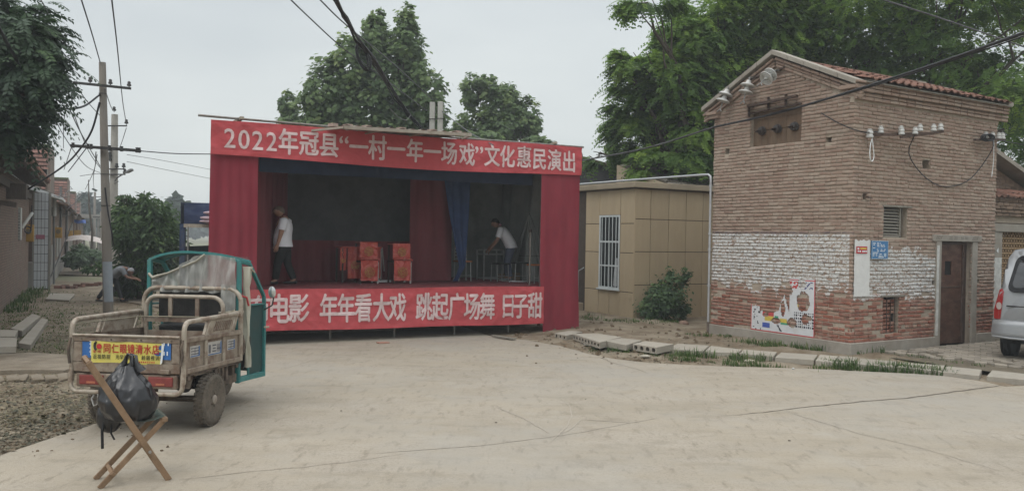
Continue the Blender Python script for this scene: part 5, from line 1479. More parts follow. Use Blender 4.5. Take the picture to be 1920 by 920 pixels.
# wheels
def trike_wheel(x_, y_, r_, wd, z_=None):
    z_ = r_ if z_ is None else z_
    mt = Matrix.Translation((x_, y_, z_)) @ Matrix.Rotation(R(90), 4, 'Y')
    mb = MB(); mb.lathe([(r_*.66, -wd*.42), (r_*.80, -wd*.52), (r_*.93, -wd*.48), (r_*.975, -wd*.36), (r_*.975, wd*.36), (r_*.93, wd*.48), (r_*.80, wd*.52), (r_*.66, wd*.42)], 40, mt)
    tw = mb.build('wheel', muddy, tr, smooth=50)
    mb = MB()
    for k in range(36):                                     # tread blocks
        a = 2*math.pi*k/36
        for sgn in (-1, 1):
            c = mt @ Vector((math.cos(a + sgn*.04)*r_*.985, math.sin(a + sgn*.04)*r_*.985, sgn*wd*.27))
            m3 = (mt.to_3x3() @ Matrix.Rotation(a + sgn*.04, 3, 'Z'))
            mb.box(c, (r_*.05, r_*.095, wd*.34), m3)
    tag(mb.build('tread', muddy, tw), kind='stuff')
    mb = MB(); mb.lathe([(r_*.67, wd*.40), (r_*.64, wd*.36), (r_*.60, wd*.20), (r_*.50, wd*.12), (r_*.42, wd*.22), (r_*.30, wd*.30), (r_*.18, wd*.30), (r_*.17, wd*.52), (r_*.10, wd*.58), (0, wd*.58)], 28, mt, cap=False)
    mb.lathe([(r_*.67, -wd*.40), (r_*.60, -wd*.2), (r_*.2, -wd*.1), (0, -wd*.1)], 28, mt, cap=False)
    rm = mb.build('rim', rimm, tw, smooth=35)
    mb = MB()
    for k in range(6):
        a = 2*math.pi*k/6; mb.lathe([(0, 0), (.012, 0), (.012, .02), (0, .02)], 6, mt @ Matrix.Translation((math.cos(a)*r_*.25, math.sin(a)*r_*.25, wd*.30)))
        mb.lathe([(0, 0), (.022, 0), (.02, .008), (0, .008)], 8, mt @ Matrix.Translation((math.cos(a+.5)*r_*.47, math.sin(a+.5)*r_*.47, wd*.15)))
    tag(mb.build('bolt', chass, tw), kind='stuff')
    return tw
trike_wheel(.60, .60, .285, .115); trike_wheel(-.57, .60, .285, .125); trike_wheel(.0, 2.25, .215, .09)
# axle, differential, springs, chassis rails
mb = MB(); mb.tube([(-.5, .60, .285), (.5, .60, .285)], .035, 10); mb.lathe([(0, -.1), (.08, -.08), (.11, 0), (.08, .08), (0, .1)], 14, Matrix.Translation((-.05, .52, .28)) @ Matrix.Rotation(R(90), 4, 'Y'), cap=False); mb.build('axle', chass, tr, smooth=50)
for x_ in (-.36, .36):
    mb = TB()
    for k in range(4):
        P = [(x_, .52 + (.42-.08*k)*t, .40 + .05 - .11*(1-t*t) - k*.012 + .09) for t in (-1, -.6, -.2, .2, .6, 1)]
        for a, b_ in zip(P[:-1], P[1:]): mb.bar(a, b_, .045, .009)
    mb.build('leaf_spring', chass, tr)
    mb = TB(); mb.bx(x_-.03, x_+.03, .05, 2.1, .52, .62); mb.build('chassis_rail', chass, tr)
for y_ in (.12, .75, 1.3):
    mb = TB(); mb.bx(-HW, HW, y_-.03, y_+.03, .58, .64); mb.build('cross_member', chass, tr)
for x_ in (-.5, .5):
    mb = TB(); mb.bx(x_-.07, x_+.07, .28, .80, .60, .615); mb.add([(x_-.07, .28, .615), (x_+.07, .28, .615), (x_+.07, .2, .48), (x_-.07, .2, .48)], [(0,1,2,3)]); mb.build('mudguard', dust, tr)
# hanging bits: fittings under the right side
mb = TB()
for y_, z_ in ((.95, .50), (1.05, .46), (1.22, .50), (.85, .55), (1.4, .42)):
    mb.bx(.45, .58, y_, y_+.05, z_, .63); mb.bx(.40, .52, y_, y_+.16, z_-.02, z_+.03)
mb.bx(.38, .55, 1.0, 1.45, .40, .50)
mb.build('step_bracket', chass, tr, bevel=.006)
mb = TB(); mb.lathe([(.05, 0), (.13, .02), (.14, .25), (.05, .3)], 14, Matrix.Translation((-.1, .2, .45)) @ Matrix.Rotation(R(90), 4, 'Y')); mb.build('muffler', chass, tr, smooth=50)
mb = TB(); mb.bx(.1, .5, .7, 1.2, .40, .55); mb.build('battery_box', mat('black battery', (.02, .02, .02), .7, .2, 9), tr, bevel=.01)

# side panels with frames and pressed rails
def sticker(side, x_, y0, y1, z0, z1, par, kind):
    mb = TB(); xx = x_ + side*.004
    mb.add([(xx, y0, z0), (xx, y1, z0), (xx, y1, z1), (xx, y0, z1)], [(0,1,2,3)]); mb.build('sticker', mat('worn white sticker', (.42, .40, .37), .8, .15, 9), par)
    mb = TB(); xx += side*.002
    if kind == 'logo':
        mb.bx(xx, xx+.001, y0+.02, y0+.07, z0+.03, z1-.03)
        for a, z_ in ((0, .3), (.01, .5), (0, .72)): mb.bx(xx, xx+.001, y0+.11+a, y0+.20-a, z0 + (z1-z0)*z_ - .008, z0 + (z1-z0)*z_ + .008)
        for a in (.22, .25, .28, .31): mb.bx(xx, xx+.001, y0+a, y0+a+.012, z0+.03, z1-.03)
        mb.bx(xx, xx+.001, y0+.22, y0+.32, z0+.06, z0+.072)
    else:
        for k in range(3): mb.bx(xx, xx+.001, y0+.02, y1-.03, z0+.03+k*.03, z0+.04+k*.03)
        mb.bx(xx, xx+.001, (y0+y1)/2-.01, (y0+y1)/2, z0+.02, z1-.02)
    tag(mb.build('lettering', mat('sticker grey ink', (.12, .12, .13), .8, .2, 9), par), kind='stuff')
    mb = TB(); xx += side*.001; mb.bx(xx, xx+.001, y1-.035, y1-.01, z0+.01, z1-.01); mb.bx(xx, xx+.001, y0+.01, y1-.01, z0+.008, z0+.018); mb.build('blue_stripe', mat('sticker blue', (.06, .14, .30), .8, .2, 9), par)
for side in (1, -1):
    X = side*HW
    mb = TB(); mb.bx(X-side*.03, X-side*.018, .03, BL, Z0, Z1); pn = mb.build('side_panel', dust, tr)
    mb = TB()
    mb.bx(X-side*.03, X+side*.012, .02, BL, Z0-.005, Z0+.045); mb.bx(X-side*.03, X+side*.014, .02, BL, Z1-.05, Z1)
    mb.bx(X-side*.03, X+side*.008, .02, .075, Z0, Z1); mb.bx(X-side*.03, X+side*.008, BL-.055, BL, Z0, Z1)
    mb.build('panel_frame', dust, pn, bevel=.006)
    for y_ in (.50, .94):
        mb = TB(); mb.bx(X-side*.03, X+side*.006, y_-.03, y_+.03, Z0+.02, Z1-.02); mb.build('stiffener', dustl, pn, bevel=.008)
    if side == 1:
        sticker(1, X-.018, .16, .38, Z0+.15, Z0+.27, pn, 'text'); sticker(1, X-.018, .56, .90, Z0+.13, Z0+.28, pn, 'logo'); sticker(1, X-.018, 1.05, 1.25, Z0+.15, Z0+.27, pn, 'text')
    # hoop rail
    mb = TB(); r_ = .10
    P = [(X, .0, Z0-.10), (X, .0, Z2-r_)] + [(X, r_ - r_*math.cos(R(a)), Z2 - r_ + r_*math.sin(R(a))) for a in (15, 30, 45, 60, 75, 90)] + [(X, BL-.2, Z2+.03)] + [(X, BL-r_ + r_*math.sin(R(a)) - .03, Z2+.03 - r_ + r_*math.cos(R(a))) for a in (15, 30, 45, 60, 75, 90)] + [(X, BL-.03, Z1)]
    mb.tube(P, .026, 10); mb.build('hoop_rail', dustl, tr, smooth=50)
    # slanted slatted plate inside the hoop
    mb = TB(); mb.add([(X, .50, Z1), (X, 1.12, Z1), (X, 1.22, Z2+.02), (X, .60, Z2+.0), (X-side*.012, .50, Z1), (X-side*.012, 1.12, Z1), (X-side*.012, 1.22, Z2+.02), (X-side*.012, .60, Z2+.0)], [(0,1,2,3),(7,6,5,4),(0,4,5,1),(1,5,6,2),(3,7,4,0)])
    pl_ = mb.build('rail_plate', dustl, tr)
    for k in range(9):
        mb = TB(); y_ = .66 + k*.047; mb.bar((X+side*.008, y_, Z1+.035), (X+side*.008, y_+.075, Z2-.035), .014, .014); mb.build('slat', dust, pl_)
    for y_ in (.44, 1.16):
        mb = TB(); mb.bar((X, y_, Z1), (X, y_+.11, Z2+.03), .03, .03); mb.build('rail_strut', dustl, tr)
# tailgate
tgx = TB(); tgx.bx(-HW+.05, HW-.05, .0, .012, Z0+.02, Z1-.03); tg_ = tgx.build('tailgate', dust, tr)
mb = TB(); mb.bx(-HW+.03, HW-.03, -.025, .02, Z1-.055, Z1); mb.bx(-HW+.03, HW-.03, -.022, .02, Z0-.0, Z0+.10); mb.bx(-HW+.03, -HW+.12, -.022, .02, Z0+.1, Z1-.055); mb.bx(HW-.12, HW-.03, -.022, .02, Z0+.1, Z1-.055)
mb.build('gate_frame', dust, tg_, bevel=.008)
mb = TB(); mb.tube([(-HW+.03, -.03, Z1+.012), (HW-.03, -.03, Z1+.012)], .014, 8); mb.build('gate_rod', dustl, tg_, smooth=50)
for x_ in (-.42, .42):
    mb = TB(); mb.bx(x_-.05, x_+.05, -.045, .0, Z0+.0, Z0+.045); mb.build('gate_hinge', dust, tg_, bevel=.006)
mb = TB()
for k in range(7): mb.lathe([(0, 0), (.009, 0), (.009, .006), (0, .006)], 6, Matrix.Translation((-.48 + k*.16, -.026, Z1-.028)) @ Matrix.Rotation(R(90), 4, 'X'))
tag(mb.build('rivet', chass, tg_), kind='stuff')
for s_ in (-1, 1):
    mb = TB(); mb.tube([(s_*(HW+.0), -.02, Z1-.02), (s_*(HW-.0), -.05, Z1-.09), (s_*(HW+.01), -.045, Z1-.18), (s_*(HW-.01), -.05, Z1-.28)], .014, 6); mb.build('latch_chain', chass, tr, smooth=60)
# blue and yellow banner boards on the gate
mb = TB(); mb.grid(30, 6, lambda i, j: (-.485 + .955*i, -.012 - .004*math.sin(i*9), Z0+.145 + .205*j))
gb_ = mb.build('blue_board', mat('faded blue board', (.035, .13, .36), .6, .12, 5), tg_, smooth=60)
yb = mat('yellow banner print', (.60, .52, .11), .6, .06, 5, (.5, .45, .2), 4, .4)
def yw(x_, z_): return -.022 - .006*math.sin(x_*14) - .004*noise.noise(Vector((x_*9, z_*9, 2)))
yx0, yx1, yz0, yz1 = -.375, .375, Z0+.095, Z0+.315
mb = TB(); mb.grid(40, 8, lambda i, j: (yx0 + (yx1-yx0)*i, yw(yx0 + (yx1-yx0)*i, j), yz0 + .012*i*0 + (yz1-yz0)*j + .006*math.sin(i*5)))
yb_ = mb.build('yellow_banner', yb, tg_, smooth=60)
mb = TB(); mb.add([(yx1-.008, -.034, yz0), (yx1+.012, -.03, yz0+.02), (yx1+.03, -.028, yz1-.02), (yx1+.008, -.034, yz1)], [(0,1,2,3)]); mb.build('folded_corner', wprint, yb_)
redt = mat('red print ink', (.42, .03, .03), .7, .1, 9); blk = mat('black print ink', (.03, .03, .025), .7, .1, 9)
mb = TB()
for k, ch in enumerate('同仁眼镜清水店'):
    x_ = -.205 + k*.0865
    lettering(mb, ch, lambda a, b_, q: (x_ + a, yw(x_ + a, 0) - .006 - q, yz0 + .150 + b_), .105, .082, .016)
tag(mb.build('lettering', redt, yb_), kind='stuff')
mb = TB()
for k, ch in enumerate('近视防控 光学验配  斜弱视训练'):
    if ch == ' ': continue
    x_ = -.33 + k*.047
    lettering(mb, ch, lambda a, b_, q: (x_ + a, yw(x_ + a, 0) - .006 - q, yz0 + .065 + b_), .050, .042, .004)
tag(mb.build('lettering', blk, yb_), kind='stuff')
mb = TB()
for k, ch in enumerate('家视'):
    x_ = -.335 + k*.05
    lettering(mb, ch, lambda a, b_, q: (x_ + a, yw(x_ + a, 0) - .006 - q, yz0 + .118 + b_), .03, .04, .01)
mb.lathe([(0, 0), (.028, 0), (.028, .002), (0, .002)], 16, Matrix.Translation((-.285, -.034, yz0+.17)) @ Matrix.Rotation(R(90), 4, 'X'))
mb.build('logo_red', redt, yb_)
mb = TB(); mb.tube([(-.335 + .035*(1-math.cos(R(a)))*.6, -.034, yz0+.175 + .04*math.sin(R(a))) for a in (-80, -40, 0, 40, 80)], .012, 6); mb.build('logo_black', blk, yb_)
mb = TB()
for k in range(10): mb.bx(.10 + k*.022, .112 + k*.022, -.036, -.035, yz0+.014, yz0+.03)
mb.build('phone_digits', redt, yb_)
mb = TB()
for z_ in (.06, .10, .14, .17): mb.bx(-.395, -.365, -.024, -.020, Z0+.14+z_, Z0+.152+z_)
mb.bx(-.385, -.375, -.024, -.020, Z0+.17, Z0+.33); mb.bx(-.365, -.35, -.024, -.020, Z0+.18, Z0+.33); mb.bx(-.37, -.345, -.024, -.020, Z0+.24, Z0+.26)
for x_, z_ in ((.395, .30), (.44, .30), (.395, .20), (.43, .20)): mb.bx(x_, x_+.012, -.024, -.020, Z0+z_-.01, Z0+z_+.03)
mb.build('board_print', wprint, gb_)
# bumper with tail lamps, corner tubes, hook and chain
mb = TB(); mb.bx(-HW+.06, HW-.06, -.02, .02, .50, .64); bp_ = mb.build('rear_panel', dust, tr, bevel=.01)
mb = TB(); P = [(-HW, -.01, Z0+.0), (-HW, -.02, .56)] + [(-HW + .08 - .08*math.cos(R(a)), -.02, .53 - .08*math.sin(R(a))) for a in (20, 45, 70, 90)] + [(-.3, -.02, .45), (.3, -.02, .45)] + [(HW - .08 + .08*math.sin(R(a)), -.02, .53 - .08*math.cos(R(a))) for a in (0, 20, 45, 70, 90)] + [(HW, -.02, .56), (HW, -.01, Z0+.02)]
mb.tube(P, .024, 10); mb.build('bumper_tube', dustl, tr, smooth=50)
for s_ in (-1, 1):
    mb = TB(); mb.prism([(s_*.50, -.035), (s_*.24, -.035), (s_*.24, -.01), (s_*.50, -.01)] if s_ > 0 else [(s_*.24, -.035), (s_*.50, -.035), (s_*.50, -.01), (s_*.24, -.01)], .525, .625)
    if s_ > 0: mb.f = [tuple(reversed(f)) for f in mb.f]
    tlm = mb.build('tail_lamp', mat('dusty red lens', (.20, .035, .03), .45, .25, 9, spec=.5), tr, bevel=.012, seg=2)
    mb = TB(); mb.bx(s_*.37-.045, s_*.37+.045, -.039, -.034, .54, .56); mb.build('reflector', mat('orange lens', (.4, .14, .08), .4, .1, 9), tlm)
mb = TB(); mb.tube([(-.33, -.01, .45), (-.36, -.03, .38), (-.33, -.04, .31), (-.29, -.04, .33), (-.29, -.03, .42), (-.31, -.02, .45)], .010, 6, closed=False); mb.build('hook', palem, tr, smooth=60)
mb = TB()
for k in range(3): mb.tube([(.30 + .018*math.cos(q), -.02 + (.018*math.sin(q) if k % 2 else 0), .40 - k*.045 + (.024*math.sin(q) if not k % 2 else .024*math.cos(q))) for q in [i*math.pi/5 for i in range(10)]], .006, 5, closed=True)
tag(mb.build('chain', palem, tr), kind='stuff')
# head boards at the front of the box: two arched frames and a dark seat back
def hoop(x0, x1, y, z0, z1, r_, rad, name, m_):
    mb = TB(); P = [(x0, y, z0), (x0, y, z1-r_)] + [(x0 + r_ - r_*math.cos(R(a)), y, z1 - r_ + r_*math.sin(R(a))) for a in (15, 35, 55, 75, 90)] + [(x1 - r_ + r_*math.sin(R(a)), y, z1 - r_ + r_*math.cos(R(a))) for a in (0, 15, 35, 55, 75, 90)] + [(x1, y, z0)]
    mb.tube(P, rad, 10); return mb.build(name, m_, tr, smooth=50)
hp = hoop(-.50, .44, BL-.15, Z0, 1.40, .13, .026, 'headboard_hoop', dustl)
for x_ in (-.2, .13):
    mb = TB(); mb.bx(x_-.022, x_+.022, BL-.17, BL-.14, 1.1, 1.40); mb.build('headboard_bar', dust, hp)
mb = TB(); mb.bx(-.5, .44, BL-.17, BL-.14, 1.10, 1.15); mb.bx(-.5, .44, BL-.16, BL-.14, Z0, 1.0); mb.build('headboard_rail', dust, hp)
hoop(-.60, .60, BL-.02, Z0, 1.50, .16, .028, 'cab_rear_hoop', dustl)
mb = TB(); mb.tube([(-.6, -.0+.02, Z1+.12), (-.55, BL-.18, 1.16), (.42, BL-.18, 1.17), (.6, BL-.2, 1.26)], .007, 5); mb.build('rope', mat('old string', (.30, .27, .2), .9, .2, 9), tr)
seatm = mat('black seat vinyl', (.018, .018, .017), .6, .3, 6, (.05, .045, .04), 3, .5, bump=.3)
mb = TB(); mb.grid(20, 8, lambda i, j: (-.48 + .98*i, BL+.10 - .02*math.sin(i*math.pi), 1.08 + .44*j - .10*(abs(i-.5)*2)**6*j)); mb.grid(4, 4, lambda i, j: (-.48 + .98*i, BL+.16 + .4*j, 1.05)); 
mb.build('seat_back', seatm, tr, smooth=60)
mb = TB(); mb.bx(-.5, .5, BL+.12, BL+.55, .9, 1.05); mb.bx(-.45, .45, BL+.15, BL+.5, .5, .9); mb.build('seat', seatm, tr, bevel=.02)
# cab frame
CY0, CY1 = BL+.02, BL+.80
ZT = 1.83
def flat_tube(pts, name, w_=.045, m_=teal, par=tr):
    mb = TB()
    for a, b_ in zip(pts[:-1], pts[1:]): mb.bar(a, b_, w_, w_)
    return mb.build(name, m_, par, bevel=.004)
for s_ in (-1, 1):
    x_ = s_*.555
    flat_tube([(x_, CY0, .38), (x_, CY0, ZT)], 'cab_post', .05)
    flat_tube([(x_, CY0, ZT), (x_, CY0+.30, ZT-.03), (x_, CY1-.02, 1.40), (x_, CY1, 1.28), (x_, CY1, .40)], 'cab_front_frame', .042)
    flat_tube([(x_, CY0, .42), (x_, CY1, .40)], 'cab_sill', .06)
    mb = TB(); mb.add([(x_-s_*.01, CY0+.32, .44), (x_-s_*.01, CY1, .44), (x_-s_*.01, CY1, 1.30), (x_-s_*.01, CY0+.32, 1.30)], [(0,1,2,3)]); dp = mb.build('door_panel', tealp, tr)
    mb = TB(); mb.bar((x_, CY0+.02, 1.30), (x_, CY1-.02, 1.30), .03, .02); mb.bar((x_, CY0+.3, .44), (x_, CY0+.3, 1.30), .03, .02); mb.build('door_frame', teal, dp)
mb = TB(); mb.tube([(.57, CY0+.06, .60), (.57, CY0+.08, .95), (.57, CY0+.2, 1.02), (.57, CY0+.3, .9), (.57, CY0+.3, .55)], .008, 5); mb.build('door_seal', seatm, tr)
# roof bow and roof edges
def bow(y, name): 
    mb = TB(); P = [(-.555 + 1.11*t, y, ZT + .10*math.sin(math.pi*(t**.8))) for t in [k/14 for k in range(15)]]
    for a, b_ in zip(P[:-1], P[1:]): mb.bar(a, b_, .03, .028)
    return mb.build(name, teal, tr)
bow(CY0, 'roof_bow'); bow(CY0+.33, 'roof_bow')
mb = TB(); mb.grid(14, 3, lambda i, j: (-.555 + 1.11*i, CY0 + .33*j, ZT + .012 + .10*math.sin(math.pi*(i**.8)) - .02*j)); mb.build('roof_sheet', mat('teal roof sheet', (.03, .12, .11), .5, .2, 5, alpha=.9), tr, smooth=60)
# front cowl, fork, handlebar, mirror, windscreen
mb = TB(); mb.grid(8, 6, lambda i, j: (-.55 + 1.1*i, CY1 + .10*math.sin(i*math.pi), .42 + .85*j)); mb.build('front_cowl', tealp, tr, smooth=60)
mb = TB(); mb.grid(6, 4, lambda i, j: (-.53 + 1.06*i, CY1 - .03 - .42*j, 1.34 + .55*j)); mb.build('windscreen', mat('dusty clear sheet', (.5, .52, .5), .2, .1, 4, alpha=.22), tr)
mb = TB(); mb.tube([(0, 2.25, .33), (0, 2.05, .75), (0, 1.95, 1.2)], .03, 8); mb.tube([(-.33, 1.85, 1.30), (-.15, 1.95, 1.24), (.15, 1.95, 1.24), (.33, 1.85, 1.30)], .014, 8); mb.build('steering_column', chass, tr, smooth=50)
mb = MB(); mb.tube([(-.06, 2.25, .235), (-.06, 2.15, .55)], .02, 8); mb.tube([(.06, 2.25, .235), (.06, 2.15, .55)], .02, 8); mb.build('front_fork', chass, tr)
mb = TB(); mb.tube([(.56, CY1-.02, 1.22), (.66, CY1+.0, 1.28), (.68, CY1, 1.38)], .009, 6)
mr_ = mb.build('mirror', mat('black mirror stem', (.02, .02, .02), .5, .1, 9), tr, smooth=60)
mb = TB(); mb.lathe([(0, 0), (.05, .002), (.052, .01), (.03, .03), (0, .035)], 14, Matrix.Translation((.66, CY1, 1.45)) @ Matrix.Rotation(R(100), 4, 'X') @ Matrix.Scale(1.5, 4, (0, 1, 0)), cap=False); mb.build('mirror_glass', mat('pale mirror', (.6, .62, .62), .1, .05, 3, metal=.7), mr_, smooth=60)
# translucent plastic sheet across the back of the cab, knotted at the left, bunched strip at the right post
plas = bpy.data.materials.new('old plastic sheet'); plas.use_nodes = True; t = plas.node_tree; b = t.nodes['Principled BSDF']
N = t.nodes.new; K = t.links.new
tcn = N('ShaderNodeTexCoord'); mpn = N('ShaderNodeMapping'); mpn.inputs['Scale'].default_value = (6, 6, 1.5); n_ = N('ShaderNodeTexNoise'); n_.inputs['Scale'].default_value = 3; n_.inputs['Detail'].default_value = 6
K(tcn.outputs['Object'], mpn.inputs[0]); K(mpn.outputs[0], n_.inputs['Vector'])
rr = N('ShaderNodeValToRGB'); rr.color_ramp.elements[0].color = (.30, .30, .275, 1); rr.color_ramp.elements[1].color = (.44, .44, .41, 1); K(n_.outputs[0], rr.inputs[0]); K(rr.outputs[0], b.inputs['Base Color'])
ar = N('ShaderNodeMapRange'); ar.inputs[1].default_value = .3; ar.inputs[2].default_value = .7; ar.inputs[3].default_value = .50; ar.inputs[4].default_value = .82; K(n_.outputs[0], ar.inputs[0]); K(ar.outputs[0], b.inputs['Alpha'])
b.inputs['Roughness'].default_value = .35
def shtop(i): return 1.60 + .30*sst(0, .62, i) * (1 if i < .62 else 1) - .03*sst(.7, 1, i)
mb = TB()
mb.grid(70, 22, lambda i, j: (-.50 + 1.03*i, CY0 - .035 - .05*abs(noise.noise(Vector((i*11 - j*2.5*(i-.6), j*1.2, 4)))) - .02*math.sin(i*40 + (1-j)*3), (1.45 + .02*noise.noise(Vector((i*9, 0, 1)))) * (1-j) + shtop(i)*j))
mb.grid(14, 14, lambda i, j: (.36 + .18*i, CY0 - .06 - .015*noise.noise(Vector((i*5, j*5, 4))), 1.05 + .5*j + .1*(1-i)*(1-j)))
mb.build('plastic_sheet', plas, tr, smooth=70)
mb = TB(); mb.tube([(-.50, CY0-.05, 1.62), (-.30, CY0-.06, 1.67), (.05, CY0-.06, 1.82), (.15, CY0-.05, 1.90)], .014, 6); mb.tube([(-.55, CY0-.03, 1.66), (-.48, CY0-.07, 1.61), (-.42, CY0-.05, 1.64)], .018, 6); mb.build('rolled_edge', mat('dull plastic edge', (.34, .32, .26), .6, .1, 9), tr, smooth=60)
mb = TB()
mb.grid(16, 30, lambda i, j: (.60 + .035*math.sin(i*9 + j*4) + .01*noise.noise(Vector((i*3, j*9, 1))), CY0 + .06 + (.10 + .10*(j**2) )*(i) + .04*noise.noise(Vector((i*2, j*4, 2))) + .06*sst(.3, 0, j), .55 + 1.22*j))
mb.build('plastic_strip', mat('cream plastic strip', (.46, .44, .36), .5, .15, 7, alpha=.9), tr, smooth=70)
mb = TB(); mb.tube([(.60, CY0-.03, 1.42), (.63, CY0+.05, 1.40), (.64, CY0+.09, 1.30)], .012, 6); mb.build('red_tie', rprint, tr, smooth=60)
mb = TB(); mb.tube([(.40, CY0-.2, 1.22), (.62, CY0-.04, 1.24), (.60, CY0+.03, 1.23)], .012, 6); mb.tube([(.6, CY0+.18, 1.76), (.62, CY0+.30, 1.70)], .011, 6); mb.tube([(.57, CY1-.04, 1.0), (.62, CY1+.01, 1.0)], .012, 6); mb.build('cloth_tie', mat('dirty rag', (.38, .34, .27), .9, .2, 9), tr, smooth=60)
mb = TB()
mb.tube([(.60, CY0-.0, .95), (.62, CY0+.02, .8), (.60, CY0, .72)], .022, 8)
mb.build('cable_knot', chass, tr, smooth=60)
# loose items in the box
mb = TB(); mb.bx(-.1, .3, .9, 1.2, Z0, Z0+.25); mb.build('box_load', cardb, tr)

# ================================================================== FOLDING CHAIR with a black bag
wood = mat('worn brown wood', (.20, .125, .07), .6, .25, 5, (.30, .20, .125), 6, .5, (.45, .65), .25, 60, stretch=(1.2, 1.2, 1.2), spec=.4)
An, Af, Bn, Bf = G(317, 899), G(289, 879), G(187, 917), G(166, 899)
nn = (An - Bn).cross(Vector((0, 0, 1))).normalized(); nf = nn
At, Bt = hit(166, 679, An, nn), hit(312, 784, An, nn)
wv = ((Af - An) + (Bf - Bn))/2; wv.z = 0; wv = nn * wv.dot(nn)
fold = thing('folding_chair', 'worn brown wooden folding chair with green webbing seat in the foreground', 'chair', (An + Bn)/2 + wv/2, 0)
fold.location.z = 0; O = fold.location.copy()
loc = lambda p: Vector(p) - O
for k in (0, 1):
    q = wv*k
    mb = MB(); mb.bar(loc(An + q), loc(At + q), .024, .05, nn.cross(At-An)); mb.build('back_leg', wood, fold, bevel=.005, seg=2)
    q2 = wv*(.09 + .80*k)
    mb = MB(); mb.bar(loc(Bn + q2), loc(Bt + q2), .024, .045, nn.cross(Bt-Bn)); mb.build('front_leg', wood, fold, bevel=.005, seg=2)
ad, bd = (At - An), (Bt - Bn)
sidev = wv
def rail(p, w_, h, name, d_): mb = MB(); mb.bar(loc(p), loc(p + wv), w_, h, d_); return mb.build(name, wood, fold, bevel=.004, seg=2)
rail(An + ad*.985, .03, .055, 'top_rail', ad); rail(An + ad*.12, .03, .03, 'stretcher', ad); rail(Bn + bd*.20, .035, .03, 'stretcher', bd)
rail(Bt - bd*.02, .045, .035, 'seat_rail', Vector((0, 0, 1)))
Sk = An + ad*((Bt.z - An.z)/ad.z*.98); rail(Sk, .03, .05, 'seat_rail', ad)
mb = MB(); c0, c1 = An + ad*.97 + wv*.2, Sk + wv*.2 + ad*.03; mb.bar(loc(c0 + wv*.12), loc(c1 + wv*.12), .05, .012, nn.cross(ad)); mb.build('back_slat', wood, fold, bevel=.003)
mb = MB(); mb.bar(loc(c0 + wv*.5), loc(c1 + wv*.5), .05, .012, nn.cross(ad)); mb.build('back_slat', wood, fold, bevel=.003)
webm = mat('dull green webbing', (.06, .085, .07), .85, .3, 12, bump=.4)
for k in range(7):
    f = .06 + k*.125; a, b_ = Sk + wv*f, Bt + wv*f
    mb = MB()
    mb.grid(8, 1, lambda i, j: tuple(loc(a.lerp(b_, i) + wv.normalized()*.036*j + Vector((0, 0, .022 - .03*math.sin(i*math.pi)*1.0)))))
    mb.build('webbing', webm, fold, smooth=60)
mb = MB(); q_ = An + ad*((Bt.z*.5)/ad.z) ; 
for k in (0, .99): mb.lathe([(0, -.03), (.012, -.03), (.012, .03), (0, .03)], 8, Matrix.Translation(loc(q_ + wv*k)) @ nn.to_track_quat('Z', 'Y').to_matrix().to_4x4())
mb.build('pivot_bolt', palem, fold)
# black bag
bagm = mat('black plastic bag', (.012, .012, .014), .28, .3, 8, spec=.6)
t = bagm.node_tree; b = t.nodes['Principled BSDF']; N = t.nodes.new; K = t.links.new
tcn = N('ShaderNodeTexCoord'); mpn = N('ShaderNodeMapping'); mpn.inputs['Scale'].default_value = (7, 7, 3.2); n_ = N('ShaderNodeTexNoise'); n_.inputs['Scale'].default_value = 2.2; n_.inputs['Detail'].default_value = 5; n_.noise_type = 'RIDGED_MULTIFRACTAL'
bp = N('ShaderNodeBump'); bp.inputs['Strength'].default_value = .8; bp.inputs['Distance'].default_value = .03
K(tcn.outputs['Object'], mpn.inputs[0]); K(mpn.outputs[0], n_.inputs['Vector']); K(n_.outputs[0], bp.inputs['Height']); K(bp.outputs[0], b.inputs['Normal'])
bc = (Sk + Bt)/2 + wv*.5 + (Sk - Bt).normalized()*.13; bc.z = Bt.z
bag = thing('plastic_bag', 'full black plastic carrier bag with knotted handles on the folding chair', 'bag', bc, 0); bag.scale = (1, 1, .9)
mb = MB()
def bagf(i, j):
    a = i*2*math.pi; z = -.03 + .53*j
    pr = [(-.0, .06), (.06, .165), (.2, .205), (.42, .215), (.62, .19), (.76, .14), (.88, .085), (1, .05)]
    for (j0, r0), (j1, r1) in zip(pr[:-1], pr[1:]):
        if j <= j1 + 1e-6: r_ = r0 + (r1-r0)*(j-j0)/(j1-j0); break
    fold_ = .14*noise.noise(Vector((math.cos(a)*2.2, math.sin(a)*2.2, j*2.2))) + .07*math.sin(a*9 + 3*noise.noise(Vector((math.cos(a)*2, math.sin(a)*2, j*3))))*sst(.45, .95, j) + .05*noise.noise(Vector((math.cos(a)*6, math.sin(a)*6, j*6)))
    r_ *= 1 + fold_
    sag_ = -.05*(1-sst(0, .3, j))
    x_, y_ = r_*math.cos(a)*1.08, r_*math.sin(a)*.92
    return (x_ - .02*j, y_, z + .02*noise.noise(Vector((x_*9, y_*9, j*3))))
mb.grid(72, 46, bagf); mb.add([(.0, 0, -.05)], []); 
mb.build('bag_body', bagm, bag, smooth=80)
for sx_, tip in ((-.045, -.01), (.055, .02)):
    mb = MB(); base = Vector((sx_, 0, .42)); top = Vector((tip, 0, .585))
    P = [(sx_-.03, .0, .44), (sx_*.6-.01, .01, .53), (0 + tip, .0, .60), (.045 + tip, -.01, .585), (.05+sx_*.3, -.01, .52), (sx_+.05, 0, .44)]
    mb.tube(P, [.05, .022, .012, .012, .02, .045], 8); mb.build('handle', bagm, bag, smooth=80)
mb = MB(); mb.grid(20, 16, lambda i, j: ((-.18 + .10*math.cos(i*2*math.pi)*math.sin(j*math.pi)*(1+.2*math.sin(i*12))), .09*math.sin(i*2*math.pi)*math.sin(j*math.pi) + .05, .17 - .16*math.cos(j*math.pi) - .17)); mb.build('bag_bulge', bagm, bag, smooth=80)
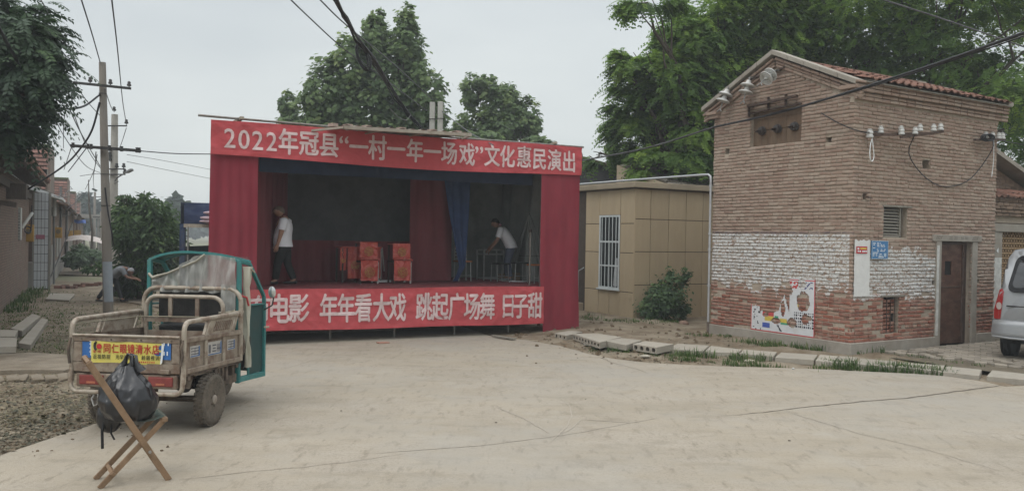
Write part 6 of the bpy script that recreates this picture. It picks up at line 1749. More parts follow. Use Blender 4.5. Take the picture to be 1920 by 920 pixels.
mb = MB(); mb.tube([(-.19, -.02, .0), (-.20, -.04, -.12), (-.19, -.05, -.28)], .012, 5); mb.tube([(-.14, .0, -.02), (-.13, -.03, -.14), (-.10, -.03, -.2)], .008, 5); mb.build('strap', mat('black strap', (.015, .015, .015), .8, .1, 9), bag, smooth=60)
# ================================================================== TREES AND BUSHES
bark = mat('bark', (.09, .075, .06), .95, .3, 9, bump=.6, bscale=30, stretch=(1, 1, .3))
def unit(v): return v / np.maximum(np.linalg.norm(v, axis=-1, keepdims=True), 1e-9)
def sample(blobs, n, clump=26, spread=.28, shell=.62, seed=1):
    """points gathered in clumps over blobs (centre, radii); returns points, outward vectors, tone"""
    g = np.random.default_rng(seed)
    vol = np.array([b[1][0]*b[1][1]*b[1][2] for b in blobs])**(2/3); pr = vol/vol.sum()
    P, O, T = [], [], []
    for (c, r_), f in zip(blobs, pr):
        m = int(n*f)
        if m < 3: continue
        c, r_ = np.array(c), np.array(r_)
        K_ = max(4, int(m/clump))
        d = unit(g.normal(size=(K_, 3))); rad = (shell + (1-shell)*g.random((K_, 1))**.6)
        cc = d*rad; tone = g.random(K_)
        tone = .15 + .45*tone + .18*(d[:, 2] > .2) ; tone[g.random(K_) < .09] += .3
        k = g.integers(0, K_, m)
        q = cc[k] + g.normal(size=(m, 3))*spread*np.array([1, 1, .7])
        P.append(c + q*r_); O.append(unit(q*np.array([1, 1, .8]) + 1e-6)); T.append(np.clip(tone[k] + g.normal(size=m)*.07, 0, 1))
    return np.concatenate(P), np.concatenate(O), np.concatenate(T)
def quads(base, tip, side, w_, cup=0):
    """diamond leaves: base, mid+side, tip, mid-side"""
    mid = base*.55 + tip*.45
    V = np.stack([base, mid + side*w_ , tip, mid - side*w_], 1)
    return V
def mk(name, Vq, tone, m_, parent):
    n = len(Vq); V = Vq.reshape(-1, 3); F = np.arange(n*4).reshape(-1, 4)
    me = nmesh(name, V, F, m_, {'tone': np.repeat(tone, 4)})
    o = link(name, me, parent); return o
def broad(P, O, T, size, g, droop=.35):
    n = len(P); a = unit(O*.6 + g.normal(size=(n, 3))*.7 + np.array([0, 0, -droop]))
    nn_ = unit(O*.8 + np.array([0, -.25, .8]) + g.normal(size=(n, 3))*.45); a = unit(a - nn_*(a*nn_).sum(1, keepdims=True)); s_ = np.cross(nn_, a); l = size*(.6 + .8*g.random((n, 1)))
    return quads(P, P + a*l, s_, l*.42), T
def fronds(P, O, T, L_, m, lw, ll, g, droop=.5, flat=.4):
    n = len(P); a = unit(O*np.array([1, 1, flat]) + g.normal(size=(n, 3))*.35)
    s_ = unit(np.cross(a, np.array([0, 0, 1.]) + g.normal(size=(n, 3))*.25))
    L = L_*(.6 + .7*g.random((n, 1)))
    out_, to = [], []
    dn = np.array([0, 0, -1.])
    for k in range(m):
        t_ = (k + .8)/m
        p = P + a*L*t_ + dn*(droop*L*t_**2)
        ax = unit(a + dn*2*droop*t_)
        for sg in (-1, 1):
            d = unit(s_*sg + ax*.55 + dn*.35 + g.normal(size=(n, 3))*.12)
            w_ = unit(np.cross(d, np.cross(s_, ax)))
            taper = (1 - .35*abs(t_ - .5)*2)
            l = ll*taper*(.8 + .4*g.random((n, 1)))
            out_.append(quads(p, p + d*l, w_, l*lw)); to.append(np.clip(T + g.normal(size=n)*.03, 0, 1))
    return np.concatenate(out_), np.concatenate(to)
def pxblob(u, v, ru, rv, depth, dd=None):
    c = D(u, v, depth); k = depth/FPX
    return ((c.x, c.y, c.z), (ru*k, (dd or max(ru, rv)*.8)*k if dd is None else dd, rv*k))
def limbs(t_, base, blobs, r0, fork, seed=0, wig=.25, name='trunk'):
    g = random.Random(seed)
    base = Vector(base); fk = Vector(fork)
    mb = MB(); P = [base.lerp(fk, i/6) + Vector((g.uniform(-1, 1), g.uniform(-1, 1), 0))*.04*(i > 0) for i in range(7)]
    mb.tube(P, [r0*(1 - .35*i/6) for i in range(7)], 10); tk_ = mb.build(name, bark, t_, smooth=60)
    for c, r_ in blobs:
        c = Vector(c); mb = MB(); d = c - fk; n = 7
        P = [fk + d*(i/n) + Vector((g.uniform(-1, 1), g.uniform(-1, 1), g.uniform(-.3, 1)*.6))*wig*math.sin(i/n*math.pi) for i in range(n+1)]
        rr_ = r0*.5; mb.tube(P, [rr_*(1 - .85*i/n) + .006 for i in range(n+1)], 7); mb.build('branch', bark, t_, smooth=60)
        for q in range(5):
            i0 = g.randint(3, n); s0 = P[i0]; e_ = c + Vector((g.uniform(-1, 1)*r_[0], g.uniform(-1, 1)*r_[1], g.uniform(-.6, 1)*r_[2]))*.9
            Q = [s0.lerp(e_, j/4) + Vector((g.uniform(-1, 1), g.uniform(-1, 1), g.uniform(-1, 1)))*.08*wig*4*(j not in (0,)) for j in range(5)]
            m2 = MB(); m2.tube(Q, [rr_*.3*(1 - .8*j/4) + .004 for j in range(5)], 5); m2.build('twig', bark, t_, smooth=60)
g = np.random.default_rng(5)
# --- locust trees on the right
loc_m = foliage('locust leaves', [(0, (.045, .088, .033)), (.35, (.088, .16, .046)), (.6, (.14, .24, .054)), (.8, (.23, .35, .066)), (1, (.30, .42, .085))], .55)
RB1 = [(1215,6,52,17,22),(1345,40,72,62,24),(1250,150,88,66,24),(1335,170,95,90,25),(1195,185,46,36,24.5),(1320,260,80,66,25.5),(1205,240,62,44,25),(1128,288,30,24,26),(1235,295,70,34,26),(1175,120,24,34,24),(1440,20,100,80,24.5),(1270,80,30,40,24),(1290,100,60,60,24),(1292,292,56,36,23.6),(1222,304,44,24,23.8),(1310,225,50,44,23.6)]
RB2 = [(1600,50,150,80,25),(1760,70,140,95,24),(1900,110,120,120,23),(1500,140,170,95,26),(1700,160,170,70,27),(1905,235,80,70,25),(1560,-50,240,80,25),(1850,-60,240,80,23),(1420,90,120,90,26),(1640,120,120,80,25),(1840,170,70,60,24),(1800,0,150,70,24),(1600,210,330,110,29.5),(1850,250,200,110,29.5),(1450,200,160,110,29)]
for RB, lb, bu, seed in ((RB1, 'large locust tree behind the low beige building, its crown reaching left towards the stage', (1380, 24.5), 3), (RB2, 'large dark locust tree rising behind the brick building to the right edge', (1700, 26), 8)):
    blobs = [pxblob(*b) for b in RB]
    cc = sum((Vector(b[0]) for b in blobs), Vector())/len(blobs)
    base = D(bu[0], 455, bu[1]); base.z = 0
    t_ = thing('locust_tree', lb, 'tree', base, 0); t_.location = (0, 0, 0)
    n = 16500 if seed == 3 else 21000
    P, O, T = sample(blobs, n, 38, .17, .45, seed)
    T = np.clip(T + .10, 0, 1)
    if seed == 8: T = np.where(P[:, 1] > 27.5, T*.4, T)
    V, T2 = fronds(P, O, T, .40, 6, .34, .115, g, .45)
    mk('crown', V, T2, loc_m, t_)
    fk = base.lerp(cc, .55); fk.z = max(3.2, cc.z*.55)
    limbs(t_, base, blobs, .24, fk, seed, .35)
# --- plane trees behind the stage
pl_m = foliage('plane leaves', [(0, (.078, .13, .055)), (.4, (.125, .19, .078)), (.7, (.18, .255, .095)), (1, (.28, .35, .13))], .5)
PB1 = [(702,80,24,56,32),(705,40,13,30,32),(762,84,27,60,32),(765,40,14,32,32),(655,125,40,62,32),(735,140,62,80,32.5),(615,180,42,68,32),(800,168,34,56,32),(585,212,34,46,32),(680,205,100,62,33),(780,212,52,50,32.5),(560,236,26,22,32),(822,226,20,26,32),(690,270,130,50,33)]
PB2 = [(884,172,20,36,36),(915,168,20,32,36),(945,195,34,38,36),(985,215,28,36,36),(900,226,36,34,36),(955,240,48,32,36),(868,244,26,16,36),(1003,240,12,20,36)]
PB3 = [(540,195,15,24,35),(541,222,19,18,35),(535,250,14,20,35)]
for PB, lb, bu, seed, n, sz in ((PB1, 'big plane tree with two pointed tops behind the stage', (690, 33), 21, 27000, .20), (PB2, 'smaller loose poplar behind the right half of the stage roof', (945, 36), 22, 11000, .17), (PB3, 'slim young tree at the left behind the stage roof', (540, 35), 23, 2600, .16)):
    blobs = [pxblob(*b) for b in PB]; base = D(bu[0], 455, bu[1]); base.z = 0
    t_ = thing('plane_tree' if seed != 22 else 'poplar_tree', lb, 'tree', (0, 0, 0))
    P, O, T = sample(blobs, n, 30, .14, .42, seed)
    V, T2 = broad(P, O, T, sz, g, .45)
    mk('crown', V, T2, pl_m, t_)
    cc = sum((Vector(b[0]) for b in blobs), Vector())/len(blobs); fk = base.lerp(cc, .5); fk.z = 3.5
    limbs(t_, base, blobs, .2 if seed == 21 else .12, fk, seed, .3)
# low trees just over the stage roof on the right
PB4 = [(905,262,30,14,33),(1005,266,16,10,33),(1030,275,14,8,33)]
t_ = thing('low_tree', 'low brownish green tree top just above the stage roof at the right', 'tree', (0, 0, 0)); bl = [pxblob(*b) for b in PB4]
P, O, T = sample(bl, 1600, 26, .3, .3, 77); V, T2 = broad(P, O, T*.9, .2, g); mk('crown', V, T2, pl_m, t_); base = D(930, 455, 33); base.z = 0; limbs(t_, base, bl, .1, base + Vector((0, 0, 3.6)), 4, .2)
# --- dark tree on the left with long drooping compound leaves
toon = foliage('toon leaves', [(0, (.022, .042, .026)), (.5, (.038, .068, .034)), (.8, (.055, .095, .042)), (1, (.09, .15, .055))], .3)
LB_ = [(30,60,62,44,15),(8,12,30,24,15),(64,66,40,38,14.6),(38,125,70,44,15),(76,122,32,42,14.6),(20,180,60,50,15),(64,178,34,28,14.6),(8,222,50,32,15),(44,238,30,16,14.8),(-70,110,100,120,15.5)]
blobs = [pxblob(b[0]-20, *b[1:]) for b in LB_]
t_ = thing('toon_tree', 'dark tree with long drooping compound leaves at the upper left edge', 'tree', (0, 0, 0))
P, O, T = sample(blobs, 2500, 12, .30, .4, 31)
O = unit(O + np.array([.55, -.25, .05]))
V, T2 = fronds(P, O, T, .55, 9, .27, .15, g, .55, .4); mk('crown', V, T2, toon, t_)
base = Vector((-12.2, 16.5, 0)); limbs(t_, base, blobs[:9], .13, (-11.6, 16, 3.9), 6, .25)
# --- peach bush beside the utility pole
pe_m = foliage('peach leaves', [(0, (.035, .066, .028)), (.5, (.065, .115, .042)), (.8, (.105, .17, .056)), (1, (.18, .25, .08))], .35)
def lances(P, O, T, L_, w_, g, droop=.8):
    n = len(P); a = unit(O*np.array([1, 1, .4]) + np.array([0, 0, -droop]) + g.normal(size=(n, 3))*.45)
    s_ = unit(np.cross(a, g.normal(size=(n, 3)))); l = L_*(.6 + .7*g.random((n, 1)))
    return quads(P, P + a*l, s_, l*w_), T
def mkbush(name, label, B, base, n, L_, w_, m_, seed, kind='lance', cat='bush', r0=.06, clump=18, fk=.5, spread=.26):
    blobs = [pxblob(*b) for b in B]; t_ = thing(name, label, cat, (0, 0, 0))
    P, O, T = sample(blobs, n, clump, spread, .35, seed)
    P[:, 2] = np.maximum(P[:, 2], .06)
    V, T2 = lances(P, O, T, L_, w_, g) if kind == 'lance' else (broad(P, O, T, L_, g, .2) if kind == 'broad' else fronds(P, O, T, L_, 5, .3, L_*.3, g))
    mk('foliage', V, T2, m_, t_)
    base = Vector(base); limbs(t_, base, blobs, r0, base + Vector((0, 0, fk)), seed, .12, 'stem'); return t_
mkbush('peach_tree', 'bushy young peach tree with long narrow leaves right of the utility pole', [(262,420,38,36,25.5),(300,470,34,55,25.5),(240,440,24,40,25),(258,500,34,42,25.3),(314,430,17,34,25.8),(228,405,16,24,25.2),(280,395,34,24,25.6),(236,370,8,12,25.2),(272,378,10,14,25.4),(300,392,10,14,25.6),(248,540,20,14,25.2)], G(262, 562), 15000, .20, .16, pe_m, 41, r0=.09, fk=.5)
mkbush('bush', 'young shrub growing against the beige building', [(1240,566,34,32,21),(1262,545,26,32,21),(1222,580,22,18,21),(1275,580,20,18,21.2),(1256,512,7,16,21),(1282,515,5,14,21),(1226,545,12,12,21),(1293,520,4,10,21)], G(1248, 602), 4200, .075, .42, foliage('shrub leaves', [(0, (.035, .062, .030)), (.6, (.065, .115, .048)), (1, (.12, .18, .06))], .25), 43, 'broad', r0=.03, fk=.15)
mkbush('bush', 'weedy bush on the bank at the far end of the left street', [(160,480,26,12,40),(140,488,18,10,38),(185,484,14,9,41),(150,470,12,10,41)], G(158, 503), 2600, .18, .3, foliage('weed leaves', [(0, (.04, .07, .035)), (.6, (.07, .11, .05)), (1, (.13, .17, .08))], .25), 45, 'broad', r0=.03, fk=.2)
for q, (u, v, dpt, h) in enumerate(((208, 505, 24.3, .5), (200, 508, 24.1, .45))):
    pass
mkbush('bush', 'small leafy branch hanging left of the utility pole, over the path', [(180,503,16,7,24),(205,500,18,7,24.5),(218,510,14,9,24.6)], G(232, 560), 420, .16, .22, pe_m, 47, r0=.02, fk=.9)
# --- far trees at the end of the street
far_m = foliage('far tree leaves', [(0, (.035, .055, .045)), (.6, (.05, .075, .055)), (1, (.075, .10, .07))], .2)
for q, (B, lb) in enumerate((([(158,384,12,20,110),(170,398,14,22,110),(150,400,10,18,112)], 'dark far tree group at the left end of the street, beyond the tiled roofs'), ([(186,400,8,16,120),(196,410,9,14,120)], 'small far tree right of the first far group, behind the poles'), ([(326,388,9,16,90),(340,396,10,14,90),(312,400,8,12,92)], 'far tree between the peach tree and the blue truck'), ([(1112,400,10,18,60)], 'hidden far tree behind the dark house'))):
    if q == 3: continue
    blobs = [pxblob(*b) for b in B]; t_ = thing('far_tree', lb, 'tree', (0, 0, 0)); P, O, T = sample(blobs, 1500, 18, .3, .3, 60+q)
    V, T2 = broad(P, O, T, .75, g, .2); mk('crown', V, T2, far_m, t_); b0 = Vector(blobs[0][0]); limbs(t_, (b0.x, b0.y, 0), blobs, .2, (b0.x, b0.y, b0.z*.6), q, .3)
blobs = [pxblob(u, 428 - 6*abs(math.sin(u*.7)), 22, 14, 190) for u in range(-60, 700, 26)]
P, O, T = sample(blobs, 9000, 18, .35, .3, 66); V, T2 = broad(P, O, T, 1.5, g, .2); o = mk('far_wood', V, T2, far_m, None); tag(o, 'far wood reading as a low dark line on the horizon', 'wood', kind='stuff')

# ================================================================== GRASS, WEEDS, STRAW, LITTER
grass_m = foliage('green grass', [(0, (.035, .065, .022)), (.5, (.065, .115, .03)), (.85, (.11, .16, .045)), (1, (.20, .19, .09))], .25)
straw_m = foliage('dry straw', [(0, (.10, .09, .05)), (.4, (.17, .15, .085)), (.75, (.26, .22, .135)), (1, (.34, .29, .19))], .2)
def blades(name, label, pts, per, h, m_, spread=.12, wid=.006, lean=.6, tone=(0, 1), seed=0, flat=0):
    gg = np.random.default_rng(seed); A = np.array([(p[0], p[1]) for p in pts]); S = np.array([p[2] if len(p) > 2 else 1 for p in pts])
    n = len(A)*per; k = np.repeat(np.arange(len(A)), per)
    off = gg.normal(size=(n, 2))*spread*np.sqrt(S[k])[:, None]
    B = np.zeros((n, 3)); B[:, :2] = A[k] + off
    keep = np.array([not in_poly(x, y, ROAD) or gg.random() < .03 for x, y in B[:, :2]]); B, k, off = B[keep], k[keep], off[keep]; n = len(B)
    B[:, 2] = [gz(x, y) - .015 for x, y in B[:, :2]]
    hh = h*S[k]*(.4 + .8*gg.random(n)); d = gg.normal(size=(n, 3)); d[:, 2] = 0; d = unit(d)
    d[:, :2] += off*2; le = (lean*gg.random(n))[:, None]
    if flat: le = le + flat
    up_ = np.array([0, 0, 1.])
    mid = B + (up_*.6 + d*le*.3)*hh[:, None]; tip = B + (up_*(1 - .35*le) + d*le)*hh[:, None]
    if flat: mid[:, 2] = B[:, 2] + .012; tip[:, 2] = B[:, 2] + .02*gg.random(n)
    s_ = unit(np.cross(d, up_)*1.0 + gg.normal(size=(n, 3))*.2); wv_ = wid*(.6 + .8*gg.random((n, 1)))
    V = np.concatenate([np.stack([B - s_*wv_, B + s_*wv_, mid + s_*wv_*.8, mid - s_*wv_*.8], 1), np.stack([mid - s_*wv_*.8, mid + s_*wv_*.8, tip + s_*wv_*.15, tip - s_*wv_*.15], 1)])
    T = np.clip(tone[0] + (tone[1]-tone[0])*(.5*gg.random(n) + .5*gg.random(len(A))[k]), 0, 1)
    o = mk(name, V, np.concatenate([T, T]), m_, None); tag(o, label, 'grass', kind='stuff'); return o
def along(uvs, step, jit=.05, sc=(.5, 1.2), seed=0):
    rr_ = random.Random(seed); P = [G(u, v) for u, v in uvs]; out_ = []
    for a, b_ in zip(P[:-1], P[1:]):
        n = max(1, int((b_-a).length/step))
        out_ += [((a.lerp(b_, i/n).x + rr_.gauss(0, jit)), (a.lerp(b_, i/n).y + rr_.gauss(0, jit)), rr_.uniform(*sc)) for i in range(n)]
    return out_
pts = along([(1255,672),(1300,676),(1360,680),(1420,684),(1500,690),(1560,692)], .07, .10, (.4, 1.2), 1) + along([(1270,664),(1330,670),(1400,674),(1440,676)], .05, .07, (.7, 1.4), 2)
pts += along([(1560,690),(1620,692),(1700,697),(1760,702),(1820,706)], .045, .09, (.6, 1.5), 3) + along([(1540,682),(1600,688),(1690,694),(1750,699)], .05, .07, (.8, 1.5), 4)
pts += along([(1120,655),(1160,660),(1210,666),(1250,668)], .12, .10, (.3, .9), 5)
blades('grass', 'green grass growing in front of the row of kerb slabs', [p for p in pts if noise.noise(Vector((p[0]*1.7, p[1]*1.7, 2))) > -.32], 24, .14, grass_m, .08, .006, .9, seed=1)
pts = along([(1390,648),(1460,656),(1540,664),(1600,668),(1650,666),(1680,664)], .07, .12, (.4, 1.1), 6) + along([(1440,636),(1500,646),(1560,655)], .09, .08, (.3, 1.5), 7) + along([(1290,636),(1350,640),(1400,643)], .14, .12, (.3, .9), 8)
pts += along([(1690,672),(1760,680),(1820,690),(1850,697)], .16, .05, (.3, .7), 9)
blades('grass', 'green grass between the kerb slabs and the wall of the brick building', pts, 22, .15, grass_m, .08, .006, .8, seed=2)
pts = along([(1095,600),(1130,606),(1180,608),(1220,608),(1300,610)], .09, .25, (.3, .9), 10)
blades('grass', 'short weeds on the bare earth before the beige building', pts, 14, .13, grass_m, .12, .008, .8, seed=3)
rr_ = random.Random(3)
def area(n, u0, u1, v0, v1, sc=(.4, 1.2)):
    out_ = []
    for _ in range(n):
        f = rr_.random()**.7; p = G(rr_.uniform(u0, u1), v0 + (v1-v0)*f); out_.append((p.x, p.y, rr_.uniform(*sc)))
    return out_
blades('grass', 'patchy green grass on the verge of the left street', area(420, -20, 520, 545, 660) + area(90, -20, 125, 575, 620), 12, .05, grass_m, .18, .010, .9, (.25, 1), 4)
blades('straw', 'dry straw and cut grass scattered on the left verge', area(820, -20, 500, 548, 665) + along([(-10,712),(60,708),(135,700)], .05, .10, (.5, 1.2), 12) + along([(-10,690),(60,682),(125,694)], .12, .12, (.5, 1.2), 12) + area(160, -20, 250, 700, 790) + area(260, -20, 130, 625, 665) + area(120, -20, 240, 540, 560), 12, .12, straw_m, .22, .007, .4, seed=5, flat=1.2)
blades('grass', 'grass at the foot of the left brick wall', along([(0,586),(30,562),(60,543)], .2, .15, (.6, 1.4), 13) + along([(95,500),(170,498),(250,502),(330,500)], .3, .4, (.8, 2.5), 14), 26, .16, grass_m, .22, .014, .8, (.2, 1), 6)
# leaf litter and crumbs on the bare earth at the left
litter_m = foliage('leaf litter', [(0, (.045, .045, .028)), (.4, (.08, .075, .045)), (.75, (.13, .11, .07)), (1, (.22, .19, .135))], .1)
gg = np.random.default_rng(9); A = np.array([p[:2] for p in area(5200, -25, 330, 705, 860) + area(1500, 1000, 1420, 632, 690) + area(900, 0, 500, 560, 700)])
keep = np.array([not in_poly(x, y, ROAD) for x, y in A]); A = A[keep]; n = len(A)
B = np.zeros((n, 3)); B[:, :2] = A; B[:, 2] = [gz(x, y) + .002 for x, y in A]
a = unit(gg.normal(size=(n, 3))*np.array([1, 1, .25])); s_ = unit(np.cross(a, np.array([0, 0, 1.]) + gg.normal(size=(n, 3))*.3)); l = .02 + .05*gg.random((n, 1))**2
V = quads(B, B + a*l, s_, l*.4); V[:, :, 2] = np.maximum(V[:, :, 2], B[:, 2:3] - .003)
o = mk('leaf_litter', V, gg.random(n), litter_m, None); tag(o, 'dead leaves and crumbs scattered over the bare earth', 'litter', kind='stuff')
# stones and clods
stonem = mat('earth clod', (.125, .092, .06), .95, .25, 12); 
def stones(name, label, pts, smin, smax, m_, seed):
    r2 = random.Random(seed); mb = MB()
    for x, y, *_ in pts:
        if in_poly(x, y, ROAD) and r2.random() < .9: continue
        s = smin + (smax-smin)*r2.random()**3; z = gz(x, y)
        vs = [Vector((r2.uniform(.7, 1)*a*s, r2.uniform(.7, 1)*b_*s, r2.uniform(.3, .7)*c*s)) for a, b_, c in ((-1,-1,-1),(1,-1,-1),(1,1,-1),(-1,1,-1),(-.6,-.6,1),(.6,-.6,1),(.6,.6,1),(-.6,.6,1))]
        q = Matrix.Rotation(r2.uniform(0, 6), 3, 'Z'); mb.add([q @ v + Vector((x, y, z + s*.2)) for v in vs], [(3,2,1,0),(4,5,6,7),(0,1,5,4),(1,2,6,5),(2,3,7,6),(3,0,4,7)])
    o = mb.build(name, m_); tag(o, label, 'gravel', kind='stuff')
stones('gravel', 'clods and small stones on the bare earth along the slabs', area(420, 960, 1340, 608, 684) + along([(930,632),(1000,640),(1060,652)], .05, .1, seed=15) + along([(1480,672),(1560,678),(1620,686)], .08, .08, seed=16), .008, .05, stonem, 1)
stones('gravel', 'clods and small stones on the bare earth at the lower left', area(900, -25, 330, 700, 860), .005, .022, stonem, 2)
for q, (u, v, s, lb, cc_) in enumerate(((1282, 612, .12, 'rounded reddish stone on the bare earth before the brick building', (.24, .16, .12)), (1210, 690-20, .09, 'flat pale stone among the weeds in front of the slabs', (.36, .33, .27)), (1487, 692, .025, 'small white stone at the edge of the road', (.42, .42, .40)), (1405, 676, .1, 'flat pale stone half buried before the flat slabs', (.36, .32, .25)), (302, 590-2, .06, 'white scrap lying on the verge by the pole', (.5, .5, .48)))):
    p = G(u, v); mb = MB(); mb.grid(10, 8, lambda i, j: (s*math.cos(i*2*math.pi)*math.sin(j*math.pi)*(1+.2*noise.noise(Vector((i*3, j*3, q)))), s*.7*math.sin(i*2*math.pi)*math.sin(j*math.pi), s*(.7 if q in (0, 2) else .3)*-math.cos(j*math.pi)))
    o = mb.build('stone', mat('stone %d' % q, cc_, .9, .2, 20), None, smooth=80, loc=(p.x, p.y, gz(p.x, p.y) + .02)); tag(o, lb, 'stone')
# broken planks by the stage edge
for q, (a, b_, lb) in enumerate((((925,632),(965,638), 'dark plank lying under the right end of the stage'), ((1095,650),(1170,657), 'grey plank lying below the hollow slabs'), ((1120,645),(1150,652), 'short grey plank beside the hollow slabs'))):
    pa, pb = G(*a), G(*b_); mb = MB(); mb.bar((pa.x, pa.y, gz(pa.x, pa.y)+.03), (pb.x, pb.y, gz(pb.x, pb.y)+.03), .10, .025); tag(mb.build('plank', slatm), lb, 'plank')
# low rubble bricks in the left street
for q in range(12):
    p = G(108 + q*7.5 + rr_.uniform(-2, 2), 541 - q*.15 + rr_.uniform(-2, 2) - (4 if q > 4 else 0)); mb = MB(); mb.box((p.x, p.y, gz(p.x, p.y) + .05), (.26, .13, .10), rr_.uniform(-.5, .5))
    tag(mb.build('brick', mat('dull red rubble brick', (.20, .11, .085), .95, .2, 9, perobj=.3)), 'loose red brick, %s from the left wall in the line of rubble across the street' % ('first second third fourth fifth sixth seventh eighth ninth tenth eleventh twelfth'.split()[q]), 'brick', 'loose bricks across the left street')
# ================================================================== LEFT STREET
W0 = Vector((-12.7, 20.3, 0)); WA = R(27.05)
WX = Vector((math.cos(WA), math.sin(WA), 0)); WY = Vector((-math.sin(WA), math.cos(WA), 0))
def brickpaint(name, c1, c2, mo, sc=1.0):
    m = bpy.data.materials.new(name); m.use_nodes = True; t = m.node_tree; b = t.nodes['Principled BSDF']; N = t.nodes.new; K = t.links.new
    b.inputs['Roughness'].default_value = .95
    tc = N('ShaderNodeTexCoord'); mp = N('ShaderNodeMapping'); mp.inputs['Rotation'].default_value = (R(90), 0, R(90))
    sp = N('ShaderNodeSeparateXYZ'); cb = N('ShaderNodeCombineXYZ'); ad_ = N('ShaderNodeMath'); ad_.operation = 'ADD'
    K(tc.outputs['Object'], sp.inputs[0]); K(sp.outputs[0], ad_.inputs[0]); K(sp.outputs[1], ad_.inputs[1]); K(ad_.outputs[0], cb.inputs[0]); K(sp.outputs[2], cb.inputs[1])
    br = N('ShaderNodeTexBrick'); br.inputs['Scale'].default_value = 1; br.inputs['Brick Width'].default_value = .25*sc; br.inputs['Row Height'].default_value = .07*sc; br.inputs['Mortar Size'].default_value = .008
    for k, c in (('Color1', c1), ('Color2', c2), ('Mortar', mo)): br.inputs[k].default_value = (*c, 1)
    K(cb.outputs[0], br.inputs['Vector'])
    n = N('ShaderNodeTexNoise'); n.inputs['Scale'].default_value = 1.3; n.inputs['Detail'].default_value = 7; K(tc.outputs['Object'], n.inputs['Vector'])
    mr = N('ShaderNodeMapRange'); mr.inputs[1].default_value = .45; mr.inputs[2].default_value = .65; mr.inputs[4].default_value = .6; K(n.outputs[0], mr.inputs[0])
    mx = N('ShaderNodeMix'); mx.data_type = 'RGBA'; K(mr.outputs[0], mx.inputs[0]); K(br.outputs[0], mx.inputs[6]); mx.inputs[7].default_value = (.17, .135, .10, 1); K(mx.outputs[2], b.inputs['Base Color'])
    bp = N('ShaderNodeBump'); bp.inputs['Distance'].default_value = .01; K(br.outputs['Fac'], bp.inputs['Height']); bp.invert = True; K(bp.outputs[0], b.inputs['Normal'])
    return m
wallb = brickpaint('street brick', (.165, .105, .078), (.215, .14, .105), (.12, .092, .07))
greyp = mat('grey plaster', (.25, .24, .215), .95, .15, 2, (.16, .14, .12), 1, .6)
wtile = mat('white glazed tile', (.50, .53, .55), .35, .06, 4, spec=.5)
h1 = thing('street_house', 'nearest old brick house at the left edge with sagging wooden eave', 'house', W0, WA)
mb = MB(); mb.bx(-6, 0, -9, 9.2, -.1, 3.62); mb.build('wall', wallb, h1)
eavem = mat('dark eave board', (.10, .08, .065), .9, .3, 6, stretch=(6, 1, 1))
mb = MB(); mb.add([(.62, -5, 3.78), (.55, 9.4, 3.72), (-3, 9.4, 5.0), (-3, -5, 5.1), (.62, -5, 3.70), (.55, 9.4, 3.64), (-3, 9.4, 4.9), (-3, -5, 5.0)], [(0,1,2,3),(7,6,5,4),(0,4,5,1),(1,5,6,2),(0,3,7,4)]); mb.build('roof', mat('old roof tile', (.17, .12, .09), .95, .3, 7), h1)
for k in range(22):
    y_ = -4.6 + k*.64; mb = MB(); mb.tube([(-.1, y_, 3.72), (.52, y_, 3.62)], .04, 7); mb.build('rafter', eavem, h1)
for k in range(46):
    y_ = -4.9 + k*.31; mb = MB(); mb.tube([(.64, y_, 3.79), (.2, y_, 3.96)], [.085, .08], 7); mb.build('eave_tile', tilem, h1, smooth=60)
mb = MB(); mb.bar((.02, -5, 3.3), (.02, 9.2, 3.25), .14, .2); mb.build('eave_beam', eavem, h1)
mb = MB(); mb.bar((.0, -.5, 2.75), (.35, -.5, 2.7), .3, .12); mb.build('bracket', eavem, h1)
mb = MB(); mb.bx(-.05, .45, 1.0, 1.5, 2.9, 3.3); mb.build('bracket', eavem, h1)
# things on its wall
def wbox(name, label, cat, u, v0, v1, depth, w_, dp, m_, parts=None, group=None):
    a = D(u, v1, depth); b_ = D(u, v0, depth); t_ = thing(name, label, cat, (a.x, a.y, a.z), WA, group); h = b_.z - a.z
    mb = MB(); mb.bx(-w_/2, w_/2, 0, dp, 0, h); mb.build('box', m_, t_, bevel=.012)
    mb = MB(); mb.bx(-w_/2+.03, w_/2-.03, -.008, .0, .04, h-.04); mb.build('door', m_, t_, bevel=.004)
    if parts: parts(t_, h)
    return t_
greyb = mat('grey meter box', (.14, .14, .135), .6, .15, 5); whiteb = mat('off white metal', (.42, .42, .39), .6, .1, 5)
yel = mat('yellow meter box', (.42, .25, .06), .6, .12, 5)
def vents(t_, h):
    for k in range(9): mb = MB(); mb.bx(-.07, .07, -.014, -.004, .1 + k*(h-.2)/9, .1 + k*(h-.2)/9 + .02); mb.build('vent_slat', greyb, t_)
wbox('meter_box', 'grey metal meter box on the left brick wall', 'meter box', 18, 392, 452, 23.5, .22, .5, greyb, lambda t_, h: [MB().bx(-.05, .05, -.06, -.0, h*.72, h*.9) and None])
wbox('wall_unit', 'tall off-white ribbed box mounted beside the grey meter box', 'wall box', 32, 389, 450, 24.6, .19, .4, whiteb, vents)
def gas(t_, h):
    mb = MB(); mb.lathe([(0, 0), (.09, 0), (.09, .03), (0, .03)], 14, Matrix.Translation((0, -.01, h*.6)) @ Matrix.Rotation(R(90), 4, 'X')); mb.build('dial', mat('dull dial', (.2, .16, .1), .5, .1, 5), t_)
wbox('gas_meter_box', 'yellow gas meter box beside the grey coil of hose at the left', 'meter box', 53.5, 421, 453, 27.5, .30, .22, yel, gas, 'yellow gas meter boxes along the street')
wbox('gas_meter_box', 'second yellow gas meter box, on the brick wall past the white tiled pier', 'meter box', 109, 426, 446, 33.5, .28, .22, yel, gas, 'yellow gas meter boxes along the street')
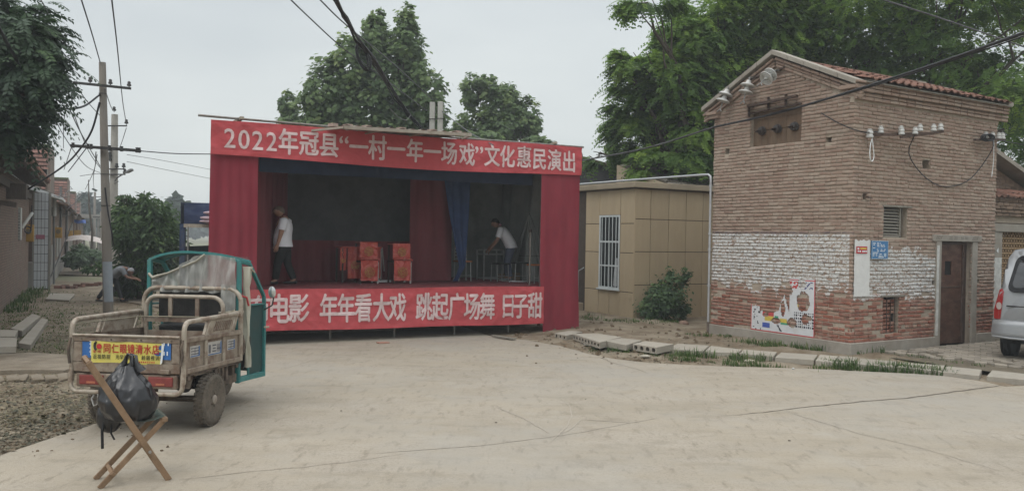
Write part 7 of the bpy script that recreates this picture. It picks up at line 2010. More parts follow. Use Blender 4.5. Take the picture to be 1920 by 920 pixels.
for k, (u, d_) in enumerate(((130.5, 47), (142, 60), (148, 70))):
    wbox('gas_meter_box', ['third yellow gas meter box, small and far along the street', 'fourth yellow gas meter box, very small down the street', 'farthest yellow gas meter box down the street'][k], 'meter box', u, 432 - k*.5, 446 - k*1.5, d_, .30, .22, yel, None, 'yellow gas meter boxes along the street')
cable('hose', [D(60, 385, 27), D(58, 430, 27), D(52, 437, 26.8), D(46, 432, 26.8), D(50, 424, 26.9), D(58, 428, 27), D(56, 436, 26.9), D(48, 434, 26.8)], .022, blackc, 'black hose coiled over the first yellow meter box', 'hose')
mb = MB(); mb.tube([D(40, 428, 26), D(57, 404, 26.5), D(60, 400, 26.8)], .05, 10); tag(mb.build('flue_pipe', whiteb, smooth=60), 'slanting off-white flue pipe beside the tall ribbed box', 'pipe')
# cladded gate pier
gp_ = thing('gate_pier', 'tall gate pier faced with white tiles and dark joints', 'pier', W0 + WX*.14 + WY*9.6, WA)
mb = MB(); mb.bx(0, .44, .01, 1.0, 0, 3.42); mb.build('core', darkm, gp_)
for i in range(4):
    for j in range(11):
        mb = MB(); mb.bx(.004 + i*.11, .102 + i*.11, 0, .03, .02 + j*.31, .02 + j*.31 + .295); mb.build('tile', wtile, gp_)
mb = MB(); mb.bx(.05, .33, -.012, .0, 1.78, 1.93); mb.build('pink_sticker', mat('pink sticker', (.34, .12, .17), .7, .1, 5), gp_)
mb = MB(); mb.bx(-.05, -.0, -.02, .1, 0, 3.5); mb.bx(.445, .52, -.02, .1, 0, 3.45); mb.build('edge_strip', greyp, gp_)
mb = MB(); mb.bx(-.35, -.02, -.1, .4, 0, .95); mb.build('buttress', greyp, gp_, bevel=.01)
# further houses with tiled gatehouses
rose = mat('rose roof tile', (.28, .155, .125), .8, .2, 9, perobj=.25); 
def street_house(y0, y1, x_, zt_, lab, n_rows, n_cols, lod):
    t_ = thing('street_house', lab, 'house', W0 + WY*y0, WA)
    mb = MB(); mb.bx(-5, x_, .0, y1-y0, -.1, 3.3); mb.build('wall', wallb, t_)
    mb = MB(); mb.bx(x_, x_+.05, .02, y1-y0, -.1, .75); mb.build('plinth', greyp, t_)
    if lod < 2:
        mb = MB(); mb.bx(x_, x_+.03, 2.2, 4.5, .75, 1.5); mb.bx(x_, x_+.03, 7, 9, .9, 2.3); mb.bx(x_, x_+.035, 10, 12, .2, 2.6); mb.build('plaster_patch', greyp, t_)
    mb = MB(); mb.bx(x_-.9, x_, 0.06, 3.2, 3.3, zt_); gh = mb.build('gatehouse', mat('brown gatehouse plaster', (.19, .15, .125), .9, .15, 4), t_)
    w_ = .86
    for j in range(n_rows):
        for i in range(n_cols):
            mb = MB(); xx = x_ - w_ + i*w_/n_cols; z_ = 3.75 + j*(zt_-3.85)/n_rows
            if lod == 0 and j < 4 and i > n_cols*.55: continue
            mb.bx(xx+.006, xx + w_/n_cols-.006, -.0, .06, z_, z_ + (zt_-3.85)/n_rows - .035); mb.v = [(a, b_ - (.05 if c < z_+.02 else 0), c) for a, b_, c in mb.v]
            mb.build('roof_tile', rose, gh)
    mb = MB(); mb.bx(x_-.02, x_+.06, -.04, 3.2, 3.0, zt_+.05); mb.build('gable_edge', mat('brown gatehouse plaster', (.2, .14, .11)), gh)
    mb = MB(); mb.bx(x_-.92, x_+.06, -.05, .2, zt_, zt_+.09); mb.build('ridge', mat('mossy ridge', (.10, .12, .06), .95, .3, 9), gh)
    if lod == 0:
        mb = MB(); mb.bx(x_-.42, x_-.05, -.0, .05, 3.95, 4.45); w2 = mb.build('window', darkm, gh)
        mb = MB(); mb.bx(x_-.46, x_-.42, -.02, .05, 3.9, 4.5); mb.bx(x_-.05, x_-.02, -.02, .05, 3.9, 4.5); mb.bx(x_-.46, x_-.02, -.02, .05, 3.86, 3.9); mb.build('window_frame', greyp, w2)
        for i in range(4):
            mb = MB(); mb.box((x_-.75 + i*.2, -.06, 3.64), (.12, .2, .09)); mb.build('cornice_block', rose if i % 2 else greyp, gh)
        mb = MB(); mb.bx(x_-.9, x_+.05, -.08, .1, 3.50, 3.56); mb.build('cornice', greyp, gh)
    mb = MB(); mb.add([(x_-.1, 3.4, 3.35), (x_+.55, 3.4, 3.15), (x_+.55, y1-y0, 3.15), (x_-.1, y1-y0, 3.35), (x_-.1, 3.4, 3.29), (x_+.55, 3.4, 3.09), (x_+.55, y1-y0, 3.09), (x_-.1, y1-y0, 3.29)], [(0,1,2,3),(7,6,5,4),(0,4,5,1)]); mb.build('eave', _MC['old roof tile'], t_)
    return t_
street_house(10.6, 30, .52, 5.15, 'second street house, with a mossy rose-tiled gatehouse above the white tiled pier', 9, 5, 0)
street_house(29.8, 47, .60, 5.05, 'third street house with a narrow rose-tiled gatehouse', 8, 4, 1)
street_house(47.2, 66, .65, 5.0, 'fourth street house with a small far rose-tiled gatehouse', 7, 3, 2)
street_house(66.2, 90, .70, 4.9, 'farthest street house with a tiny rose-tiled gatehouse', 6, 3, 2)
# white awning and drain pipes
aw = thing('door_awning', 'small white sheet awning over the gateway on the left', 'awning', W0 + WX*.0 + WY*10.0, WA)
mb = MB(); mb.add([(-.15, -.3, 3.72), (1.0, .3, 3.30), (1.0, 3.2, 3.30), (-.15, 3.2, 3.72), (-.15, -.3, 3.58), (1.0, .3, 3.20), (1.0, 3.2, 3.20), (-.15, 3.2, 3.6)], [(0,1,2,3),(7,6,5,4),(0,4,5,1),(1,5,6,2)]); mb.build('sheet', mat('white sheet metal', (.55, .56, .55), .6, .1, 4), aw)
for u, v0, v1, d_, r_, lb in ((101, 372, 405, 32, .09, 'thick white down pipe below the awning'), (101, 405, 537, 32, .04, 'thin grey pipe running down the second house wall'), (114, 350, 430, 38, .05, 'grey pipe on the second house, farther down the street'), (125, 385, 490, 46, .07, 'dark post at the corner of the third house')):
    a, b_ = D(u, v0, d_), D(u, v1, d_); mb = MB(); mb.tube([b_, a], r_, 8); tag(mb.build('down_pipe', whiteb if v1 < 420 else greyb, smooth=60), lb, 'pipe')
# posts and blue awning further down
for u, v0, v1, d_, lb in ((136, 400, 470, 58, 'brown gate post farther down the left street'), (144, 410, 462, 66, 'second brown gate post, next to the blue shade')):
    a, b_ = D(u, v0, d_), D(u, v1, d_); mb = MB(); mb.tube([(b_.x, b_.y, 0), a], .10, 8); tag(mb.build('gate_post', mat('brown post', (.12, .075, .05), .8, .2, 5), smooth=60), lb, 'post')
c = D(147, 418, 62); bt = thing('blue_shade', 'small crumpled blue awning far down the left street', 'awning', c, WA)
mb = MB(); mb.grid(8, 4, lambda i, j: (-.5 + 1.0*i, -.6*j, .25*(1-j) - .2*(i-.5)**2*4*.3 + .05*math.sin(i*9))); mb.build('cloth', mat('blue awning cloth', (.035, .08, .26), .7, .2, 6), bt, smooth=70)
c = D(165, 430, 72); pc = thing('porch', 'pale flat porch roof on thin posts at the far end of the left street', 'porch', (c.x, c.y, 0), WA)
mb = MB(); mb.bx(-1.6, 1.0, -.6, 1.2, 3.2, 3.45); mb.bx(-1.2, .9, -.5, 1.0, 3.45, 3.55); mb.build('roof', greyp, pc)
for x_ in (-1.2, .8): mb = MB(); mb.bx(x_-.08, x_+.08, -.4, -.24, 0, 3.2); mb.build('post', greyp, pc)
mb = MB(); mb.bx(-2.2, -1.7, 0, 3, 0, 4.3); mb.build('wall', wallb, pc)
# white netted heap at the end of the street
c = G(162, 500); hp_ = thing('netted_heap', 'low white netted shelter at the far end of the left street', 'shelter', (c.x, c.y, 0), WA)
netm = mat('white netting', (.50, .46, .43), .9, .25, 25, (.35, .22, .17), 9, .6)
mb = MB(); mb.grid(20, 10, lambda i, j: (-2.2 + 4.2*i, 2*(j-.5)*1.6, 1.85*max(0, math.sin(math.pi*min(1, .08 + .92*i)))**.45 * (1 - .15*(2*j-1)**2) + .05*noise.noise(Vector((i*8, j*8, 0))))); mb.build('netting', netm, hp_, smooth=70)

# ================================================================== POLES
polec = mat('pole concrete', (.225, .205, .178), .93, .14, 5, (.24, .2, .16), 2, .6, (.42, .66), .3, 60, stretch=(1, 1, .25))
up_ = thing('utility_pole', 'concrete utility pole with pale blue painted foot and two cross-arms, nearest on the left', 'pole', (-10.3, 20.87, 0))
mb = MB(); mb.tube([(0, 0, -.1), (-.25, .03, 6.40)], [.125, .082], 18); mb.build('pole', polec, up_, smooth=60)
mb = MB(); mb.tube([(-.005, 0, .35), (-.06, .01, 1.32)], [.1255, .1205], 18, cap=False); mb.v = [v for v in mb.v]
bluep = mat('pale blue grey paint', (.30, .335, .37), .8, .08, 6)
# painted front half only
pv = []; 
mb = MB(); mb.grid(10, 6, lambda i, j: (-.0385*(.30 + 1.02*j)/1.0*.95 + .005 + (.1275 - .0065*j)*math.sin(R(-40 + 130*i)), .004 - (.1275 - .0065*j)*math.cos(R(-40 + 130*i)), .30 + 1.02*j)); mb.build('painted_band', bluep, up_, smooth=60)
darkiron = mat('dark iron', (.04, .038, .036), .7, .2, 9, metal=.2)
def pin(p, par, s_=1, m_=None):
    mb = MB(); mb.lathe([(.012*s_, 0), (.012*s_, .03*s_), (.045*s_, .03*s_), (.05*s_, .06*s_), (.03*s_, .09*s_), (.04*s_, .115*s_), (.02*s_, .14*s_), (0, .14*s_)], 10, Matrix.Translation(p)); mb.build('insulator', m_ or darkiron, par, smooth=60)
def rel(u, v, d_, o): q = D(u, v, d_); return q - o.location
a, b_ = rel(138, 155, 20.7, up_), rel(245, 166, 20.7, up_)
mb = MB(); mb.bar(a, b_, .06, .06); mb.build('cross_arm', darkiron, up_)
pin(rel(169, 156, 20.7, up_), up_, 1.1, _MC['brown glazed porcelain']); pin(rel(207, 160, 20.7, up_), up_, 1.1, _MC['brown glazed porcelain']); pin(rel(242, 164, 20.7, up_), up_, 1.1, _MC['brown glazed porcelain'])
a, b_ = rel(133, 273, 20.7, up_), rel(254, 282, 20.7, up_)
mb = MB(); mb.bar(a, b_, .085, .07); mb.build('cross_arm', darkiron, up_)
for u in (137, 165, 171, 205, 228, 257, 261):
    mb = MB(); q = rel(u, 272 + (u-133)*.075, 20.68, up_); mb.lathe([(0, -.07), (.045, -.06), (.05, 0), (.03, .03), (.045, .06), (0, .07)], 10, Matrix.Translation(q)); mb.build('insulator', darkiron, up_, smooth=60)
for z_ in (2.75, 3.55, 5.6): mb = MB(); mb.tube([(-.25*z_/6.4 + (.118-.005*z_)*math.cos(q), .0 + (.118-.005*z_)*math.sin(q), z_) for q in [i*math.pi/8 for i in range(16)]], .008, 5, closed=True); mb.build('wire_band', darkiron, up_)
cable('cable', [up_.location + Vector((-.06, -.13, 3.2)), up_.location + Vector((.02, -.13, 2.6)), up_.location + Vector((.12, -.1, 2.0)), D(212, 460, 21.2)], .02, blackc, 'dark cable wound round the nearest utility pole', 'cable')
# second pole with lamp
p2 = thing('utility_pole', 'second concrete pole with thin cross-arms and a street lamp', 'pole', (-16.62, 34.0, 0))
mb = MB(); mb.tube([(0, 0, -.1), (-.0, 0, 6.95)], [.20, .125], 16); mb.build('pole', mat('paler pole concrete', (.34, .32, .28), .93, .1, 5), p2, smooth=60)
mb = MB(); mb.bar(rel(200, 236, 33.8, p2), rel(238, 236, 33.8, p2), .05, .05); mb.build('cross_arm', darkiron, p2)
mb = MB(); mb.bar(rel(200, 317, 33.8, p2), rel(235, 317, 33.8, p2), .05, .05); mb.build('cross_arm', darkiron, p2)
mb = MB(); mb.bar(rel(202, 327, 33.8, p2), rel(235, 327, 33.8, p2), .05, .05); mb.build('cross_arm', darkiron, p2)
for u, v in ((237, 234), (214, 210), (219, 316), (232, 316), (234, 327), (206, 285), (206, 295), (206, 303)):
    pin(rel(u, v, 33.8, p2), p2, 1.6)
mb = MB(); mb.tube([rel(212, 345, 33.9, p2), rel(220, 333, 33.9, p2), rel(235, 324, 33.7, p2), rel(244, 320, 33.6, p2)], .028, 8); mb.build('lamp_arm', greyb, p2, smooth=60)
mb = MB(); mb.bar(rel(238, 323, 33.6, p2), rel(248, 318, 33.5, p2), .16, .10); mb.build('lamp_head', greyb, p2, bevel=.03, seg=2)
mb = MB(); mb.bar(rel(213, 345, 33.9, p2), rel(222, 340, 33.8, p2), .03, .03); mb.build('bracket', greyb, p2)
for k, (u, v0, d_, r_, lb) in enumerate(((178, 360, 85, .16, 'thin far concrete pole down the street'), (170, 384, 120, .15, 'very small far pole beyond the porch'), (190, 396, 70, .14, 'far short pole just left of the nearest pole'))):
    a = D(u, v0, d_); t_ = thing('far_pole', lb, 'pole', (a.x, a.y, 0)); mb = MB(); mb.tube([(0, 0, 0), (0, 0, a.z)], [r_, r_*.7], 8); mb.build('pole', polec, t_); mb = MB(); mb.bar((-.7, 0, a.z-.5), (.7, 0, a.z-.5), .08); mb.build('cross_arm', darkiron, t_)
a = D(166, 337, 44); b_ = D(170, 430, 44); mb = MB(); mb.tube([(b_.x, b_.y, 0), (b_.x + .1, b_.y, 2), (b_.x-.1, b_.y, 3.4), a], [.07, .06, .045, .02], 7); tag(mb.build('wooden_stake', bark, smooth=60), 'thin crooked dark stake left of the nearest utility pole', 'stake')
# twin square concrete posts behind the stage
for k, (u, v0, lb) in enumerate(((809, 192, 'left one of the two square concrete posts behind the stage roof'), (824, 191, 'right one of the two square concrete posts behind the stage roof'))):
    a = D(u + 2, v0, 24); t_ = thing('square_post', lb, 'post', (a.x, a.y, 0)); mb = MB(); mb.bx(-.075, .075, -.075, .075, 0, a.z); mb.build('post', mat('pale post concrete', (.40, .39, .35), .9, .08, 5), t_, bevel=.01)
    mb = MB(); mb.tube([(.09*math.cos(q)*1.2, .09*math.sin(q)*1.2, a.z-.5) for q in [i*math.pi/6 for i in range(12)]], .012, 5, closed=True); mb.build('wire_tie', darkiron, t_)

# ================================================================== OVERHEAD WIRES
wirem = mat('aged wire', (.10, .10, .105), .7, .2, 5); lw = 'overhead cable'
cable('cable', [D(2050, 10, 8.2), D(1925, 60, 9.6), D(1700, 138, 13), D(1480, 206, 16), D(1337, 239, 17.9)], .023, blackc, 'thick black cable crossing in front of the brick building', lw, n=60, ns=8)
cable('cable', [D(2050, 16, 8.3), D(1925, 66, 9.7), D(1700, 142, 13.1), D(1560, 184, 15), D(1445, 213, 16.4)], .010, blackc, 'thinner cable strapped just below the thick black one', lw, n=60)
cable('cable', [D(1337, 239, 17.9), D(1210, 278, 20.5), D(1086, 302, 24)], .021, mat('dusty cable', (.07, .07, .07), .7, .3, 20), 'dusty cable from the brick building corner to the stage', lw, n=30)
wb = thing('cable_bundle', 'messy bundle of black cables dropping to the stage roof', 'cable bundle', D(700, 110, 15.5)); O_ = wb.location
base_pts = [(622,-14,11.5),(648,35,12.6),(672,75,13.6),(700,112,14.8),(722,150,16),(742,185,17),(765,215,17.8),(790,240,18.6)]
for k in range(7):
    rr2 = random.Random(k); mb = MB(); P = []
    for i, (u, v, d_) in enumerate(base_pts):
        j = 7.5*(1 - .4*i/8); P.append(D(u + rr2.uniform(-j, j), v + rr2.uniform(-j, j)*.6, d_) - O_)
    Q = []
    for i in range(len(P)-1):
        for t_ in (0, .33, .66): Q.append(P[i].lerp(P[i+1], t_))
    Q.append(P[-1]); mb.tube(Q, .013 if k else .020, 6); mb.build('strand', blackc, wb, smooth=70)
for k in range(5):
    rr2 = random.Random(20+k); c = D(679 + rr2.uniform(-2, 2), 106, 14.3) - O_; mb = MB()
    mb.tube([c + RT*(.075 + .01*k)*math.cos(q) + (UP*.20 + RT*-.06)*math.sin(q)*(1 + .05*k) + Vector((0, .02*k, 0)) for q in [i*math.pi/9 for i in range(18)]], .011, 6, closed=True); mb.build('coil', blackc, wb, smooth=70)
cable('wire', [D(540, -5, 13), D(585, 38, 14.5), D(640, 88, 16.5), D(700, 132, 18.5), D(800, 208, 23.8)], .012, wirem, 'thin wire slanting down left of the cable bundle', 'wire')
cable('wire', [D(595, -5, 13), D(650, 48, 15), D(740, 122, 19), D(812, 188, 24)], .012, wirem, 'thin wire crossing behind the cable bundle', 'wire')
cable('wire', [D(828, 208, 24), D(880, 248, 20), D(925, 272, 17)], .012, wirem, 'thin wire from the square posts down to the stage roof', 'wire')
cable('wire', [D(730, 203, 17), D(748, 220, 17.3), D(762, 225, 17.4), D(770, 216, 17.5)], .008, greyb, 'pale loose wire curl above the stage roof', 'wire')
cable('wire', [D(1625, -10, 14), D(1780, 40, 15), D(1925, 90, 16)], .014, wirem, 'thin dark wire across the locust tree at the upper right', 'wire')
cable('wire', [D(1860, 260, 17.3), D(1890, 266, 18), D(1925, 272, 18.5)], .010, blackc, 'thin wire leaving the smaller cross-arm to the right', 'wire')
# left side
cable('cable', [D(-10, 38, 12), D(40, 128, 14.5), D(70, 172, 16.5), D(112, 202, 18.5), D(155, 200, 20), D(187, 178, 20.8)], .026, blackc, 'thick black cable sagging from the upper left to the nearest pole', lw, n=50)
cable('cable', [D(187, 192, 20.8), D(172, 245, 21), D(148, 282, 21.5), D(118, 312, 22.5), D(60, 350, 24), D(20, 372, 24)], .026, blackc, 'thick black cable from the nearest pole down to the brick house', lw, n=50)
LW = [([D(151, -5, 14), D(172, 62, 17), D(188, 118, 20.8)], .014, 'wire from the top edge to the top of the nearest pole'),
      ([D(209, -5, 14), D(220, 90, 20), D(230, 190, 29), D(237, 233, 33.8)], .015, 'wire from the top edge down to the second pole'),
      ([D(73, -5, 12), D(85, 15, 14), D(96, 40, 16)], .010, 'short wire at the top left in front of the dark tree'),
      ([D(262, 283, 20.7), D(330, 288, 22), D(398, 289, 24)], .014, 'horizontal wire from the nearest pole to the stage'),
      ([D(197, 168, 20.7), D(208, 200, 27), D(214, 209, 33.8)], .012, 'short wire between the two concrete poles'),
      ([D(142, 160, 20.7), D(165, 192, 24), D(195, 225, 30)], .012, 'wire running back from the upper cross-arm'),
      ([D(132, 208, 19.5), D(152, 250, 22), D(188, 312, 28)], .013, 'wire slanting down behind the nearest pole'),
      ([D(137, 208, 19.5), D(150, 245, 23), D(170, 290, 28), D(200, 330, 33)], .012, 'second wire slanting down behind the nearest pole'),
      ([D(100, 214, 19), D(120, 255, 21), D(160, 310, 27), D(190, 325, 33)], .010, 'thin wire curving below the lower cross-arm'),
      ([D(164, 275, 20.7), D(145, 300, 22), D(128, 322, 24)], .013, 'cable from the lower cross-arm to the rose-tiled gatehouse'),
      ([D(122, 210, 19), D(119, 240, 22), D(119, 278, 29)], .010, 'thin upright wire above the rose-tiled gatehouse'),
      ([D(134, 276, 20.7), D(126, 300, 25), D(120, 318, 29)], .010, 'short wire dropping beside the rose-tiled gatehouse'),
      ([D(238, 290, 34), D(300, 300, 40), D(396, 318, 48)], .012, 'faint far wire behind the second pole, upper one'),
      ([D(238, 303, 34), D(300, 316, 40), D(396, 335, 48)], .012, 'faint far wire behind the second pole, lower one'),
      ([D(180, 285, 21), D(176, 320, 30), D(160, 355, 44)], .012, 'wire dropping down the street left of the nearest pole'),
      ([D(182, 290, 21), D(175, 340, 40), D(178, 362, 84)], .012, 'wire running down the street to the far pole'),
      ([D(237, 240, 33.8), D(225, 275, 40), D(212, 292, 44)], .014, 'wire behind the second pole at its right'),
      ([D(150, 330, 30), D(180, 326, 31), D(200, 328, 33)], .010, 'thin looping wire over the far roofs')]
for P, r_, lb in LW: cable('wire', P, r_, wirem, lb, 'wire', n=24)
# tangle of cables on the gateway fronts
rr2 = random.Random(5); tg2 = thing('cable_tangle', 'tangle of house cables under the eaves of the street houses', 'cables', D(100, 375, 29)); O_ = tg2.location
for k in range(16):
    u, v, d_ = rr2.uniform(55, 135), rr2.uniform(352, 398), rr2.uniform(28, 40); P = [D(u + i*rr2.uniform(4, 12), v + rr2.uniform(-4, 16) + 5*math.sin(i), d_ + i) - O_ for i in range(5)]
    mb = MB(); mb.tube(P, .012, 5); mb.build('cable', blackc if k % 3 else greyb, tg2, smooth=70)
a, b_ = D(84, 543, 29), D(135, 418, 40); cable('stay_wire', [b_, a], .022, darkiron, 'guy wire slanting down in front of the second street house', 'wire', .1)
# ================================================================== PEOPLE
def skin_mat(name, c): return mat(name, c, .55, .08, 9, spec=.35)
skinm = skin_mat('tanned skin', (.33, .19, .13)); skind = skin_mat('darker skin', (.25, .14, .095))
def skinned(name, nodes, edges, m_, parent, sub=2, root=None, rad2=None, extra=None, offset=None):
    """one continuous surface grown from a jointed skeleton; nodes name -> (x, y, z, r) or (x, y, z, rx, ry)"""
    keys = list(nodes); me = bpy.data.meshes.new(name + '_skeleton')
    me.from_pydata([nodes[k][:3] for k in keys], [(keys.index(a), keys.index(b_)) for a, b_ in edges], [])
    o = bpy.data.objects.new(name + '_tmp', me); COL.objects.link(o)
    md = o.modifiers.new('s', 'SKIN'); md.use_smooth_shade = True
    sv = me.skin_vertices[0].data if me.skin_vertices else None
    if sv is None:
        bm = bmesh.new(); bm.from_mesh(me); bm.verts.layers.skin.verify(); bm.to_mesh(me); bm.free(); sv = me.skin_vertices[0].data
    for i, k in enumerate(keys):
        n = nodes[k]; sv[i].radius = (n[3], n[4] if len(n) > 4 else n[3]); sv[i].use_root = (k == (root or keys[0]))
    o.modifiers.new('u', 'SUBSURF').levels = sub
    dg = bpy.context.evaluated_depsgraph_get(); res = bpy.data.meshes.new_from_object(o.evaluated_get(dg))
    bpy.data.objects.remove(o); bpy.data.meshes.remove(me)
    res.name = name
    if extra:
        bm = bmesh.new(); bm.from_mesh(res); 
        for fn in extra: fn(bm)
        bm.to_mesh(res); bm.free()
    res.materials.clear(); res.materials.append(m_)
    res.polygons.foreach_set('use_smooth', [True]*len(res.polygons)); res.update()
    return link(name, res, parent)
def head_into(bm, c, s_, fwd, tilt=0, turn=0):
    """a head with brow, nose, mouth, chin, eye hollows and ears; faces local +x before turning"""
    rows, cols = 22, 28; V = []
    m_ = Matrix.Rotation(turn, 3, 'Z') @ Matrix.Rotation(tilt, 3, 'Y')
    for i in range(rows+1):
        th = math.pi*i/rows; z = math.cos(th); r_ = math.sin(th)
        for j in range(cols):
            a = 2*math.pi*j/cols; x, y = r_*math.cos(a), r_*math.sin(a)
            X, Y, Z = x*.098, y*.076, z*.118
            f = max(0, math.cos(a))
            if z < -.1: X *= 1 - .12*(-z) if x > 0 else 1 - .35*(-z); Y *= 1 - .28*(-z)      # jaw narrows
            ga = lambda z0, sz, a0, sa: math.exp(-((z-z0)/sz)**2 - ((((a+math.pi) % (2*math.pi))-math.pi-a0)/sa)**2)
            X += .026*ga(-.14, .10, 0, .16) + .016*ga(.02, .14, 0, .12) + .006*ga(.22, .10, 0, .6) - .010*(ga(.08, .09, .38, .18) + ga(.08, .09, -.38, .18))
            X += .010*ga(-.40, .06, 0, .3) + .007*ga(-.52, .06, 0, .28) + .012*ga(-.80, .14, 0, .5) - .006*ga(-.46, .02, 0, .35)
            Y += (1 if y > 0 else -1)*.004*(ga(-.15, .2, .9, .3) + ga(-.15, .2, -.9, .3))
            V.append(Vector(c) + m_ @ (Vector((X, Y, Z))*s_))
    vs = [bm.verts.new(p) for p in V]
    for i in range(rows):
        for j in range(cols):
            q = (vs[i*cols+j], vs[(i+1)*cols+j], vs[(i+1)*cols+(j+1) % cols], vs[i*cols+(j+1) % cols])
            try: bm.faces.new(q)
            except ValueError: pass
    for sg in (-1, 1):
        ev = []
        for i in range(9):
            for j in range(8):
                th = math.pi*i/8; a = 2*math.pi*j/8
                p = Vector((math.sin(th)*math.cos(a)*.020 - .005, sg*.078 + math.sin(th)*math.sin(a)*.009, math.cos(th)*.032 - .008)); ev.append(bm.verts.new(Vector(c) + m_ @ (p*s_)))
        for i in range(8):
            for j in range(8): bm.faces.new((ev[i*8+j], ev[(i+1)*8+j], ev[(i+1)*8+(j+1) % 8], ev[i*8+(j+1) % 8]))
def hand_nodes(nodes, edges, w_, d, side, pre, palm_n):
    """palm and five fingers growing from wrist w_ in direction d; palm_n = direction across the palm towards the thumb"""
    d = Vector(d).normalized(); t = Vector(palm_n).normalized(); n = d.cross(t).normalized()
    W_ = Vector(w_); pm_ = W_ + d*.055; nodes[pre+'palm'] = (*pm_, .021, .034); edges.append((pre+'wrist', pre+'palm'))
    for k, (off, l) in enumerate(((.030, .066), (.011, .074), (-.010, .069), (-.029, .054))):
        b0 = W_ + d*.092 + t*off; nodes[pre+'k%d' % k] = (*b0, .0105); m1 = b0 + d*l*.5 + n*.010*side; nodes[pre+'m%d' % k] = (*m1, .0092); e1 = m1 + d*l*.45 + n*.028*side; nodes[pre+'t%d' % k] = (*e1, .0075)
        edges += [(pre+'palm', pre+'k%d' % k), (pre+'k%d' % k, pre+'m%d' % k), (pre+'m%d' % k, pre+'t%d' % k)]
    b0 = W_ + d*.040 + t*.036; nodes[pre+'th0'] = (*b0, .012); b1 = b0 + d*.034 + t*.022; nodes[pre+'th1'] = (*b1, .010); edges += [(pre+'palm', pre+'th0'), (pre+'th0', pre+'th1')]
def person(label, loc_, rz, J, shirt_m, trouser_m, shoe_m, hair, skin, s=1.0, tilt=0, turn=0, tshirt=None, group=None):
    t_ = thing('person', label, 'person', loc_, rz, group)
    nodes = {}; edges = []
    for k in ('pelvis', 'belly', 'chest', 'neckb', 'neck'): nodes[k] = J[k]
    edges += [('pelvis', 'belly'), ('belly', 'chest'), ('chest', 'neckb'), ('neckb', 'neck')]
    for sd in 'LR':
        for k in ('sh', 'el', 'wrist'): nodes[sd+k] = J[sd+k]
        nodes[sd+'fore'] = tuple(Vector(J[sd+'el'][:3]).lerp(Vector(J[sd+'wrist'][:3]), .35)) + (.040*s,)
        edges += [('neckb', sd+'sh'), (sd+'sh', sd+'el'), (sd+'el', sd+'fore'), (sd+'fore', sd+'wrist')]
        d = Vector(J[sd+'wrist'][:3]) - Vector(J[sd+'el'][:3]); hand_nodes(nodes, edges, J[sd+'wrist'][:3], J.get(sd+'hd', d), 1 if sd == 'L' else -1, sd, J.get(sd+'th', (1, 0, 0)))
        for k in ('hip', 'kn', 'an', 'toe'): nodes[sd+k] = J[sd+k]
        edges += [('pelvis', sd+'hip'), (sd+'hip', sd+'kn'), (sd+'kn', sd+'an'), (sd+'an', sd+'toe')]
    skinned('body', nodes, edges, skin, t_, 2, 'pelvis', extra=[lambda bm: head_into(bm, J['head'][:3], s, None, tilt, turn)])
    # shirt
    mb = MB(); rg = J['rings']; n = 24
    def sf(i, j):
        f = j*(len(rg)-1); k = min(int(f), len(rg)-2); q = [a_*(1-f+k) + b2*(f-k) for a_, b2 in zip(rg[k], rg[k+1])]; a = i*2*math.pi
        w_ = 1 + .05*noise.noise(Vector((math.cos(a)*2, math.sin(a)*2, j*5))) + .03*math.sin(a*5 + j*6)*(1-j)
        return (s*(q[0] + q[2]*w_*math.cos(a)*math.cos(q[4])), s*q[3]*w_*math.sin(a), s*(q[1] - q[2]*w_*math.cos(a)*math.sin(q[4])))
    mb.grid(32, 24, sf)
    for sd in 'LR':
        a, b_ = Vector(J[sd+'sh'][:3]), Vector(J[sd+'el'][:3]); c_ = a.lerp(Vector((0, 0, a.z/1)), .35); c_.x = a.x; P = [c_, a + Vector((0, 0, .012)), a.lerp(b_, .3), a.lerp(b_, .72)]
        P = [P[0], P[0].lerp(P[1], .5), P[1], P[1].lerp(P[2], .5), P[2], P[3]]; mb.tube(P, [.07*s, .082*s, .084*s, .083*s, .080*s, .080*s], 16, cap=False)
    mb.build('shirt', shirt_m, t_, smooth=80)
    sk = {'waist': (*J['waist'][:3], *J['waist'][3:]), 'pel': (*Vector(J['pelvis'][:3]), .15*s, .18*s)}
    ed = [('waist', 'pel')]
    for sd in 'LR':
        a, b_, c = (Vector(J[sd+k][:3]) for k in ('hip', 'kn', 'an'))
        sk[sd+'h'] = (*a.lerp(b_, .12), .118*s); sk[sd+'t'] = (*a.lerp(b_, .55), .098*s); sk[sd+'k'] = (*b_, .078*s); sk[sd+'c'] = (*b_.lerp(c, .5), .072*s); sk[sd+'a'] = (*c.lerp(b_, .04), .064*s)
        ed += [('pel', sd+'h'), (sd+'h', sd+'t'), (sd+'t', sd+'k'), (sd+'k', sd+'c'), (sd+'c', sd+'a')]
    skinned('trousers', sk, ed, trouser_m, t_, 2, 'pel')
    for sd in 'LR':
        a, b_ = Vector(J[sd+'an'][:3]), Vector(J[sd+'toe'][:3]); d = (b_ - a); d.z = 0; d.normalize()
        q = {'heel': (*(a - d*.055 + Vector((0, 0, -.035))), .036, .036), 'mid': (*(a + d*.05 + Vector((0, 0, -.030))), .042, .036), 'ball': (*(a + d*.13 + Vector((0, 0, -.042))), .042, .028), 'tip': (*(a + d*.19 + Vector((0, 0, -.05))), .032, .02)}
        for k in q: q[k] = (*q[k][:3], q[k][3]*s, q[k][4]*s)
        skinned('shoe', q, [('heel', 'mid'), ('mid', 'ball'), ('ball', 'tip')], shoe_m, t_, 2, 'mid')
        if J.get('sole'):
            mb = MB(); mb.bar(a - d*.09 + Vector((0, 0, -.068)), a + d*.21 + Vector((0, 0, -.068)), .085, .018); mb.build('sole', J['sole'], t_, bevel=.008)
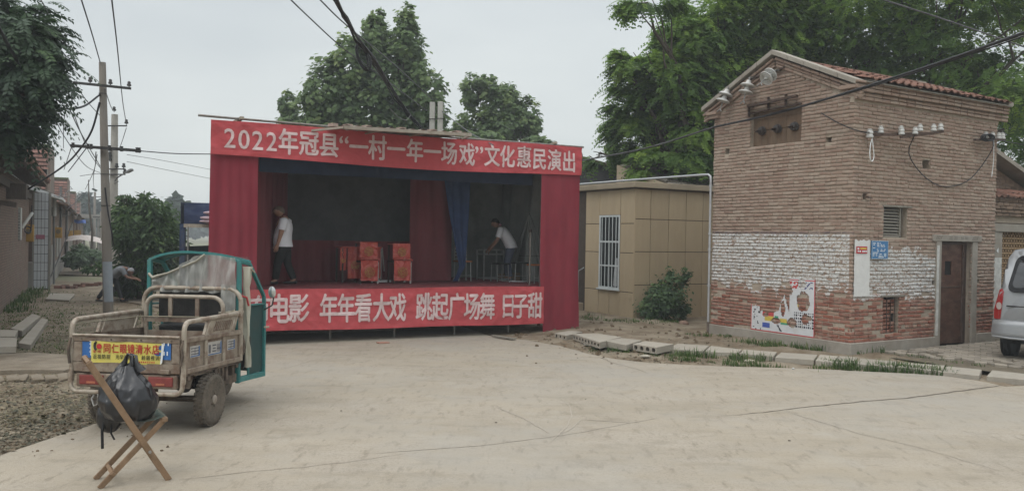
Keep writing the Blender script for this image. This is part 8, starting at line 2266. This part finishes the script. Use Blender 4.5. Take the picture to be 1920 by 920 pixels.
    if hair:
        m_ = Matrix.Rotation(turn, 3, 'Z') @ Matrix.Rotation(tilt, 3, 'Y'); mb = MB(); c = Vector(J['head'][:3]); g0 = hair.get('grow', 1.06)
        def hf(i, j):
            a = i*2*math.pi; th = j*math.pi*(.40 + .26*(1 - max(0, math.cos(a)))/1.0 * (1 if True else 0)); th = j*(math.pi*.36 if math.cos(a) > .5 else math.pi*(.36 + .30*(.5 - math.cos(a))/1.5))
            p = Vector((math.sin(th)*math.cos(a)*.100, math.sin(th)*math.sin(a)*.078, math.cos(th)*.120))*g0; p *= 1 + .02*noise.noise(Vector((a*3, th*6, 0)))
            return tuple(c + m_ @ (p*s))
        mb.grid(28, 10, hf); mb.build('hair', hair['m'], t_, smooth=80)
    return t_
white = mat('white cotton', (.66, .67, .70), .9, .05, 6, bump=.3, bscale=14); blackt = mat('black trousers', (.014, .015, .015), .9, .2, 6); bshoe = mat('black shoe', (.018, .018, .02), .5, .2, 9)
jean = mat('blue grey trousers', (.085, .10, .14), .9, .15, 6, bump=.3, bscale=14); greys = mat('grey shirt', (.17, .18, .19), .9, .12, 6); darkt = mat('dark trousers', (.035, .036, .042), .9, .2, 6)
hairb = mat('short black hair', (.015, .013, .012), .75, .3, 40); grey_s = mat('stubble', (.12, .085, .065), .7, .2, 60); soleM = mat('white rubber sole', (.5, .5, .48), .7, .1, 9)
# 1: bald man in a loose white T-shirt walking to the left of the stage (faces local +x, which is turned to the photo's left)
s = .93
def S(d): return {k: (tuple(x*s for x in v) if isinstance(v, tuple) else v) for k, v in d.items()}
J = dict(pelvis=(0,0,.90,.115,.15), belly=(.045,0,1.06,.125,.15), chest=(.015,0,1.25,.125,.165), neckb=(-.02,0,1.40,.07,.09), neck=(.055,0,1.50,.055,.055), head=(.105,0,1.605),
         Lsh=(-.01,.185,1.385,.062), Lel=(.03,.235,1.12,.046), Lwrist=(.09,.215,.88,.030), Rsh=(-.01,-.185,1.385,.062), Rel=(-.03,-.235,1.12,.046), Rwrist=(.05,-.21,.88,.030),
         Lhip=(0,.09,.86,.09), Lkn=(.10,.10,.48,.06), Lan=(.14,.10,.10,.042), Ltoe=(.24,.11,.05,.03), Rhip=(0,-.09,.86,.09), Rkn=(-.04,-.10,.48,.06), Ran=(-.17,-.10,.10,.042), Rtoe=(-.07,-.11,.05,.03), waist=(0,0,.98,.125,.16))
J = S(J); J['Lth'] = J['Rth'] = (1, 0, 0)
J['rings'] = [(.015,.84,.168,.205,0),(.03,.95,.168,.21,0),(.035,1.08,.168,.21,0),(.01,1.22,.150,.215,0),(-.005,1.33,.125,.205,0),(.0,1.40,.105,.165,.1),(.02,1.44,.08,.10,.15),(.04,1.47,.06,.064,.2)]
a = SP(1.60, 1.45, FZ); p1 = person('bald man in a loose white T-shirt walking on the left of the stage', a, R(180) + .10, J, white, blackt, bshoe, {'m': grey_s, 'grow': 1.012}, skinm, s, .12); p1.scale = (1.22, 1.12, 1.03)
# 2: man bending over the frame table
s = .95
J = dict(pelvis=(0,0,.88,.115,.145), belly=(.06,0,1.03,.115,.15), chest=(.17,0,1.21,.12,.16), neckb=(.27,0,1.35,.07,.09), neck=(.34,0,1.42,.052,.052), head=(.41,0,1.50),
         Lsh=(.25,.18,1.32,.06), Lel=(.34,.22,1.05,.045), Lwrist=(.50,.16,.84,.030), Rsh=(.25,-.18,1.32,.06), Rel=(.38,-.22,1.06,.045), Rwrist=(.56,-.12,.86,.030),
         Lhip=(0,.09,.84,.09), Lkn=(.06,.11,.47,.06), Lan=(-.02,.12,.09,.042), Ltoe=(.09,.13,.05,.03), Rhip=(0,-.09,.84,.09), Rkn=(.12,-.10,.48,.06), Ran=(.08,-.10,.09,.042), Rtoe=(.19,-.11,.05,.03), waist=(.03,0,.95,.135,.17))
J = S(J); J['Lth'] = (0, -1, 0); J['Rth'] = (0, 1, 0); J['sole'] = soleM
J['rings'] = [(-.03,.86,.145,.185,.1),(.03,1.0,.155,.19,.3),(.10,1.12,.15,.195,.5),(.17,1.23,.14,.205,.6),(.235,1.325,.11,.18,.6),(.275,1.375,.075,.10,.6),(.30,1.40,.058,.062,.6)]
a = SP(7.20, 2.05, FZ); pm2 = person('dark haired man in white shirt bending over the steel frame table on the stage', a, R(180) - .05, J, white, jean, mat('grey sneaker', (.12, .13, .13), .8, .2, 9), {'m': hairb, 'grow': 1.06}, skind, s, .45)
mb = MB(); mb.tube([(.27*s, .10*s, 1.45*s), (.30*s, .0, 1.48*s), (.27*s, -.10*s, 1.45*s), (.33*s, -.13*s, 1.35*s), (.37*s, -.12*s, 1.24*s)], .022, 8); mb.build('pink_towel', mat('pink towel', (.5, .28, .36), .9, .1, 9), pm2, smooth=70)
# 3: person stooping behind the nearest pole
s = .92
J = dict(pelvis=(0,0,.80,.115,.15), belly=(.10,0,.92,.12,.15), chest=(.26,0,1.04,.125,.165), neckb=(.39,0,1.08,.07,.09), neck=(.46,0,1.04,.052,.052), head=(.55,0,1.0),
         Lsh=(.37,.18,1.05,.06), Lel=(.50,.22,.82,.045), Lwrist=(.70,.16,.76,.030), Rsh=(.37,-.18,1.05,.06), Rel=(.52,-.22,.82,.045), Rwrist=(.74,-.14,.76,.030),
         Lhip=(0,.09,.77,.09), Lkn=(.12,.16,.44,.06), Lan=(.22,.16,.09,.042), Ltoe=(.33,.17,.05,.03), Rhip=(0,-.09,.77,.09), Rkn=(-.16,-.14,.46,.06), Ran=(-.42,-.14,.10,.042), Rtoe=(-.36,-.14,.04,.03), waist=(.03,0,.86,.125,.16))
J = S(J); J['Lth'] = (0, -1, 0); J['Rth'] = (0, 1, 0)
J['rings'] = [(-.05,.79,.14,.18,.5),(.05,.89,.15,.19,.9),(.15,.97,.15,.195,1.0),(.26,1.04,.14,.205,1.05),(.35,1.075,.11,.18,1.1),(.41,1.08,.06,.065,1.1)]
a = G(211, 566); person('person in grey shirt and dark trousers stooping behind the nearest utility pole', (a.x, a.y, 0), R(4), J, greys, darkt, bshoe, {'m': mat('grey hair', (.32, .32, .33), .8, .2, 40), 'grow': 1.06}, skind, s, .75)
# the small machine the person handles: wheelbarrow-like cart
c = G(226, 556); ct = thing('hand_cart', 'small dark hand cart partly hidden by the nearest utility pole', 'cart', (c.x, c.y, 0), R(10))
mb = MB(); mb.tube([(-.1, 0, .25), (.2, .0, .55), (.5, 0, .72)], .02, 8); mb.tube([(-.1, .25, .25), (.2, .25, .55), (.5, .25, .72)], .02, 8); mb.build('handle', mat('red brown paint', (.22, .07, .05), .6, .2, 9), ct, smooth=60)
for y_ in (0, .25): mb = MB(); mb.lathe([(.10, -.03), (.16, -.03), (.17, 0), (.16, .03), (.10, .03)], 18, Matrix.Translation((-.15, y_, .17)) @ Matrix.Rotation(R(90), 4, 'X')); mb.build('wheel', vdark, ct, smooth=50)
mb = MB(); mb.box((-.02, .12, .38), (.36, .30, .20)); mb.build('tray', darkiron, ct, bevel=.02)
# ================================================================== AIR
hzm = bpy.data.materials.new('damp air'); hzm.use_nodes = True; t = hzm.node_tree; t.nodes.clear()
o_ = t.nodes.new('ShaderNodeOutputMaterial'); pv = t.nodes.new('ShaderNodeVolumePrincipled')
pv.inputs['Color'].default_value = (.90, .94, .97, 1); pv.inputs['Density'].default_value = .0019; pv.inputs['Anisotropy'].default_value = 0
t.links.new(pv.outputs[0], o_.inputs['Volume'])
mb = MB(); mb.bx(-1490, 1490, -90, 1490, -1.3, 13.5); tag(mb.build('haze', hzm), 'faint damp haze over the village', None, kind='stuff')
